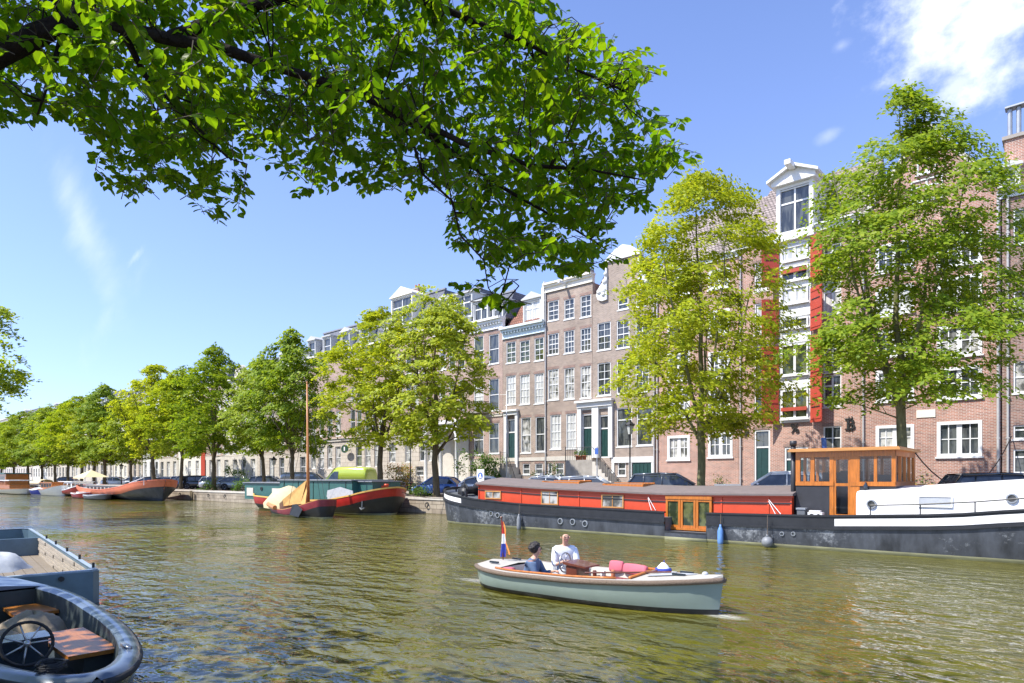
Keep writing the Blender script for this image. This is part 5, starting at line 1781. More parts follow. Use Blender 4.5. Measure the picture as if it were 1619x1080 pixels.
# wheelhouse
w0, w1 = hx(1258, 24.2), hx(1416, 24.2); wy, wyf = 24.2 - HY, 27.5 - HY
zr, zl, zs_ = 3.42, 2.26, 2.36; zt_ = 3.22
wh = MB(); gp = MB()
px_posts = [(1258, 1265), (1281.5, 1287.5), (1311.5, 1318), (1344, 1359), (1381.5, 1386.5), (1409.5, 1416)]
for a, c in px_posts:
    wh.box(hx(a, 24.2), hx(c, 24.2), wy, wy + .09, 1.05 if a in (1311.5, 1344) else zl, zr)
wh.box(w0, hx(1318, 24.2), wy - .02, wy + .09, zl - .05, zs_ - .003); wh.box(hx(1344, 24.2), w1, wy - .02, wy + .09, zl - .05, zs_ - .003)
wh.box(w0, w1, wy - .01, wy + .09, zt_, zr)
# door
dx0, dx1 = hx(1318, 24.2), hx(1344, 24.2)
wh.box(dx0, dx0 + .07, wy + .02, wy + .08, 1.12, zt_); wh.box(dx1 - .07, dx1, wy + .02, wy + .08, 1.12, zt_)
for z in (1.12, 2.2, zt_ - .1): wh.box(dx0 + .07, dx1 - .07, wy + .02, wy + .08, z, z + .1)
# right and left end faces
for x, s in ((w1, 1), (w0 + .09, -1)):
    wh.box(x - .09, x, wy + .09, wyf, zl - .05, zs_); wh.box(x - .09, x, wy + .09, wyf, zt_, zr)
    for i in range(5):
        y = wy + .09 + (wyf - wy - .18) * i / 4; wh.box(x - .09, x, y, y + .09, zs_, zt_)
wh.box(w0, w1, wyf, wyf + .09, zl - .05, zs_); wh.box(w0, w1, wyf, wyf + .09, zt_, zr)
for i in range(7):
    x = w0 + (w1 - w0 - .09) * i / 6; wh.box(x, x + .09, wyf, wyf + .09, zs_, zt_)
who = wh.build('wheelhouse', M['varnish'], hbt)
b = MB()
for q in ([(w0, wy + .04, zs_), (w1, wy + .04, zs_), (w1, wy + .04, zt_), (w0, wy + .04, zt_)], [(w1, wyf + .04, zs_), (w0, wyf + .04, zs_), (w0, wyf + .04, zt_), (w1, wyf + .04, zt_)],
          [(w1 - .045, wy, zs_), (w1 - .045, wyf, zs_), (w1 - .045, wyf, zt_), (w1 - .045, wy, zt_)], [(w0 + .045, wyf, zs_), (w0 + .045, wy, zs_), (w0 + .045, wy, zt_), (w0 + .045, wyf, zt_)],
          [(dx0 + .07, wy + .05, 1.2), (dx1 - .07, wy + .05, 1.2), (dx1 - .07, wy + .05, zs_), (dx0 + .07, wy + .05, zs_)]): b.add(q, [(0, 1, 2, 3)])
b.build('wheelhouse_glass', M['glass_clear'], who)
b = MB(); b.box(w0 - .22, w1 + .16, wy - .2, wyf + .3, zr, zr + .07); b.box(w0 - .18, w1 + .12, wy - .16, wyf + .26, zr + .07, zr + .11); b.build('wheelhouse_roof', M['varnish_top'], who)
b = MB(); b.box(w0, hx(1311, 24.2), wy + .01, wy + .07, .9, zl - .05); b.box(hx(1359, 24.2), w1, wy + .01, wy + .07, .9, zl - .05); b.box(w1 - .07, w1 - .01, wy + .07, wyf, .9, zl - .05); b.box(w0 + .01, w0 + .07, wy + .07, wyf, .9, zl - .05); b.box(w0, w1, wyf + .01, wyf + .07, .9, zl - .05)
b.build('lower_panel', M['black_panel'], who)
b = MB(); xw = hx(1395, 25.5)
b.box(xw - .5, xw + .3, .2, 1.2, 1.1, 2.6); b.box(xw - 1.4, xw - .9, -.2, .9, 1.2, 2.75); b.box(w0 + .3, w0 + 1.3, .5, 1.4, 1.1, 2.7); b.build('helm_console', M['plastic_grey'], who)
# white after cabin
a0, a1 = hx(1352, 24.0), B1 - .9
atop = lin([(a0, 2.06), (hx(1450, 24), 2.14), (hx(1619, 24), 2.36), (a1, 2.5)])
b = MB(); b.smooth = True; rings = []
xs_a = [a0, a0 + .03, a0 + .1, a0 + .25] + [a0 + .25 + (a1 - a0 - .5) * i / 10 for i in range(1, 11)] + [a1]
for i, x in enumerate(xs_a):
    t = atop(x) - (.09, .03, .01, 0, 0)[min(i, 4)]; yn = min(24.0 - HY + (.12, .05, .02, 0, 0)[min(i, 4)], -.1); yn = -min(-yn, max(.2, hhb(x) - .25))
    rings.append([(x, yn, .9), (x, yn, t - .12), (x, yn + .05, t - .03), (x, yn + .16, t), (x, 0, t + .1), (x, -yn - .16, t), (x, -yn - .05, t - .03), (x, -yn, t - .12), (x, -yn, .9)])
b.loft(rings, False, False); b.add(rings[0], [tuple(range(8, -1, -1))]); b.add(rings[-1], [tuple(range(9))])
ac = b.build('after_cabin', M['hull_white'], hbt)
b = MB()
for px, py, r in ((1378, 797, .155), (1600, 788, .15)):
    x = hx(px, 24.0); porthole(b, (x, cy - .03, Hat(px, py, 24.0)), r)
b.build('cabin_portholes', [M['zinc'], M['glass_dark']], ac)
b = MB(); x0_, x1_ = hx(1454, 24), hx(1504, 24); z0_, z1_ = Hat(1480, 800, 24), Hat(1480, 786, 24)
b.box(x0_, x1_, cy - .03, cy - .002, z0_, z1_, 1); b.box(x0_ - .04, x0_, cy - .05, cy, z0_ - .04, z1_ + .04); b.box(x1_, x1_ + .04, cy - .05, cy, z0_ - .04, z1_ + .04); b.box(x0_, x1_, cy - .05, cy, z1_, z1_ + .04); b.box(x0_, x1_, cy - .05, cy, z0_ - .04, z0_)
b.build('cabin_shutter', [M['hull_white'], M['canvas_grey']], ac)
b = MB(); r0_ = hx(1376, 23.6)
xx = [r0_ + (a1 - r0_) * i / 6 for i in range(7)]
b.tube([(x, -min(2.25, hhb(x) - .15), gcore(x) + .33) for x in xx], .025, 6)
for x in xx: b.tube([(x, -min(2.25, hhb(x) - .15), gcore(x) - .1), (x, -min(2.25, hhb(x) - .15), gcore(x) + .33)], .02, 6)
b.build('handrail', M['iron'], hbt)
# bow fittings
b = MB(); b.smooth = True
bx_ = B0 + 1.2
b.tube([(bx_, -.55, 1.75), (bx_, .55, 1.75)], .2, 14); b.wheel((bx_, -.5, 1.8), .36, .07, 'y', 18); b.wheel((bx_, .5, 1.8), .36, .07, 'y', 18)
b.box(bx_ - .35, bx_ + .3, -.66, -.58, 1.3, 1.9); b.box(bx_ - .35, bx_ + .3, .58, .66, 1.3, 1.9); b.tube([(bx_ - .5, -1, 1.95), (bx_ - .5, 1, 1.95)], .04, 6)
b.tube([(bx_ + .1, -.6, 1.75), (bx_ + .15, -.6, 2.35), (bx_ + .1, .3, 2.5), (bx_ + .1, .7, 1.9)], .03, 6)
b.build('anchor_winch', M['iron'], hbt)
b = MB(); b.box(B0 + 2.7, B0 + 2.95, -.9, .6, 1.3, 1.95); b.tube([(B0 + 2.2, -1.6, 1.3), (B0 + 2.2, -1.6, 1.75)], .07, 8); b.tube([(B0 + 2.5, -1.6, 1.3), (B0 + 2.5, -1.6, 1.75)], .07, 8); b.build('bollards', M['hull_black'], hbt)
b = MB(); b.smooth = True; xq = hx(1251.5, 24.3); b.tube([(xq + .06, 24.3 - HY, 1.0), (xq + .06, 24.3 - HY, 3.66)], .085, 10); b.tube([(xq + .06, 24.3 - HY, 3.66), (xq + .06, 24.3 - HY, 3.84)], .12, 10); b.build('stovepipe', M['black_panel'], hbt)
b = MB()
for px in (1027, 1219):
    x = hx(px, 23.9); b.tube([(x - .1, cy - .05, 1.62), (x + .28, -2.3, gcore(x) + .03)], .012, 5); b.tube([(x - .1, cy - .05, 1.68), (x + .45, -2.25, gcore(x) + .03)], .012, 5)
b.build('cabin_stays', M['white_paint'], hbt)
# loose things on and at the houseboat
t = thing('deck_bin', 'dark grey lidded bin on the black deck in front of the wheelhouse', 'bin', (Xat(1268, 23.95), 23.95, 1.0))
b = MB(); b.prism([(-.13, -.13, 0), (.13, -.13, 0), (.13, .13, 0), (-.13, .13, 0)], (0, 0, .36)); b.build('bin_body', M['plastic_grey'], t)
b = MB(); b.box(-.16, .16, -.16, .16, .36, .42); b.build('lid', M['zinc'], t)
t = thing('deck_pump', 'white pump with black dials on the deck below the wheelhouse', 'pump', (Xat(1290, 23.9), 23.9, .98))
b = MB(); b.box(-.24, .24, -.13, .13, .06, .30); b.box(-.2, .16, -.1, .1, .3, .36); b.build('pump_body', M['white_paint'], t)
b = MB(); b.wheel((-.1, -.14, .17), .08, .03, 'y', 12); b.wheel((.12, -.14, .2), .05, .03, 'y', 12); b.box(-.22, -.12, -.1, .1, 0, .06); b.box(.12, .22, -.1, .1, 0, .06); b.build('pump_dials', M['iron'], t)
t = thing('deck_bottle', 'small clear bottle standing on the white cabin roof beside the wheelhouse', 'bottle', (Xat(1368, 24.1), 24.15, 2.07))
b = MB(); b.smooth = True; b.lathe([(.07, 0), (.075, .02), (.075, .16), (.03, .22), (.03, .27)], n=10); b.build('bottle_body', M['glass_car'], t)


def fender(label, px, y, z, m, kind, top):
    X_ = Xat(px, y); t = thing('fender', label, 'fender', (X_, y, z))
    b = MB(); b.smooth = True
    if kind == 'ball': b.sphere((0, 0, 0), .2, 14, 10); b.lathe([(.05, .19), (.05, .26)], n=8)
    else: b.lathe([(.02, -.36), (.09, -.3), (.11, -.2), (.11, .2), (.08, .3), (.04, .38), (.035, .45)], n=12)
    b.build('fender_body', M[m], t)
    b = MB(); b.tube([(0, 0, .2), (0, .04, top - z)], .012, 5); b.build('rope', M['rope'], t)


fender('blue sausage fender hanging from the black houseboat right of the glazed doors', 1139, 23.2, .28, 'fender_blue', 's', 1.12)
fender('grey ball fender hanging from the black houseboat below its red cabin end', 1213, 23.12, .2, 'fender_grey', 'ball', 1.15)
fender('slim dark fender hanging near the bow of the black houseboat', 820.5, 23.2, .30, 'fender_grey', 's', 1.2)

# ============ the green-cabin barge with the red bow
GX, GY = -42.6, 26.7
gb = thing('cabin_barge', 'old barge with a dark green cabin, red topsides and a high black bow', 'barge', (GX, GY, 0))
g0, g1 = -8.9, 8.7
ghb = lambda x: 2.25 * max(0, 1 - (max(0, g0 + 3 - x) / 3) ** 2.2) ** .6 if x < 0 else 2.25 * max(0, 1 - (max(0, x - g1 + 3.2) / 3.2) ** 2.4) ** .62
gg = lin([(g0, 1.25), (g0 + 2, 1.05), (0, .82), (4, .95), (6.5, 1.30), (g1, 1.85)])
xs = [g0 + .001, g0 + .05, g0 + .2, g0 + .5, g0 + 1, g0 + 2] + [g0 + 3 + i for i in range(12)] + [g1 - 2.2, g1 - 1.6, g1 - 1.1, g1 - .7, g1 - .4, g1 - .2, g1 - .07, g1 - .001]
hull(gb, xs, ghb, gg, lambda x, g: [g - .06, g - .60, .1, -.05], [1, 0, 2, 3, 2], ['barge_red', 'yellow_trim', 'hull_black', 'hull_waterline'], keel=-.6, p=3.2, rakes=(.5, .8))
deck(gb, xs, ghb, lambda x: gg(x) - .12, 'plastic_grey')
rail_along(gb, xs, ghb, lambda x: gg(x) + .05, .12, .09, 'yellow_trim', 'gunwale', .03)
b = MB()
k0, k1 = Xat(388, 25.2) - GX, Xat(586, 25.4) - GX; km = Xat(445, 25.2) - GX
for a, c, zt2, yo in ((k0, km, 2.05, 1.55), (km, k1 - 1.6, 2.28, 1.65), (k1 - 1.59, k1, 2.20, 1.15)):
    b.box(a, c, -yo, yo, .72, zt2, 0); b.box(a - .12, c + .12, -yo - .14, yo + .14, zt2, zt2 + .07, 1)
gc = b.build('cabin', [M['barge_green'], M['lead']], gb)
for px, w_ in ((395, 1.1), (436, 1.2)):
    b = MB(); x = Xat(px, 25.1) - GX; b.box(x - w_ / 2, x + w_ / 2, -1.60, -1.551, 1.0, 1.65)
    b.build('cabin_shutter', M['stone'], gc)
b = MB()
for px in (413,): porthole(b, (Xat(px, 25.1) - GX, -1.58, 1.6), .16)
for i in range(5):
    x = km + .7 + i * (k1 - km - 1) / 5; b.box(x, x + .04, -1.68, -1.651, .9, 2.2)
b.build('cabin_trim', [M['iron'], M['glass_dark']], gc)
b = MB(); x = Xat(540, 24.9) - GX
b.box(x - 1.5, x + 1.5, -1.95, -1.88, 1.0, 1.15); b.prism([(x - 1.6, -1.95, 1.15), (x + 1.6, -1.95, 1.15), (x + 1.5, -1.95, 1.6), (x, -1.95, 1.85), (x - 1.5, -1.95, 1.6)], (0, .06, 0)); b.build('name_board', M['canvas_grey'], gb)
b = MB(); b.smooth = True
for px in (606, 613, 590): x = Xat(px, 26.5) - GX; b.lathe([(.12, 0), (.12, .35), (.18, .38), (.16, .5)], (x, -.3, gg(x) - .1), 10)
b.build('bow_bollards', M['cabin_red'], gb)
b = MB(); xw = g1 - 1.35
for s in (-1,):
    yb = -ghb(xw + .2)
    b.tube([(xw, yb - .05, .95), (xw, yb - .08, .45)], .04, 6); b.tube([(xw - .25, yb - .06, .5), (xw, yb - .1, .38), (xw + .25, yb - .06, .5)], .045, 6)
b.build('anchor', M['plastic_grey'], gb)
b = MB()
for px, py in ((1085 / 5.4 + 360, 768), (1145 / 5.4 + 360, 766), (590, 762)):
    x = Xat(px, 26.5) - GX; b.box(x - .25, x + .25, -.2, .3, 1.3, 1.3 + .75)
b.build('deck_boxes', M['navy_paint'], gb)

# ============ small sailing boat with the tarpaulin and mast
QX, QY_ = -38.3, 22.3
sb_ = thing('sailing_boat', 'small maroon sailing boat with a cream tarpaulin and a tall brown mast', 'sailing boat', (QX, QY_, 0), R(-8))
s0, s1 = -4.3, 4.0
shb = lambda x: 1.15 * max(0, 1 - (abs(x) / 4.32) ** 3.2) ** .6 + .08
sg = lin([(s0, .55), (-2, .42), (0, .45), (2.5, .78), (s1, 1.18)])
xs = [s0 + .001, s0 + .15, s0 + .5, s0 + 1] + [s0 + 1.5 + i * .6 for i in range(9)] + [s1 - 1, s1 - .5, s1 - .2, s1 - .001]
hull(sb_, xs, shb, sg, lambda x, g: [g - .04, g - .34 * sstep(s0, 2, x) - .1, .08, -.05], [1, 0, 2, 3, 2], ['maroon', 'varnish_top', 'hull_black', 'hull_waterline'], keel=-.4, p=3)
deck(sb_, xs, shb, lambda x: sg(x) - .05, 'maroon')
b = MB(); b.smooth = True; b.tube([(1.1, 0, .4), (1.05, 0, 3.5), (.9, 0, 8.6)], [.11, .095, .04], 10); b.sphere((.9, 0, 8.65), .07); mast = b.build('mast', M['mast_wood'], sb_)
b = MB(); b.tube([(1.0, 0, 1.25), (-3.9, -.2, .85)], [.08, .06], 8); b.tube([(-2.6, -1.22, .7), (-1.2, -1.3, .5)], .16, 10); b.build('boom', M['mast_wood'], sb_)
b = MB(); rings = []
for x, h_, w_ in ((-4.2, .75, .9), (-3.9, 1.25, 1.1), (-3.0, 1.75, 1.22), (-2.0, 1.95, 1.25), (-1.2, 1.72, 1.2), (-.9, 1.35, 1.1)):
    rings.append([(x, -w_, .4), (x, -w_ - .03, .4 + (h_ - .4) * .4), (x, -w_ * .62, .4 + (h_ - .4) * .85), (x, -.1, h_), (x, .3, h_ - .06), (x, w_, .45)])
b.smooth = True; b.loft(rings, False); b.add(rings[0], [tuple(range(6))]); b.add(rings[-1], [tuple(range(5, -1, -1))])
b.build('tarpaulin', M['canvas_cream'], sb_)
b = MB(); b.add([(1.0, -.06, 2.35), (-1.3, -1.1, .75), (-.9, -.9, .6), (.7, -.35, .8), (1.0, .06, 2.35), (-1.3, 1.0, .75), (1.2, -.05, 2.3), (2.5, -.8, .75), (1.6, -.3, .7)], [(0, 1, 2, 3), (0, 4, 5, 1), (6, 8, 7), (4, 3, 8, 6)]); b.build('ochre_sailcloth', M['canvas_ochre'], sb_)
b = MB(); b.prism([(1.2, -1.28, .15), (2.5, -1.22, .05), (2.9, -1.16, .5), (2.1, -1.2, .85), (1.6, -1.25, .8)], (0, .06, 0)); b.build('leeboard', M['hull_black'], sb_)
b = MB()
for q in ((3.6, 0, 1.15), (-3.9, 0, .8)): b.tube([(.92, 0, 8.3), q], .012, 4)
b.tube([(.95, 0, 7), (.6, -1.1, .6)], .012, 4); b.tube([(.95, 0, 7), (.6, 1.1, .6)], .012, 4)
b.build('rigging', M['iron'], sb_)

# ============ the green sloop under way
SX, SY = -7.62, 11.12
sl = thing('motor_sloop', 'grey-green motor sloop under way with a cream deck, rope fender and two people aboard', 'sloop', (SX, SY, 0), R(1.5))
l0, l1 = -2.78, 2.82


def lhb(x):
    t = (x - l0) / (l1 - l0)
    return .95 * (max(0, 1 - max(0, (.22 - t) / .22) ** 2.6 * .42)) * (max(0, 1 - max(0, (t - .45) / .55) ** 2.3)) ** .85


lg = lin([(l0, .50), (-1.5, .46), (0, .49), (1.6, .57), (l1, .67)])
xs = [l0] + [l0 + .25 * i for i in range(1, 20)] + [l1 - .5, l1 - .3, l1 - .15, l1 - .05, l1 - .001]
hull(sl, xs, lhb, lg, lambda x, g: [g - .05, g * .55, .10, .02], [0, 0, 0, 1, 1], ['sloop_green', 'hull_black'], keel=-.45, p=2.8, rakes=(.1, .16))
b = MB(); b.smooth = True
for s in (-1, 1):
    b.tube([(x, s * (lhb(x) + .02), lg(x) - .03) for x in xs], .052, 8)
b.tube([(l0 - .02, -lhb(l0), lg(l0) - .03), (l0 - .06, 0, lg(l0) - .03), (l0 - .02, lhb(l0), lg(l0) - .03)], .052, 8); b.build('rope_fender', M['rope'], sl)
ck0, ck1 = -2.0, 1.25      # cockpit
iw = lambda x: max(.02, lhb(x) - .16)
b = MB()
def dstrip(a, c, inn):
    n_ = 8
    for i in range(n_):
        p_, q_ = a + (c - a) * i / n_, a + (c - a) * (i + 1) / n_
        if inn:
            for s in (-1, 1): b.add([(p_, s * lhb(p_), lg(p_) + .01), (q_, s * lhb(q_), lg(q_) + .01), (q_, s * iw(q_), lg(q_) + .02), (p_, s * iw(p_), lg(p_) + .02)], [(0, 1, 2, 3) if s < 0 else (3, 2, 1, 0)])
        else:
            for s in (-1, 1): b.add([(p_, s * lhb(p_), lg(p_) + .01), (q_, s * lhb(q_), lg(q_) + .01), (q_, 0, lg(q_) + .07), (p_, 0, lg(p_) + .07)], [(0, 1, 2, 3) if s < 0 else (3, 2, 1, 0)])
dstrip(l0, ck0, False); dstrip(ck0, ck1, True); dstrip(ck1, l1 - .01, False)
b.build('deck', M['sloop_deck'], sl)
b = MB(); n_ = 10
for i in range(n_):
    p_, q_ = ck0 + (ck1 - ck0) * i / n_, ck0 + (ck1 - ck0) * (i + 1) / n_
    for s in (-1, 1): b.add([(p_, s * iw(p_), lg(p_) + .02), (q_, s * iw(q_), lg(q_) + .02), (q_, s * iw(q_) * .96, .05), (p_, s * iw(p_) * .96, .05)], [(0, 1, 2, 3)])
for x in (ck0, ck1): b.add([(x, -iw(x), lg(x) + .02), (x, iw(x), lg(x) + .02), (x, iw(x) * .96, .05), (x, -iw(x) * .96, .05)], [(0, 1, 2, 3)])
b.build('cockpit_lining', M['cream_paint'], sl)
b = MB(); b.box(ck0, ck1, -.52, .52, .03, .052); b.build('floor', M['mahogany'], sl)
b = MB(); b.box(ck0 + .02, ck0 + .6, -.60, .60, .12, .27); b.build('bench', M['mahogany'], sl)
b = MB(); b.box(-.05, ck1 - .3, .36, .66, .12, .27); b.build('bench', M['mahogany'], sl)
b = MB(); b.box(-.05, ck1 - .3, -.66, -.40, .12, .24); b.build('bench', M['mahogany'], sl)
b = MB(); b.smooth = True
b.tube([(x, iw(x) + .05, lg(x) + .06) for x in [.2 + i * .15 for i in range(8)]], .03, 6); b.tube([(x, -iw(x) - .03, lg(x) + .045) for x in [ck0 + i * .3 for i in range(11)]], .022, 6); b.tube([(ck1, iw(ck1) + .04, lg(ck1) + .05), (ck1 + .06, 0, lg(ck1) + .10), (ck1, -iw(ck1), lg(ck1) + .05)], .03, 6)
b.build('coaming', M['varnish'], sl)
b = MB(); b.box(-.5, -.24, -.22, .26, .05, .66); b.prism([(-.56, -.26, .66), (.0, -.26, .62), (.0, -.26, .65), (-.56, -.26, .72)], (0, .56, 0)); b.build('steering_console', M['mahogany'], sl)
b = MB(); b.smooth = True
rg = [(-.70, .02 + .21 * math.cos(math.pi * 2 * k / 20), .66 + .21 * math.sin(math.pi * 2 * k / 20)) for k in range(21)]
b.tube(rg, .016, 6)
for k in range(0, 20, 4): b.tube([(-.70, .02, .66), rg[k]], .010, 5)
b.tube([(-.55, .02, .66), (-.72, .02, .66)], .03, 8); b.build('steering_wheel', M['steel'], sl)
b = MB(); b.box(.0, .75, -.18, .22, .40, .44); b.box(.3, .4, -.02, .06, .05, .40); b.build('table', M['mahogany'], sl)
b = MB()
for x, y in ((l0 + .4, -.4), (l0 + .4, .4), (l1 - .8, -.15), (l1 - .8, .2)): b.box(x - .13, x + .13, y - .02, y + .02, lg(x) + .06, lg(x) + .10)
b.build('cleats', M['navy_paint'], sl)
b = MB(); b.add([(ck1 + .2, -.35, lg(1.4) + .065), (l1 - .5, -.05, lg(2.3) + .075), (l1 - .5, .05, lg(2.3) + .075), (ck1 + .2, .35, lg(1.4) + .065)], [(0, 1, 2, 3)])
b.smooth = True; b.sphere((l1 - .35, 0, lg(2.4) + .08), (.06, .06, .05)); b.build('deck_hatch', M['canvas_grey'], sl)

slw = lambda x, y: (SX + x * math.cos(R(1.5)) - y * math.sin(R(1.5)), SY + x * math.sin(R(1.5)) + y * math.cos(R(1.5)))


def cushion(label, x, y, z, w, d, h_, rz, tilt=0):
    wx, wy_ = slw(x, y)
    b = MB(); b.smooth = True; rings = []
    for f, k in ((-1, .55), (-.96, .85), (-.8, 1), (0, 1.08), (.8, 1), (.96, .85), (1, .55)):
        rings.append([(w * f, d * k * math.copysign(abs(math.cos(t)) ** .5, math.cos(t)), h_ * k * math.copysign(abs(math.sin(t)) ** .6, math.sin(t))) for t in [2 * math.pi * q / 14 for q in range(14)]])
    b.loft(rings, True, True)
    o = b.build('cushion', M['cushion_pink']); o.location = (wx, wy_, z); o.rotation_euler = (tilt, 0, rz)
    tag(o, label, 'cushion', 'pink cushions in the sloop')


cushion('short pink cushion propped on the far side of the sloop, nearest the white-shirted man', .14, .76, .57, .16, .06, .12, R(8), R(-15))
cushion('long pink cushion on the far gunwale of the sloop', .62, .72, .55, .30, .07, .11, R(-7), R(-15))
cushion('pink seat cushion beside the near gunwale, right of the console', .30, -.56, .29, .32, .14, .04, R(3))
cushion('dark pink cushion behind the woman in the blue jacket', -1.86, -.50, .40, .13, .12, .10, R(10))
for i, (x, y, hh, m_, lab) in enumerate(((.10, -.05, .13, 'mahogany', 'dark cup on the sloop table, nearest the console'), (.22, .06, .10, 'shirt_white', 'small white cup in the middle of the sloop table'), (.34, -.08, .14, 'steel', 'metal mug on the sloop table, right of the white cup'), (.50, .02, .17, 'terracotta', 'tall brown jar on the right end of the sloop table'))):
    wx, wy_ = slw(x, y); b = MB(); b.smooth = True; b.lathe([(.035, 0), (.042, .02), (.042, hh - .02), (.035, hh)], n=12)
    o = b.build('cup', M[m_]); o.location = (wx, wy_, .441); tag(o, lab, 'cup', 'cups on the sloop table')
# stern flag
wx, wy_ = slw(l0 + .22, .12)
fl = thing('stern_flag', 'furled red, white and blue flag with an orange pennant on the stern of the sloop', 'flag', (wx, wy_, .55))
b = MB(); b.tube([(.0, 0, -.05), (-.06, 0, .98)], .016, 6); b.sphere((-.06, 0, 1.0), .03); b.build('flagstaff', M['mahogany'], fl)
b = MB(); b.smooth = True
cols = []
zt2 = .93
for k in range(12):
    a = zt2 - k * .078
    w_ = .03 + .20 * (k / 11) ** .9
    cols.append([(-.05 + .06 * (1 - a) - .01 + w_ * f * .8 - .06 * (k / 11), .03 * math.sin(f * 6 + k * .4) * (.4 + k / 12), a) for f in [q / 6 for q in range(7)]])
for k in range(11):
    for q in range(6):
        mi = 0 if k < 4 - q * .15 else (1 if k < 7 else 2)
        if k >= 10 and q > 3: mi = 0
        b.add([cols[k][q], cols[k][q + 1], cols[k + 1][q + 1], cols[k + 1][q]], [(0, 1, 2, 3)], mi)
b.build('flag_cloth', [M['flag_red'], M['flag_white'], M['flag_blue']], fl)
b = MB(); b.smooth = True; pts = [(-.05 + .02 * k + .03 * math.sin(k * .9), .02, .9 - k * .085) for k in range(10)]
for k in range(9): b.add([pts[k], (pts[k][0] + .035, .03, pts[k][2]), (pts[k + 1][0] + .035, .03, pts[k + 1][2]), pts[k + 1]], [(0, 1, 2, 3)])
b.build('pennant', M['pennant_orange'], fl)
wx, wy_ = slw(ck1 + .1, .55)
bu = thing('bow_burgee', 'small blue and white cloth cap on a short stick beside the sloop foredeck', 'burgee', (wx, wy_, .56))
b = MB(); b.smooth = True; b.lathe([(.17, 0), (.16, .06), (.10, .15), (.03, .22)], n=12); b.build('cap_cloth', M['shirt_white'], bu)
b = MB(); b.smooth = True; b.lathe([(.175, .03), (.165, .09), (.15, .11)], n=12); b.tube([(0, 0, -.05), (.02, 0, .27)], .01, 5); b.build('cap_band', M['flag_blue'], bu)
wx, wy_ = slw(1.0, -.2)
oa = thing('boathook', 'varnished boathook lying across the sloop from the table to the foredeck', 'boathook', (wx, wy_, .62))
b = MB(); b.tube([(-.75, -.45, -.02), (.75, .30, .06)], .018, 6); b.build('shaft', M['mahogany'], oa); b = MB(); b.tube([(.75, .30, .06), (.85, .34, .06), (.85, .28, .04)], .012, 5); b.build('hook', M['steel'], oa)


# ============ people
def skinned(name, V, E, m, parent=None, sub=2):
    me = bpy.data.meshes.new(name); names = list(V)
    me.from_pydata([V[k][0] for k in names], [], []) if False else me.from_pydata([V[k][0] for k in names], [(names.index(a), names.index(c)) for a, c in E], [])
    o = bpy.data.objects.new(name + '_build', me); sc.collection.objects.link(o)
    o.modifiers.new('skin', 'SKIN')
    sv = me.skin_vertices[0].data
    for i, k in enumerate(names):
        r = V[k][1]; sv[i].radius = r if hasattr(r, '__len__') else (r, r); sv[i].use_root = (i == 0)
    s = o.modifiers.new('sub', 'SUBSURF'); s.levels = sub; s.render_levels = sub
    dg = bpy.context.evaluated_depsgraph_get()
    m2 = bpy.data.meshes.new_from_object(o.evaluated_get(dg))
    bpy.data.objects.remove(o)
    m2.materials.clear(); m2.materials.append(m)
    m2.polygons.foreach_set('use_smooth', [True] * len(m2.polygons))
    return quick(name, m2, parent)


def V3(*a): return Vector(a)


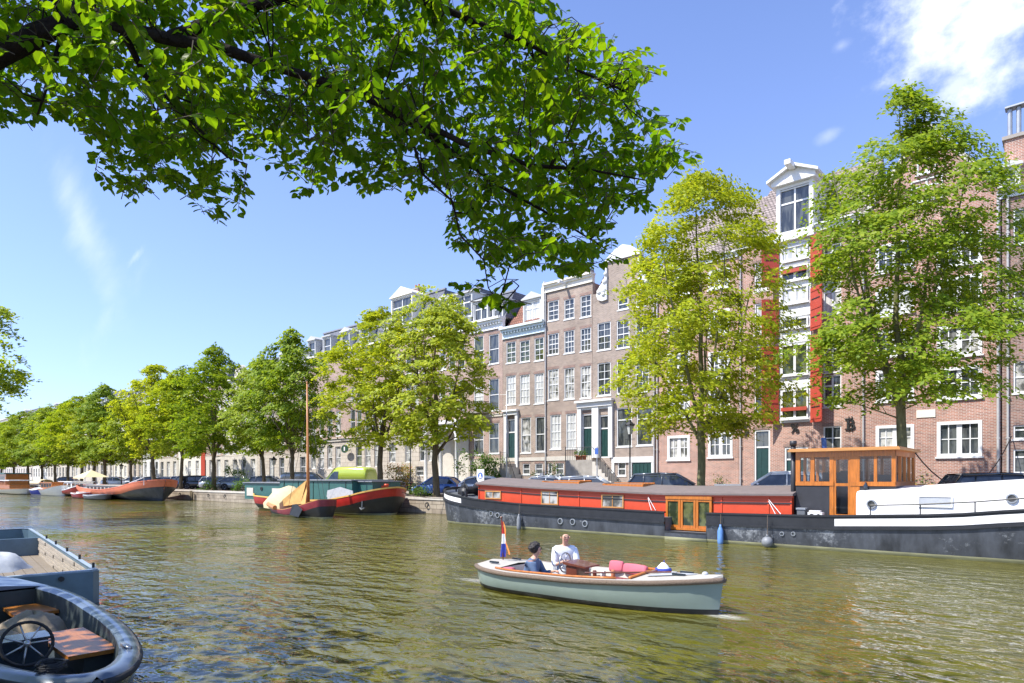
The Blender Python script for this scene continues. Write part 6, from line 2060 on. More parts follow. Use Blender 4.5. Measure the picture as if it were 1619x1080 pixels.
def person(label, loc, rz, hands, knees, feet, shirt, legs, hair, lean=.05, headturn=0.0, bald=False, group=None):
    """seated figure facing +x; hands/knees/feet are local targets for (left, right)"""
    t = thing('person', label, 'person', loc, rz)
    t.scale = (1.1, 1.13, 1.08)
    pel, ch, nk = V3(0, 0, .09), V3(lean, 0, .36), V3(lean * 1.6, 0, .56)
    hd = nk + V3(.03, 0, .10)
    V = {'pelvis': (pel, (.15, .13)), 'waist': (pel.lerp(ch, .5), (.135, .115)), 'chest': (ch, (.155, .12)), 'upper': (V3(lean * 1.4, 0, .47), (.11, .09)), 'neck': (nk, .055),
         'jaw': (hd + V3(.015, 0, -.02), (.062, .07)), 'mid': (hd + V3(0, 0, .055), (.092, .104)), 'crown': (hd + V3(-.01, 0, .125), (.078, .085)),
         'nose': (hd + V3(.112, 0, .03), .010), 'brow': (hd + V3(.07, 0, .05), .04)}
    E = [('pelvis', 'waist'), ('waist', 'chest'), ('chest', 'upper'), ('upper', 'neck'), ('neck', 'jaw'), ('jaw', 'mid'), ('mid', 'crown'), ('mid', 'brow'), ('brow', 'nose')]
    SH = {}; SE = []
    for s, nm in ((1, 'L'), (-1, 'R')):
        h_ = Vector(hands[nm]); shd = V3(lean * 1.3, s * .185, .47)
        dv = h_ - shd; mid = shd.lerp(h_, .5); sag = max(0.0, .285 ** 2 - (dv.length / 2) ** 2) ** .5
        el_ = mid + V3(-.15, s * .45, -1).normalized() * sag
        V['sh' + nm] = (shd, .06); V['el' + nm] = (el_, .042); V['wr' + nm] = (h_, .027)
        E += [('upper', 'sh' + nm), ('sh' + nm, 'el' + nm), ('el' + nm, 'wr' + nm)]
        fd_ = (h_ - el_).normalized(); sd_ = fd_.cross(V3(0, 0, 1)).normalized(); up_ = sd_.cross(fd_)
        V['palm' + nm] = (h_ + fd_ * .06, (.034, .018)); E.append(('wr' + nm, 'palm' + nm))
        for k, (o_, ln) in enumerate(((-.028, .062), (-.010, .075), (.010, .070), (.027, .055))):
            a = h_ + fd_ * .095 + sd_ * o_; c = a + fd_ * ln * .5 - up_ * .012; e = c + fd_ * ln * .25 - up_ * ln * .55
            V[f'f{k}a' + nm] = (a, .0095); V[f'f{k}b' + nm] = (c, .0088); V[f'f{k}c' + nm] = (e, .0075)
            E += [('palm' + nm, f'f{k}a' + nm), (f'f{k}a' + nm, f'f{k}b' + nm), (f'f{k}b' + nm, f'f{k}c' + nm)]
        a = h_ + fd_ * .045 + sd_ * (-s) * .042; e = a + fd_ * .04 - up_ * .02 + sd_ * (-s) * .012
        V['tha' + nm] = (a, .011); V['thb' + nm] = (e, .009); E += [('palm' + nm, 'tha' + nm), ('tha' + nm, 'thb' + nm)]
        kn, ft = Vector(knees[nm]), Vector(feet[nm])
        V['hip' + nm] = (V3(.03, s * .09, .07), .085); V['kn' + nm] = (kn, .06); V['an' + nm] = (ft, .04); V['toe' + nm] = (ft + V3(.17, 0, -.03), (.04, .03))
        E += [('pelvis', 'hip' + nm), ('hip' + nm, 'kn' + nm), ('kn' + nm, 'an' + nm), ('an' + nm, 'toe' + nm)]
        cuff = el_.lerp(h_, .86 if not bald else .35)
        SH['sh' + nm] = (shd, .092); SH['el' + nm] = (el_, .07); SH['cf' + nm] = (cuff, .05)
        SE += [('upper', 'sh' + nm), ('sh' + nm, 'el' + nm), ('el' + nm, 'cf' + nm)]
        fdn = None
    body = skinned('body', V, E, M['skin'], t)
    S = {'pelvis': (pel - V3(0, 0, .03), (.20, .17)), 'waist': (pel.lerp(ch, .5), (.19, .165)), 'chest': (ch, (.20, .16)), 'upper': (V3(lean * 1.35, 0, .485), (.13, .105)), 'collar': (nk - V3(0, 0, .035), (.074, .07))}
    S.update(SH)
    skinned('jacket' if not bald else 'shirt', S, [('pelvis', 'waist'), ('waist', 'chest'), ('chest', 'upper'), ('upper', 'collar')] + SE, M[shirt], body)
    T = {'pelvis': (pel - V3(0, 0, .02), (.165, .14))}; TE = []
    for s, nm in ((1, 'L'), (-1, 'R')):
        kn, ft = Vector(knees[nm]), Vector(feet[nm])
        T['hip' + nm] = (V3(.03, s * .09, .07), .10); T['kn' + nm] = (kn, .075); T['an' + nm] = (kn.lerp(ft, .93), .058)
        TE += [('pelvis', 'hip' + nm), ('hip' + nm, 'kn' + nm), ('kn' + nm, 'an' + nm)]
    skinned('trousers', T, TE, M[legs], body)
    b = MB(); b.smooth = True
    for s in (-1, 1): b.sphere(tuple(hd + V3(.098, s * .033, .062)), (.012, .014, .009), 8, 6, 0); b.box(hd.x + .092, hd.x + .106, s * .034 - .02, s * .034 + .02, hd.z + .085, hd.z + .092, 0)
    b.box(hd.x + .088, hd.x + .098, -.025, .025, hd.z - .012, hd.z - .006, 1)
    b.build('face_features', [M['hair_dark'], M['cushion_pink']], body)
    b = MB(); b.smooth = True
    for s in (-1, 1): b.sphere(tuple(hd + V3(-.01, s * .088, .045)), (.018, .010, .026), 8, 6)
    b.build('ears', M['skin'], body)
    if not bald:
        b = MB(); rn = random.Random(4); b.smooth = True
        b.sphere(tuple(hd + V3(-.035, 0, .085)), (.115, .118, .125), 16, 12)
        for k in range(60):
            th_, ph_ = rn.uniform(0, 6.28), rn.uniform(-.6, 1.4)
            d = V3(math.cos(th_) * math.cos(ph_), math.sin(th_) * math.cos(ph_), math.sin(ph_))
            if d.x > .55 and d.z < .5: continue
            b.sphere(tuple(hd + V3(-.035, 0, .085) + d * .105), rn.uniform(.022, .038), 7, 5)
        b.build('hair', M['hair_dark'], body)
    return t


wx, wy_ = slw(-1.42, -.34)
person('person with short dark hair in a blue jacket, seated at the stern of the sloop', (wx, wy_, .16), R(22), {'L': (.46, .12, .26), 'R': (.45, -.10, .22)}, {'L': (.42, .14, .16), 'R': (.42, -.12, .14)}, {'L': (.66, .14, -.08), 'R': (.68, -.12, -.1)}, 'jacket_blue', 'trousers', 'hair_dark', .08)
wx, wy_ = slw(-1.02, .42)
person('bald person in an open-necked white shirt standing low behind the steering console, facing the viewer', (wx, wy_, .40), R(-38), {'L': (.36, .10, .22), 'R': (.34, -.10, .24)}, {'L': (.36, .12, .0), 'R': (.36, -.10, .0)}, {'L': (.36, .12, -.30), 'R': (.36, -.10, -.30)}, 'shirt_white', 'trousers', None, .06, bald=True)

# ============ moored boats at the lower left
fa = thing('steel_tender', 'dark open tender with a broad grey-blue gunwale and spoked wheel, at the lower left', 'tender', (-11.1, 2.08, 0), R(-1))
f0, f1 = -3.9, 3.8


FT, FB = 4.4, 1.04


def fhb(x):
    d = f1 - x
    r = FB * (max(0, 1 - (1 - d / FT) ** 2) ** .5 if d < FT else 1)
    return r * max(0, 1 - max(0, (f0 + 3.2 - x) / 3.2) ** 2.2) ** .8


fg = lin([(f0, .74), (-2.5, .60), (0, .50), (f1, .49)])
xs = sorted([f0 + .001, f0 + .08, f0 + .25, f0 + .5, f0 + .8, f0 + 1.2, f0 + 1.6, f0 + 2.1, f0 + 2.6, f0 + 3.1] + [f1 - FT * (1 - math.cos(k * math.pi / 32)) - .001 for k in range(17)])
hull(fa, xs, fhb, fg, lambda x, g: [g - .05, g * .5, .03], [0, 0, 0, 0], ['navy_paint'], keel=-.4, p=3.0)
b = MB(); b.smooth = True
LN = {}
for s in (-1, 1):
    prs = []
    for x in [x for x in xs if -2.3 <= x < f1 - FT]: prs.append((x, fhb(x), x, fhb(x) - .2))
    for k in range(16, -1, -1):
        ph = k * math.pi / 32
        prs.append((f1 - FT * (1 - math.cos(ph)), FB * math.sin(ph), f1 - .26 - (FT - .26) * (1 - math.cos(ph)), (FB - .2) * math.sin(ph)))
    prs[0] = (-2.3, fhb(-2.3), -2.3, fhb(-2.3) - .2)
    rr = [[(xo, s * (yo + .045), fg(xo) - .02), (xo, s * yo, fg(xo) + .03), ((xo + xi) / 2, s * (yo + yi) / 2, fg(xo) + .045), (xi, s * yi, fg(xi) + .02), (xi, s * yi, fg(xi) - .06)] for xo, yo, xi, yi in prs]
    b.loft(rr, False); LN[s] = [(xi, s * yi) for xo, yo, xi, yi in prs]
b.build('gunwale', M['slate_paint'], fa)
b = MB(); b.smooth = True
for s in (-1, 1):
    b.tube([(x, s * (fhb(x) + .03), fg(x) - .05) for x in xs], .04, 8)
b.build('rubber_fender', M['rubber'], fa)
b = MB()
nx = [x for x in xs if x <= -2.3] + [-2.3]
for i in range(len(nx) - 1):
    a, c = nx[i], nx[i + 1]
    for s in (-1, 1): b.add([(a, s * fhb(a), fg(a) + .03), (c, s * fhb(c), fg(c) + .03), (c, 0, fg(c) + .12), (a, 0, fg(a) + .12)], [(0, 1, 2, 3) if s < 0 else (3, 2, 1, 0)])
b.add([(-2.3, -fhb(-2.3), fg(-2.3) + .03), (-2.3, fhb(-2.3), fg(-2.3) + .03), (-2.3, 0, fg(-2.3) + .12)], [(0, 1, 2)]); b.build('foredeck', M['slate_paint'], fa)
b = MB()
for s in (-1, 1):
    b.loft([[(x, y, fg(x)), (x - .02, y * .96, .3), (x - .05, y * .88, .06)] for x, y in LN[s]], False)
ring = [(x - .05, y * .88, .061) for x, y in LN[-1]] + [(x - .05, y * .88, .061) for x, y in LN[1][::-1][1:]]
b.add(ring, [tuple(range(len(ring)))])
b.add([(-2.3, -fhb(-2.3) + .1, .06), (-2.3, fhb(-2.3) - .1, .06), (-2.3, fhb(-2.3) - .1, fg(-2.3)), (-2.3, -fhb(-2.3) + .1, fg(-2.3))], [(0, 1, 2, 3)])
b.build('lining', M['interior_dark'], fa)
b = MB(); b.box(.6, 2.2, .12, .66, .34, .39); b.build('bench', M['bench_wood'], fa)
b = MB(); b.box(-2.25, -1.3, .2, .78, .30, .35); b.build('bench', M['bench_wood'], fa)
b = MB(); b.box(.7, 2.1, .3, .62, .07, .339); b.build('bench_support', M['interior_dark'], fa)
b = MB(); b.box(-2.2, -1.35, .4, .74, .07, .299); b.build('bench_support', M['interior_dark'], fa)
b = MB(); b.box(1.25, 1.6, -.50, .05, .06, .52); b.box(1.22, 1.63, -.54, .09, .52, .55); b.build('console', M['navy_paint'], fa)
b = MB(); b.smooth = True; wc = Vector((1.92, -.22, .56)); rg = []
for k in range(29):
    a = 2 * math.pi * k / 28; rg.append(wc + Vector((-.09 * math.sin(a), .25 * math.cos(a), .235 * math.sin(a))))
b.tube(rg, .019, 8, mi=0)
for k in range(0, 28, 4): b.tube([wc, rg[k]], .010, 6, mi=1)
b.sphere(tuple(wc), .04, 10, 8, 1); b.tube([wc, (1.6, -.22, .42)], .022, 8, mi=1); b.build('steering_wheel', [M['rubber'], M['steel']], fa)
b = MB(); b.smooth = True
for x, y in ((-2.6, .0), ): b.tube([(x, y, fg(x) + .1), (x, y, fg(x) + .26)], .045, 10); b.tube([(x - .16, y, fg(x) + .22), (x + .16, y, fg(x) + .22)], .03, 8)
b.tube([(2.2, -.72, fg(2) + .03), (2.2, -.72, fg(2) + .16)], .03, 8); b.tube([(2.07, -.72, fg(2) + .13), (2.33, -.72, fg(2) + .13)], .02, 8)
b.box(2.7, 2.95, .52, .57, fg(3) + .03, fg(3) + .07); b.build('cleats', M['steel'], fa)
b = MB(); b.smooth = True; rn = random.Random(2)
pts = []
for k in range(60):
    a = k * .55; pts.append((-2.6 + .17 * math.cos(a) * rn.uniform(.7, 1.1), .03 + .15 * math.sin(a) * rn.uniform(.7, 1.1), fg(-2.6) + .11 + .10 * k / 60))
b.tube(pts, .016, 5)
o = b.build('rope_coil', M['rubber']); o.location = (-11.1, 2.1, 0); tag(o, 'black rope coiled round the cleat on the foredeck of the dark tender', 'rope')
b = MB(); b.smooth = True; pts = []
for k in range(80):
    a = k * .62; pts.append((3.25 + .16 * math.cos(a) * rn.uniform(.6, 1.1), -.34 + .13 * math.sin(a) * rn.uniform(.6, 1.1), fg(3) + .055 + .07 * k / 80))
b.tube(pts, .013, 5); o = b.build('rope_coil', M['rubber']); o.location = (-11.1, 2.1, 0); tag(o, 'black rope heaped on the rounded stern gunwale of the dark tender', 'rope')
# crumpled canvas over the engine box
def cloth(name, label, cx, cy_, z0, rx, ry, hz_, m, seed, cat='cover'):
    rn = random.Random(seed); b = MB(); b.smooth = True
    ph = [rn.uniform(0, 6.28) for _ in range(6)]
    rings = []
    for j in range(9):
        r = j / 8; ring = []
        for k in range(28):
            a = 2 * math.pi * k / 28
            wob = 1 + .10 * math.sin(3 * a + ph[0]) + .07 * math.sin(7 * a + ph[1]) * r
            zz = hz_ * (1 - r ** 2.6) + .045 * math.sin(5 * a + ph[2] + r * 5) * r + .03 * math.sin(9 * r + ph[3] + 2 * a)
            ring.append((rx * r * wob * math.cos(a), ry * r * wob * math.sin(a), max(zz, 0)))
        rings.append(ring)
    b.loft(rings, True)
    o = b.build(name, M[m]); o.location = (cx, cy_, z0); tag(o, label, cat)
    return o


cloth('canvas_cover', 'crumpled tan canvas cover heaped behind the spoked wheel of the dark tender', -11.5, 2.35, .16, .58, .42, .36, 'canvas_tan', 3)
cloth('canvas_cover', 'lower crumpled tan canvas on the left side of the dark tender', -10.9, 1.85, .12, .40, .32, .30, 'canvas_tan', 9)
# open steel barge behind it
ob_ = thing('open_barge', 'blue-grey open steel barge lined with weathered planks, behind the dark tender at the left edge', 'barge', (-14.75, 2.55, 0), R(173.0))
# local: +x runs away from the viewer's end
Lb = 14.0
b = MB()
out = [(0, -1.42), (0, .95), (.25, 1.1), (Lb - .4, 1.15), (Lb, .9), (Lb, -1.35), (Lb - .3, -1.55), (.2, -1.55)]
inn = [(.16, -1.28), (.16, .88), (.32, .98), (Lb - .45, 1.03), (Lb - .14, .82), (Lb - .14, -1.25), (Lb - .36, -1.42), (.28, -1.42)]
top = .64
n_ = len(out)
vs = [(x, y, -.3) for x, y in out] + [(x, y, top) for x, y in out] + [(x, y, top) for x, y in inn] + [(x, y, .05) for x, y in inn]
fs = []
for i in range(n_):
    j = (i + 1) % n_; fs += [(i, j, n_ + j, n_ + i), (n_ + i, n_ + j, 2 * n_ + j, 2 * n_ + i), (2 * n_ + i, 2 * n_ + j, 3 * n_ + j, 3 * n_ + i)]
b.add(vs, fs); b.build('hull', M['steel_blue'], ob_)
b = MB()
for i in range(n_):
    j = (i + 1) % n_
    (xa, ya), (xb_, yb_) = out[i], out[j]; dx, dy = xb_ - xa, yb_ - ya; l_ = math.hypot(dx, dy); nx_, ny_ = dy / l_ * .03, -dx / l_ * .03
    b.add([(xa + nx_, ya + ny_, top - .06), (xb_ + nx_, yb_ + ny_, top - .06), (xb_ + nx_, yb_ + ny_, top + .03), (xa + nx_, ya + ny_, top + .03), (inn[i][0], inn[i][1], top + .03), (inn[j][0], inn[j][1], top + .03)], [(0, 1, 2, 3), (3, 2, 5, 4)])
b.build('gunwale', M['pale_steel'], ob_)
b = MB()
for k in range(6):
    z = .07 + k * .092
    for q in range(5): b.box(.35 + q * 1.89, .35 + (q + 1) * 1.89 - .012, -1.42 + .01, -1.37 - ((k + q) % 3) * .012, z, z + .074)
b.build('side_planking', M['weathered_wood'], ob_)
b = MB()
for k in range(11): b.box(.2, 9.8, -1.37 + k * .215, -1.37 + k * .215 + .2, .06, .085)
b.build('floor_boards', M['floor_wood'], ob_)
b = MB(); b.box(9.8, 9.9, -1.41, .98, .06, .62); b.build('bulkhead', M['steel_blue'], ob_)
b = MB()
for x in (.4, 2.2, 4.2, 6.4, 8.6): b.tube([(x, -1.48, top + .02), (x, -1.48, top + .13)], .025, 6)
b.tube([(.05, -.9, .55), (-.06, -.9, .55)], .05, 8); b.build('pins', M['iron'], ob_)
cloth('tarpaulin', 'pale grey tarpaulin bundle lying in the open barge at the left edge', -19.0, 3.0, .35, 1.0, .75, .42, 'canvas_grey', 5)

# ============ moored boats far along the quay


def sbarge(label, px0, px1, Y, B, h0, hm, h1, mats, bands, levels, name='moored_barge', cat='barge', extra=None, p=3.0, trim=None, kd=-.4, group=None):
    xa, xb_ = Xat(px0, Y), Xat(px1, Y); L = xb_ - xa
    t = thing(name, label, cat, ((xa + xb_) / 2, Y, 0), 0, group)
    a, c = -L / 2, L / 2; e = min(L * .3, B * .9)
    hb_ = lambda x: B / 2 * max(0, 1 - max(0, (a + e - x) / e) ** 2.2) ** .6 * max(0, 1 - max(0, (x - c + e) / e) ** 2.2) ** .65
    g_ = lin([(a, h0), (a + L * .3, hm + .05), (a + L * .5, hm), (a + L * .75, hm + (h1 - hm) * .35), (c, h1)])
    xs_ = [a + .001, a + .05, a + .2, a + e * .3, a + e * .6] + [a + e + (L - 2 * e) * i / 7 for i in range(8)] + [c - e * .65, c - e * .4, c - e * .2, c - e * .08, c - .03, c - .001]
    hull(t, xs_, hb_, g_, levels, bands, mats, keel=kd, p=p, rakes=(.2, e * .25))
    if trim: rail_along(t, xs_, hb_, lambda x: g_(x) + .04, .1, .08, trim, 'gunwale', .02)
    return t, hb_, g_, a, c, xs_


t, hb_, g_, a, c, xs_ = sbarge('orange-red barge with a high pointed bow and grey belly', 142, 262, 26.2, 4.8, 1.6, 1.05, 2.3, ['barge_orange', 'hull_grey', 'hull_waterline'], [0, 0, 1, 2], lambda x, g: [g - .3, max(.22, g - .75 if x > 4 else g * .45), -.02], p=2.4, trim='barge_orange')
deck(t, xs_, hb_, lambda x: g_(x) - .2, 'pale_steel')
b = MB(); b.box(a + 4, c - 8, -1.5, 1.5, .6, 1.5); b.box(a + 3.9, c - 7.9, -1.6, 1.6, 1.5, 1.58); b.build('hold_cover', M['stone_dark'], t)
b = MB()
for i in range(7): x = a + 4.6 + i * 1.4; b.box(x, x + .8, -1.53, -1.501, .95, 1.35)
b.build('hold_windows', M['glass_dark'], t)
b = MB(); b.tube([(c - 1.2, -1.7, 1.7), (c - 1.2, -1.7, 2.5), (c - 4, -2.2, 1.9)], .04, 6); b.tube([(c - 2, 0, 1.6), (c - 2, 0, 2.1)], .12, 8); b.tube([(a + 1.4, -.8, 1.2), (a + 1.4, .8, 1.5)], .2, 8); b.build('deck_gear', M['white_paint'], t)

sm = dict(p=2.6)
t, hb_, g_, a, c, xs_ = sbarge('small dark open dinghy tied beside the orange barge', 141, 168, 23.2, 2.0, .5, .42, .62, ['plastic_grey', 'hull_black'], [0, 1], lambda x, g: [.1], 'dinghy', 'dinghy', trim='canvas_grey'); deck(t, xs_, hb_, lambda x: g_(x) - .12, 'interior_dark')
b = MB(); b.box(a + 1, a + 1.5, -.7, .7, .3, .5); b.box(0, .5, -.8, .8, .3, .45); b.build('thwart', M['canvas_grey'], t)
t, hb_, g_, a, c, xs_ = sbarge('small bright red dinghy left of the dark open dinghy', 121, 142, 23.8, 1.9, .6, .5, .7, ['barge_red', 'hull_black'], [0, 1], lambda x, g: [.06], 'dinghy', 'dinghy', trim='white_paint'); deck(t, xs_, hb_, lambda x: g_(x) - .1, 'cream_paint')
b = MB(); b.box(-.4, .6, -.6, .6, .4, .75); b.build('seat_box', M['white_paint'], t)
t, hb_, g_, a, c, xs_ = sbarge('dark red cabin boat with white deckhouse windows, left of the orange barge', 104, 146, 26.0, 3.6, 1.0, .8, 1.6, ['barge_red', 'hull_black'], [0, 1], lambda x, g: [.35], 'cabin_boat', 'cabin boat', trim='white_paint'); deck(t, xs_, hb_, lambda x: g_(x) - .1, 'cream_paint')
b = MB(); b.box(a + 2, 2, -1.2, 1.2, .7, 1.9); b.box(a + 1.8, 2.2, -1.35, 1.35, 1.9, 1.98); b.build('deckhouse', M['white_paint'], t)
b = MB()
for i in range(6): x = a + 2.5 + i * 1.8; b.box(x, x + 1.2, -1.23, -1.201, 1.2, 1.7)
b.build('deckhouse_windows', M['glass_dark'], t)
t, hb_, g_, a, c, xs_ = sbarge('white motor launch with a tall white bow and wooden wheelhouse', 73, 104, 24.6, 3.2, .9, .8, 1.5, ['hull_white', 'hull_white'], [0, 1], lambda x, g: [.1], 'motor_launch', 'launch', trim='varnish'); deck(t, xs_, hb_, lambda x: g_(x) - .1, 'cream_paint')
b = MB(); b.box(-3, 3, -1.1, 1.1, .7, 1.75); b.box(-3.2, 3.2, -1.2, 1.2, 1.75, 1.85); b.build('wheelhouse', M['varnish'], t)
b = MB()
for i in range(4): b.box(-2.7 + i * 1.4, -1.6 + i * 1.4, -1.13, -1.101, 1.15, 1.6)
b.build('wheelhouse_windows', M['glass_dark'], t)
t, hb_, g_, a, c, xs_ = sbarge('small navy blue boat with a pale cover, left of the white motor launch', 57, 76, 24.0, 2.4, .75, .7, .9, ['flag_blue', 'hull_white'], [0, 1], lambda x, g: [.08], 'covered_boat', 'boat', trim='white_paint')
b = MB(); rings = [[(x, -hb_(x) * .95, g_(x)), (x, -hb_(x) * .5, g_(x) + .3 * (1 - abs(x / c) ** 2)), (x, 0, g_(x) + .42 * (1 - abs(x / c) ** 2)), (x, hb_(x) * .95, g_(x))] for x in xs_]; b.smooth = True; b.loft(rings, False); b.build('boat_cover', M['canvas_grey'], t)
t, hb_, g_, a, c, xs_ = sbarge('boat with a yellow-green canvas canopy, behind the navy blue boat', 52, 82, 27.0, 2.8, .8, .8, 1.0, ['cream_paint', 'hull_black'], [0, 1], lambda x, g: [.1], 'canopy_boat', 'boat', trim='varnish')
b = MB(); b.smooth = True; rings = [[(x, -1.1, 1.55), (x, -.7, 2.05), (x, 0, 2.2), (x, .7, 2.05), (x, 1.1, 1.55)] for x in (a + 3, a + 4, 0, c - 4, c - 3)]; b.loft(rings, False); b.build('canopy', M['canvas_cream'], t)
b = MB()
for x in (a + 3.2, 0, c - 3.2):
    for s in (-1, 1): b.tube([(x, s * 1.05, .7), (x, s * 1.05, 1.6)], .03, 5)
b.build('canopy_frame', M['steel'], t)
t, hb_, g_, a, c, xs_ = sbarge('long low boat with a broad white awning, near the far left edge', 4, 44, 23.0, 3.4, .8, .7, .9, ['cream_paint', 'hull_black'], [0, 1], lambda x, g: [.1], 'awning_boat', 'tour boat', trim='varnish')
b = MB(); b.box(a + 3, c - 4, -1.5, 1.5, 2.0, 2.12)
b.build('awning', M['white_paint'], t)
b = MB(); b.box(a + 4, c - 5, -1.25, 1.25, .7, 1.4)
for i in range(9): x = a + 4 + i * (c - a - 9) / 8; b.box(x - .05, x + .05, -1.3, -1.2, 1.4, 2.0)
b.build('cabin_side', M['varnish'], t)
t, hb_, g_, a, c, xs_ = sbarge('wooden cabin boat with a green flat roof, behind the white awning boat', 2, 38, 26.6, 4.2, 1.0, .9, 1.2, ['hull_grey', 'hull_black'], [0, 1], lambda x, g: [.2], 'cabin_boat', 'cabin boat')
b = MB(); b.box(a + 4, c - 5, -1.6, 1.6, .8, 3.1); b.build('cabin', M['varnish'], t); b = MB(); b.box(a + 3.6, c - 4.6, -1.9, 1.9, 3.1, 3.3); b.build('cabin_roof', M['barge_green'], t)
b = MB()
for i in range(8): x = a + 5 + i * (c - a - 11) / 8; b.box(x, x + (c - a) / 16, -1.63, -1.601, 1.7, 2.7)
b.build('cabin_windows', M['glass_dark'], t)
cp = thing('canal_canopy', 'cream peaked canopy on poles above the dark red cabin boat', 'canopy', (Xat(144, 28), 28, 0))
b = MB(); b.smooth = False
w_ = 2.6
b.add([(-w_, -1.5, 2.55), (w_, -1.5, 2.55), (w_, 1.5, 2.55), (-w_, 1.5, 2.55), (-.2, 0, 3.55), (.2, 0, 3.55)], [(0, 1, 5, 4), (1, 2, 5), (2, 3, 4, 5), (3, 0, 4)])
b.add([(-w_, -1.5, 2.35), (w_, -1.5, 2.35), (w_, -1.5, 2.55), (-w_, -1.5, 2.55)], [(0, 1, 2, 3)]); b.build('canopy_cloth', M['canvas_cream'], cp)
b = MB()
for x in (-w_ + .1, w_ - .1):
    for y in (-1.4, 1.3): b.tube([(x, y, .0), (x, y, 2.5)], .05, 6)
b.build('poles', M['steel'], cp)
b = MB(); b.box(-w_, w_, -1.5, 1.4, -.1, .35)
b.build('float', M['weathered_wood'], cp)

# ---------------------------------------------------------------- cars
WHEEL = {}


def car(label, px, Y, rz, color, kind='hatch', L=4.3, Wd=1.78, H=1.48, X_=None, group='cars parked along the far quay'):
    X_ = Xat(px, Y) if X_ is None else X_
    t = thing('parked_car' if kind != 'van' else 'parked_van', label, 'car' if kind != 'van' else 'van', (X_, Y, QT), rz, group)
    s = L / 4.3; hw = Wd / 2
    zb_ = .92 * H / 1.48 if kind != 'van' else 1.05
    b = MB(); b.smooth = True
    if kind == 'van':
        prof = [(-2.15, .90, .40, 1.0), (-2.1, .98, .3, 1.05), (-1.5, 1, .25, 1.05), (.9, 1, .25, 1.05), (1.5, .97, .25, 1.02), (2.0, .88, .3, .9), (2.15, .72, .4, .72)]
    else:
        prof = [(-2.15, .80, .42, .80), (-2.08, .91, .30, zb_), (-1.6, .98, .24, zb_ + .02), (0, 1, .22, zb_), (.95, .99, .22, zb_ - .02), (1.55, .95, .24, zb_ - .10), (1.95, .85, .28, zb_ - .24), (2.15, .68, .38, zb_ - .38)]
    rings = []
    for x, w, a, z in prof:
        w *= hw; x *= s
        rings.append([(x, -w * .88, a), (x, -w * .985, a + .10), (x, -w, (a + z) / 2), (x, -w * .97, z - .07), (x, -w * .86, z), (x, 0, z + .03), (x, w * .86, z), (x, w * .97, z - .07), (x, w, (a + z) / 2), (x, w * .985, a + .10), (x, w * .88, a)])
    b.loft(rings, True, True)
    body = b.build('body', M[color], t)
    if kind == 'van': gh = [(-2.1, H - .12), (-1.9, H - .02), (-.5, H), (.55, H - .03), (1.45, zb_ + .02)]
    elif kind in ('suv', 'wagon'): gh = [(-2.1, zb_), (-1.75, H - .06), (-.5, H), (.25, H - .03), (1.1, zb_)]
    else: gh = [(-2.0, zb_), (-1.35, H - .08), (-.5, H), (.2, H - .03), (1.15, zb_ - .01)]
    b = MB(); b.smooth = False
    low = [(x * s, zb_ - .02) for x in ([gh[0][0]] + [g_[0] for g_ in gh[1:-1]] + [gh[-1][0]])]
    if kind == 'van':
        b.smooth = True
        gh2 = [(-2.13, zb_ + .1), (-2.12, H - .35), (-2.05, H - .16), (-1.85, H - .05), (-.5, H), (.45, H - .03), (.7, H - .14), (1.5, zb_ + .05)]
        rings = [[(x * s, -hw * .99, zb_ - .1), (x * s, -hw * (.97 - .10 * (z - zb_) / (H - zb_)), zb_ + (z - zb_) * .78), (x * s, -hw * .80, zb_ + (z - zb_) * .95), (x * s, -hw * .6, z), (x * s, 0, z + .03), (x * s, hw * .6, z), (x * s, hw * .80, zb_ + (z - zb_) * .95), (x * s, hw * (.97 - .10 * (z - zb_) / (H - zb_)), zb_ + (z - zb_) * .78), (x * s, hw * .99, zb_ - .1)] for x, z in gh2]
    else: rings = [[(x * s, -hw * .86, zb_ - .03), (x * s, -hw * (.84 - .16 * (z - zb_) / (H - zb_)), z), (x * s, hw * (.84 - .16 * (z - zb_) / (H - zb_)), z), (x * s, hw * .86, zb_ - .03)] for x, z in gh]
    b.loft(rings, True, True)
    if kind == 'van':
        b.build('cargo_body', M[color], t)
        g2 = MB()
        for sg_ in (-1, 1): g2.prism([(.25 * s, sg_ * hw * .965, zb_ + .06), (1.2 * s, sg_ * hw * .965, zb_ + .06), (.62 * s, sg_ * hw * .885, H - .42), (.25 * s, sg_ * hw * .885, H - .42)], (0, sg_ * .03, 0))
        g2.add([(1.50 * s, -hw * .80, zb_ + .12), (1.50 * s, hw * .80, zb_ + .12), (.78 * s, hw * .62, H - .12), (.78 * s, -hw * .62, H - .12)], [(0, 1, 2, 3)])
        g2.build('glass', M['glass_car'], t)
    else:
        gl = b.build('glass', M['glass_car'], t)
        r = MB(); r.smooth = True
        rr = [[(x * s, -hw * .745, z - .10), (x * s, -hw * .705, z + .005), (x * s, -hw * .5, z + .035), (x * s, 0, z + .05), (x * s, hw * .5, z + .035), (x * s, hw * .705, z + .005), (x * s, hw * .745, z - .10)] for x, z in gh[1:-1]]
        r.loft(rr, False)
        for sg_ in (-1, 1):
            def edge(x, z, k=.005): return (x * s, sg_ * (hw * (.84 - .16 * (z - zb_) / (H - zb_)) + k), z)
            for i in range(len(gh) - 1): r.tube([edge(*gh[i]), edge(*gh[i + 1])], .07, 6)
            xm_ = -.42; r.tube([(xm_ * s, sg_ * hw * .86, zb_), edge(xm_, H - .02)], .035, 5)
            if kind in ('suv', 'wagon'): r.tube([(-1.3 * s, sg_ * hw * .86, zb_), edge(-1.3, H - .03)], .04, 5)
        r.build('roof', M[color], t)
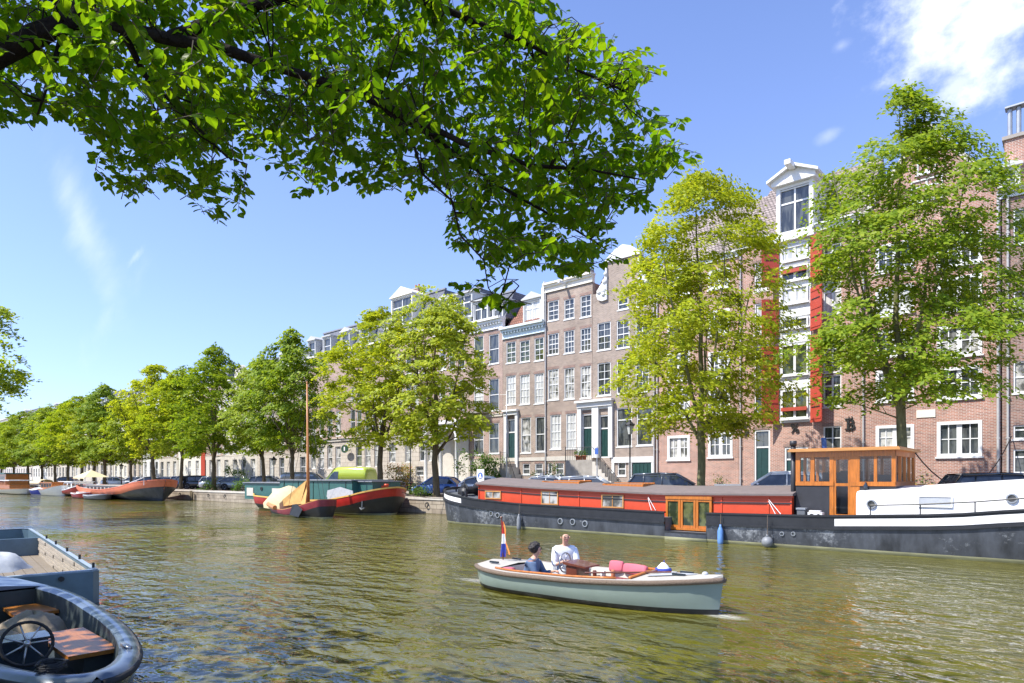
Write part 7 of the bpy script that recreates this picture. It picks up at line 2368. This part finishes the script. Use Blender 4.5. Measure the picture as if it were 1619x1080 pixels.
    for i, (x, sg_) in enumerate(((-1.32, -1), (-1.32, 1), (1.32, -1), (1.32, 1))):
        rw = .33 if kind != 'suv' else .37
        key = (rw,)
        if key not in WHEEL:
            a = MB(); a.smooth = True; a.wheel((0, 0, 0), rw, .22, 'y', 22, 0, rw * .62); 
            c = MB(); c.smooth = False; c.wheel((0, 0, 0), rw * .60, .14, 'y', 16)
            for k in range(5):
                an = 2 * math.pi * k / 5
                for sd_ in (-1, 1): c.prism([(rw * .1 * math.cos(an + 1.57), sd_ * .07, rw * .1 * math.sin(an + 1.57)), (rw * .62 * math.cos(an + .12), sd_ * .09, rw * .62 * math.sin(an + .12)), (rw * .62 * math.cos(an - .12), sd_ * .09, rw * .62 * math.sin(an - .12)), (rw * .1 * math.cos(an - 1.57), sd_ * .07, rw * .1 * math.sin(an - 1.57))], (0, sd_ * .02, 0))
            WHEEL[key] = (a.mesh('wheel', M['rubber']), c.mesh('rim', M['steel']))
        w_ = quick('wheel', WHEEL[key][0], t, (x * s, sg_ * (hw - .10), rw)); quick('rim', WHEEL[key][1], w_)
    b = MB()
    for x in (-1.32, 1.32):
        for sg_ in (-1, 1): b.wheel((x * s, sg_ * (hw - .055), .36), .40, .12, 'y', 20)
    b.build('wheel_arches', M['rubber'], t)
    for sg_ in (-1, 1):
        b = MB(); b.smooth = True; b.sphere((2.0 * s, sg_ * hw * .62, zb_ - .28), (.14, .17, .08), 10, 6); b.build('headlight', M['lamp_glass'], t)
        b = MB(); b.smooth = True; b.sphere((-2.08 * s, sg_ * hw * .76, zb_ - .12), (.06, .12, .10), 10, 6); b.build('tail_light', M['barge_red'], t)
        b = MB(); b.smooth = True; b.sphere((.82 * s, sg_ * (hw + .07), zb_ + .06), (.06, .09, .06), 8, 6); b.build('wing_mirror', M[color], t)
    b = MB(); b.box(2.10 * s, 2.16 * s, -.26, .26, .42, .53); b.build('number_plate', M['yellow_trim'], t)
    return t


A45 = R(225)   # nose towards the canal, angled
car('small blue hatchback on the quay between the tree trunk and the houseboat bow', 692, 32.6, R(205), 'car_blue', H=1.45, L=3.8)
car('white car whose roof shows above the houseboat bow, behind the quay sign', 772, 33.6, R(35), 'car_white')
car('silver hatchback with its roof above the left part of the houseboat roof', 876, 33.2, R(28), 'car_silver')
car('silver-grey estate car parked left of the tall lamp post', 938, 33.0, R(26), 'car_silver', 'wagon', 4.6, 1.8, 1.46)
car('black estate car parked left of the second tree trunk from the right', 1062, 32.8, R(24), 'car_dark', 'wagon', 4.9, 1.85, 1.62)
car('white car with a blue-tinted side window just left of the wheelhouse', 1228, 32.6, R(200), 'car_white', 'wagon', 4.6, 1.85, 1.66)
car('black car partly hidden by the white after cabin at the right edge', 1590, 32.9, R(30), 'car_black', 'wagon', 4.6, 1.85, 1.55)
car('silver estate car at the quay edge, right of the dark green quay shrub', 350, 32.8, R(48), 'car_silver', 'wagon', 4.5, 1.8, 1.5)
car('dark grey car behind the silver estate car', 378, 33.6, R(48), 'car_grey')
car('navy blue car beside the dark tree trunk, right of the silver hatchback', 300, 32.9, R(48), 'car_navy', 'wagon', 4.4, 1.8, 1.55)
car('silver hatchback above the bow of the orange barge', 268, 32.9, R(48), 'car_silver')
car('black car between the navy car and the silver estate car', 318, 33.3, R(48), 'car_black', 'wagon', 4.4, 1.8, 1.6)
car('dark blue car above the middle of the orange barge', 246, 33.2, R(48), 'car_dark')
car('grey car far along the quay behind the orange barge', 222, 33.4, R(48), 'car_grey')
car('dark blue car behind the stern shrub of the green-cabin barge', 428, 33.8, R(48), 'car_dark', 'wagon', 4.4, 1.8, 1.55)
car('white car far along the quay behind the dark red cabin boat', 186, 33.4, R(48), 'car_white')
car('dark car far along the quay behind the white motor launch', 110, 33.4, R(48), 'car_dark')
car('dark grey van just left of the lime van, behind the brown mast', 487, 33.6, R(48), 'car_grey', 'van', 4.9, 1.9, 1.95)
car('bright lime yellow van behind the green-cabin barge', 549, 33.2, R(200), 'van_lime', 'van', 5.2, 2.0, 2.35)


# ---------------------------------------------------------------- street furniture
def lamp(label, px, Y, ztop):
    t = thing('street_lamp', label, 'street lamp', (Xat(px, Y), Y, QT), group='crown lanterns on the far quay')
    h = ztop - QT
    b = MB(); b.smooth = True; b.lathe([(.13, 0), (.13, .3), (.10, .35), (.085, .9), (.10, .95), (.05, 1.05), (.038, h - .95), (.06, h - .93), (.04, h - .85)], n=12)
    b.tube([(-.32, 0, h - 1.15), (.32, 0, h - 1.15)], .018, 6); b.build('post', M['iron'], t)
    b = MB(); b.lathe([(.13, 0), (.24, .5)], (0, 0, h - .85), 6); b.build('lantern_glass', M['lamp_glass'], t)
    b = MB(); b.lathe([(.30, 0), (.32, .05), (.17, .2), (.12, .22), (.10, .32), (.03, .36), (.02, .46)], (0, 0, h - .35), 6)
    for k in range(6):
        a = 2 * math.pi * k / 6; b.tube([(.135 * math.cos(a), .135 * math.sin(a), h - .85), (.245 * math.cos(a), .245 * math.sin(a), h - .35)], .014, 4)
        b.sphere((.3 * math.cos(a), .3 * math.sin(a), h - .26), .035, 6, 4)
    b.build('lantern_crown', M['iron'], t)
    return t


lamp('tall iron crown lantern in front of the white double doorway', 996, 33.2, Hat(996, 664, 33.2))
lamp('iron crown lantern in front of the stone ground floor, beside the flower hedge', 649, 33.2, Hat(649, 692, 33.2))
lamp('iron crown lantern far along the quay, left of the tree behind the mast', 433, 33.2, Hat(433, 722, 33.2))
lamp('iron crown lantern beyond the orange barge', 192, 33.2, Hat(192, 733, 33.2))
# flagpole in front of the pinkish house
t = thing('flagpole', 'thin white flagpole in front of the door of the grey-brown house', 'flagpole', (Xat(801, 37.5), 37.5, QT))
b = MB(); b.smooth = True; b.tube([(0, 0, 0), (0, 0, Hat(801, 618, 37.5) - QT)], [.055, .035], 8); b.build('pole', M['white_paint'], t)
b = MB(); b.tube([(0, 0, Hat(801, 624, 37.5) - QT), (-.9, .2, Hat(801, 622, 37.5) - QT)], .02, 5); b.build('arm', M['white_paint'], t)
t = thing('parking_sign', 'blue parking sign on a slim grey post left of the door steps', 'road sign', (Xat(944, 34.5), 34.5, QT))
zz = Hat(944, 706, 34.5) - QT
b = MB(); b.tube([(0, 0, 0), (0, 0, zz)], .035, 8); b.build('post', M['zinc'], t)
b = MB(); b.box(-.12, .12, -.06, -.04, zz - .5, zz - .1); b.build('sign_plate', M['sign_blue'], t)
t = thing('parking_sign', 'blue sign on a post beside the ground floor window behind the stovepipe', 'road sign', (Xat(1305, 35), 35, QT))
zz = Hat(1305, 692, 35) - QT
b = MB(); b.tube([(0, 0, 0), (0, 0, zz)], .035, 8); b.build('post', M['zinc'], t)
b = MB(); b.prism([(-.12, -.06, zz - .75), (.1, -.06, zz - .75), (.05, -.06, zz), (-.2, -.06, zz)], (0, .02, 0)); b.build('sign_plate', M['sign_blue'], t)
# white board with a blue figure
t = thing('quay_notice', 'white notice board with a round blue figure, on the quay above the houseboat bow', 'sign', (Xat(760, 30.0), 30.0, QT))
z1_, z0_ = Hat(760, 742, 30) - QT, Hat(760, 764, 30) - QT
b = MB(); b.box(-.33, .33, -.03, 0, z0_, z1_); b.build('board', M['white_paint'], t)
b = MB(); zc = (z0_ + z1_) / 2
b.wheel((0, -.035, zc + .03), .22, .012, 'y', 24, 0); b.wheel((0, -.044, zc + .09), .07, .01, 'y', 14, 1); b.prism([(-.13, -.05, zc - .13), (.13, -.05, zc - .13), (.09, -.05, zc + .02), (-.09, -.05, zc + .02)], (0, .008, 0), 1)
b.build('pictogram', [M['sign_blue'], M['white_paint']], t)
b = MB(); b.tube([(-.2, .03, 0), (-.2, .03, z1_ - .05)], .03, 6); b.tube([(.2, .03, 0), (.2, .03, z1_ - .05)], .03, 6); b.build('post', M['zinc'], t)
# hanging sign
t = thing('hanging_sign', 'dark green oval hanging sign on the stone ground floor above the lime van', 'shop sign', (Xat(553, YF), YF - .06, Hat(553, 710, YF)))
b = MB(); b.tube([(0, 0, .9), (0, -1.1, .9)], .03, 6); b.tube([(0, -.55, .9), (0, -.55, .5)], .015, 5); b.build('bracket', M['iron'], t)
b = MB(); b.lathe([(0.01, -.02), (.6, -.02), (.6, .02), (.01, .02)], n=24)
b.v = [(x * 1.15, z - .6, y * .75) for x, y, z in b.v]; b.build('sign_board', M['dark_green'], t)
b = MB(); b.box(-.12, .12, -.65, -.62, -.22, .22); b.build('emblem', M['white_paint'], t)


# ---- stoops
def stoop(label, px0, px1, zt, nst, wr, side, pots=False):
    x0_, x1_ = Xat(px0, 40.5), Xat(px1, 40.5); h = zt - (QT + .12)
    t = thing('door_steps', label, 'steps', ((x0_ + x1_) / 2, 40.6, QT + .12))
    w = x1_ - x0_; b = MB()
    b.box(-w / 2, w / 2 if side == 0 else w / 2 - nst * .28, -.55, .72, 0, h)
    b.build('landing', M['stone_dark'], t)
    b = MB()
    for i in range(nst):
        xx = w / 2 - (nst - i) * .28 if side == 0 else w / 2 - (nst - i) * .28
        if side: b.box(xx, xx + .28, -.55, .72, 0, h * (nst - i - .5) / nst)
    if side: b.build('steps', M['stone'], t)
    b = MB()
    for i in range(int(w / .16)):
        x = -w / 2 + .05 + i * .16
        zb2 = h if (not side or x < w / 2 - nst * .28) else max(0, h * (w / 2 - x) / (nst * .28))
        b.box(x - .009, x + .009, -.54, -.52, zb2, zb2 + .95)
    xe = w / 2 - (nst * .28 if side else 0)
    b.tube([(-w / 2, -.53, h + .96), (xe, -.53, h + .96)] + ([(w / 2, -.53, .96)] if side else []), .02, 6)
    b.tube([(-w / 2 + .02, -.53, 0), (-w / 2 + .02, -.53, h + 1.05)], .03, 6)
    b.build('railing', M['iron'], t)
    return t


st = stoop('stone door steps with iron railings leading up to the white double doorway', 899, 987, Hat(943, 727, 40.5), 9, 0, 1)
stoop('small stone steps with an iron railing at the door behind the white flagpole', 796, 822, Hat(808, 733, 40.5), 4, 0, 1)
for i, (px, s, lab) in enumerate(((913, 1.0, 'terracotta flower pot on the landing, leftmost of three'), (918, .9, 'terracotta flower pot on the landing, middle of three'), (924, .95, 'terracotta flower pot on the landing, rightmost of three'))):
    t = thing('flower_pot', lab, 'flower pot', (Xat(px, 40.2), 40.2, Hat(943, 727, 40.5)), group='flower pots on the landing')
    b = MB(); b.smooth = True; b.lathe([(.11 * s, 0), (.17 * s, .3 * s), (.19 * s, .3 * s), (.19 * s, .36 * s)], n=12); b.build('pot', M['terracotta'], t)
    rng = np.random.default_rng(i); n_ = 120
    quick('plant', leaf_mesh('plant', rng.normal(size=(n_, 3)) * np.array([.13, .13, .14]) + np.array([0, 0, .5]), rng.normal(size=(n_, 3)) + np.array([0, 0, 1]), .09 * rng.uniform(.7, 1.2, n_), rng, M['shrub_green']), t)

# ---- bicycles
def bicycle(loc, rz, m, label):
    t = thing('bicycle', label, 'bicycle', loc, rz, 'bicycles parked by the lamp post')
    for x in (-.52, .52):
        b = MB(); b.smooth = True; rg = [(x + .34 * math.cos(2 * math.pi * k / 22), 0, .35 + .34 * math.sin(2 * math.pi * k / 22)) for k in range(23)]
        b.tube(rg, .02, 5)
        for k in range(0, 22, 3): b.tube([(x, 0, .35), rg[k]], .004, 3)
        b.build('wheel', M['rubber'], t)
    b = MB(); b.tube([(-.52, 0, .35), (-.08, 0, .32), (.36, 0, .82), (.52, 0, .35)], .02, 6); b.tube([(-.08, 0, .32), (-.22, 0, .85)], .02, 6); b.tube([(-.18, 0, .74), (.34, 0, .82)], .02, 6); b.tube([(-.52, 0, .35), (-.19, 0, .72)], .014, 5); b.tube([(.36, 0, .82), (.33, 0, 1.02)], .018, 6)
    b.box(-.7, -.35, -.08, .08, .74, .76); b.build('frame', M[m], t)
    b = MB(); b.smooth = True; b.tube([(.18, -.28, 1.0), (.33, -.1, 1.03), (.33, .1, 1.03), (.18, .28, 1.0)], .016, 6); b.build('handlebar', M['steel'], t)
    b = MB(); b.smooth = True; b.sphere((-.25, 0, .9), (.14, .08, .05), 10, 6); b.build('saddle', M['rubber'], t)
    return t


bk = [(657, 31.6, 50, 'hull_black', 'black bicycle nearest the left side of the blue car'), (664, 32.4, 35, 'sign_blue', 'dark blue bicycle between the lamp post and the tree by the blue car'), (671, 31.9, 62, 'hull_black', 'black bicycle leaning against the tree trunk beside the blue car'), (643, 32.2, 40, 'barge_red', 'red bicycle beside the foot of the lamp post'),
      (634, 31.8, 70, 'zinc', 'grey bicycle left of the lamp post, above the red barge bow'), (626, 32.5, 30, 'hull_black', 'black bicycle in front of the flower hedge'), (618, 31.7, 55, 'pale_steel', 'pale blue bicycle right of the thick tree trunk'), (612, 32.3, 80, 'hull_black', 'black bicycle closest to the thick tree trunk right of the van')]
for px, Y, rz, m, lab in bk: bicycle((Xat(px, Y), Y, QT), R(rz), m, lab)
# ---- scooters of colour on the quay, mooring rings, ladder
for i, (px, lab) in enumerate(((285, 'mooring ring on the quay wall nearest the orange barge'), (330, 'mooring ring on the quay wall below the silver estate car'), (356, 'mooring ring on the quay wall left of the green-cabin barge stern'), (676, 'mooring ring on the quay wall below the blue car'))):
    t = thing('mooring_ring', lab, 'mooring ring', (Xat(px, QY), QY - .03, .72), group='iron rings on the quay wall')
    b = MB(); b.smooth = True; b.tube([(.16 * math.cos(2 * math.pi * k / 16), -.05, -.14 + .16 * math.sin(2 * math.pi * k / 16)) for k in range(17)], .03, 6); b.build('ring', M['iron'], t)
    b = MB(); b.box(-.06, .06, -.04, .03, -.04, .06); b.build('plate', M['iron'], t)
t = thing('wooden_fender_post', 'dark wooden fender post standing in the water against the quay, below the navy car', 'post', (Xat(302, 29.1), 29.1, 0))
b = MB(); b.smooth = True; b.tube([(0, 0, -.6), (0, 0, 1.05)], .13, 10); b.tube([(.32, 0, -.6), (.32, 0, .95)], .12, 10); b.build('post', M['bark'], t)
# mooring lines and the sagging cable
def cable(label, p, q, sag, r=.02, m='rope', name='mooring_line', cat='rope'):
    p, q = Vector(p), Vector(q); b = MB(); b.smooth = True
    b.tube([p.lerp(q, k / 14) - Vector((0, 0, sag * 4 * (k / 14) * (1 - k / 14))) for k in range(15)], r, 5)
    o = b.build(name, M[m]); tag(o, label, cat)


cable('thin cable sagging from the wheelhouse roof to the house at the right edge', (Xat(1444, 27.4), 27.4, 3.5), (XA0 + .4, YF - .1, Hat(1600, 690, YF)), 1.9, .025, 'iron', 'shore_cable', 'cable')
cable('mooring line from the houseboat bow to the quay', (-26.6, 26.6, 1.75), (-30.5, 29.6, 1.12), .25)
cable('mooring line from the red barge bow to the quay', (GX + 8.2, GY + .5, 1.6), (GX + 10.6, 29.6, 1.12), .2)
t = thing('wall_bench', 'low wooden bench seat on the pavement behind the white after cabin', 'bench', (Xat(1500, 38.6), 38.6, QT + .12), R(4))
b = MB(); b.box(-1.6, 1.6, -.2, .2, .42, .48); b.build('seat', M['varnish_top'], t)
b = MB(); b.prism([(-1.7, .2, .5), (1.7, .2, .5), (1.9, .28, .95), (-1.9, .28, .95)], (0, .04, 0)); b.build('backrest', M['varnish_top'], t)
b = MB()
for x in (-1.4, 1.4): b.box(x - .05, x + .05, -.18, .18, 0, .42)
b.build('legs', M['iron'], t)
b = MB(); t = thing('pavement_bench', 'grey metal bench on the pavement beside the climber, left of the white car', 'bench', (Xat(1148, 40.3), 40.3, QT + .12))
b.box(-.9, .9, -.2, .2, .42, .46); b.box(-.9, .9, .2, .24, .5, .85); b.build('seat', M['zinc'], t)
b = MB()
for x in (-.8, .8): b.box(x - .03, x + .03, -.18, .2, 0, .42)
b.build('legs', M['zinc'], t)
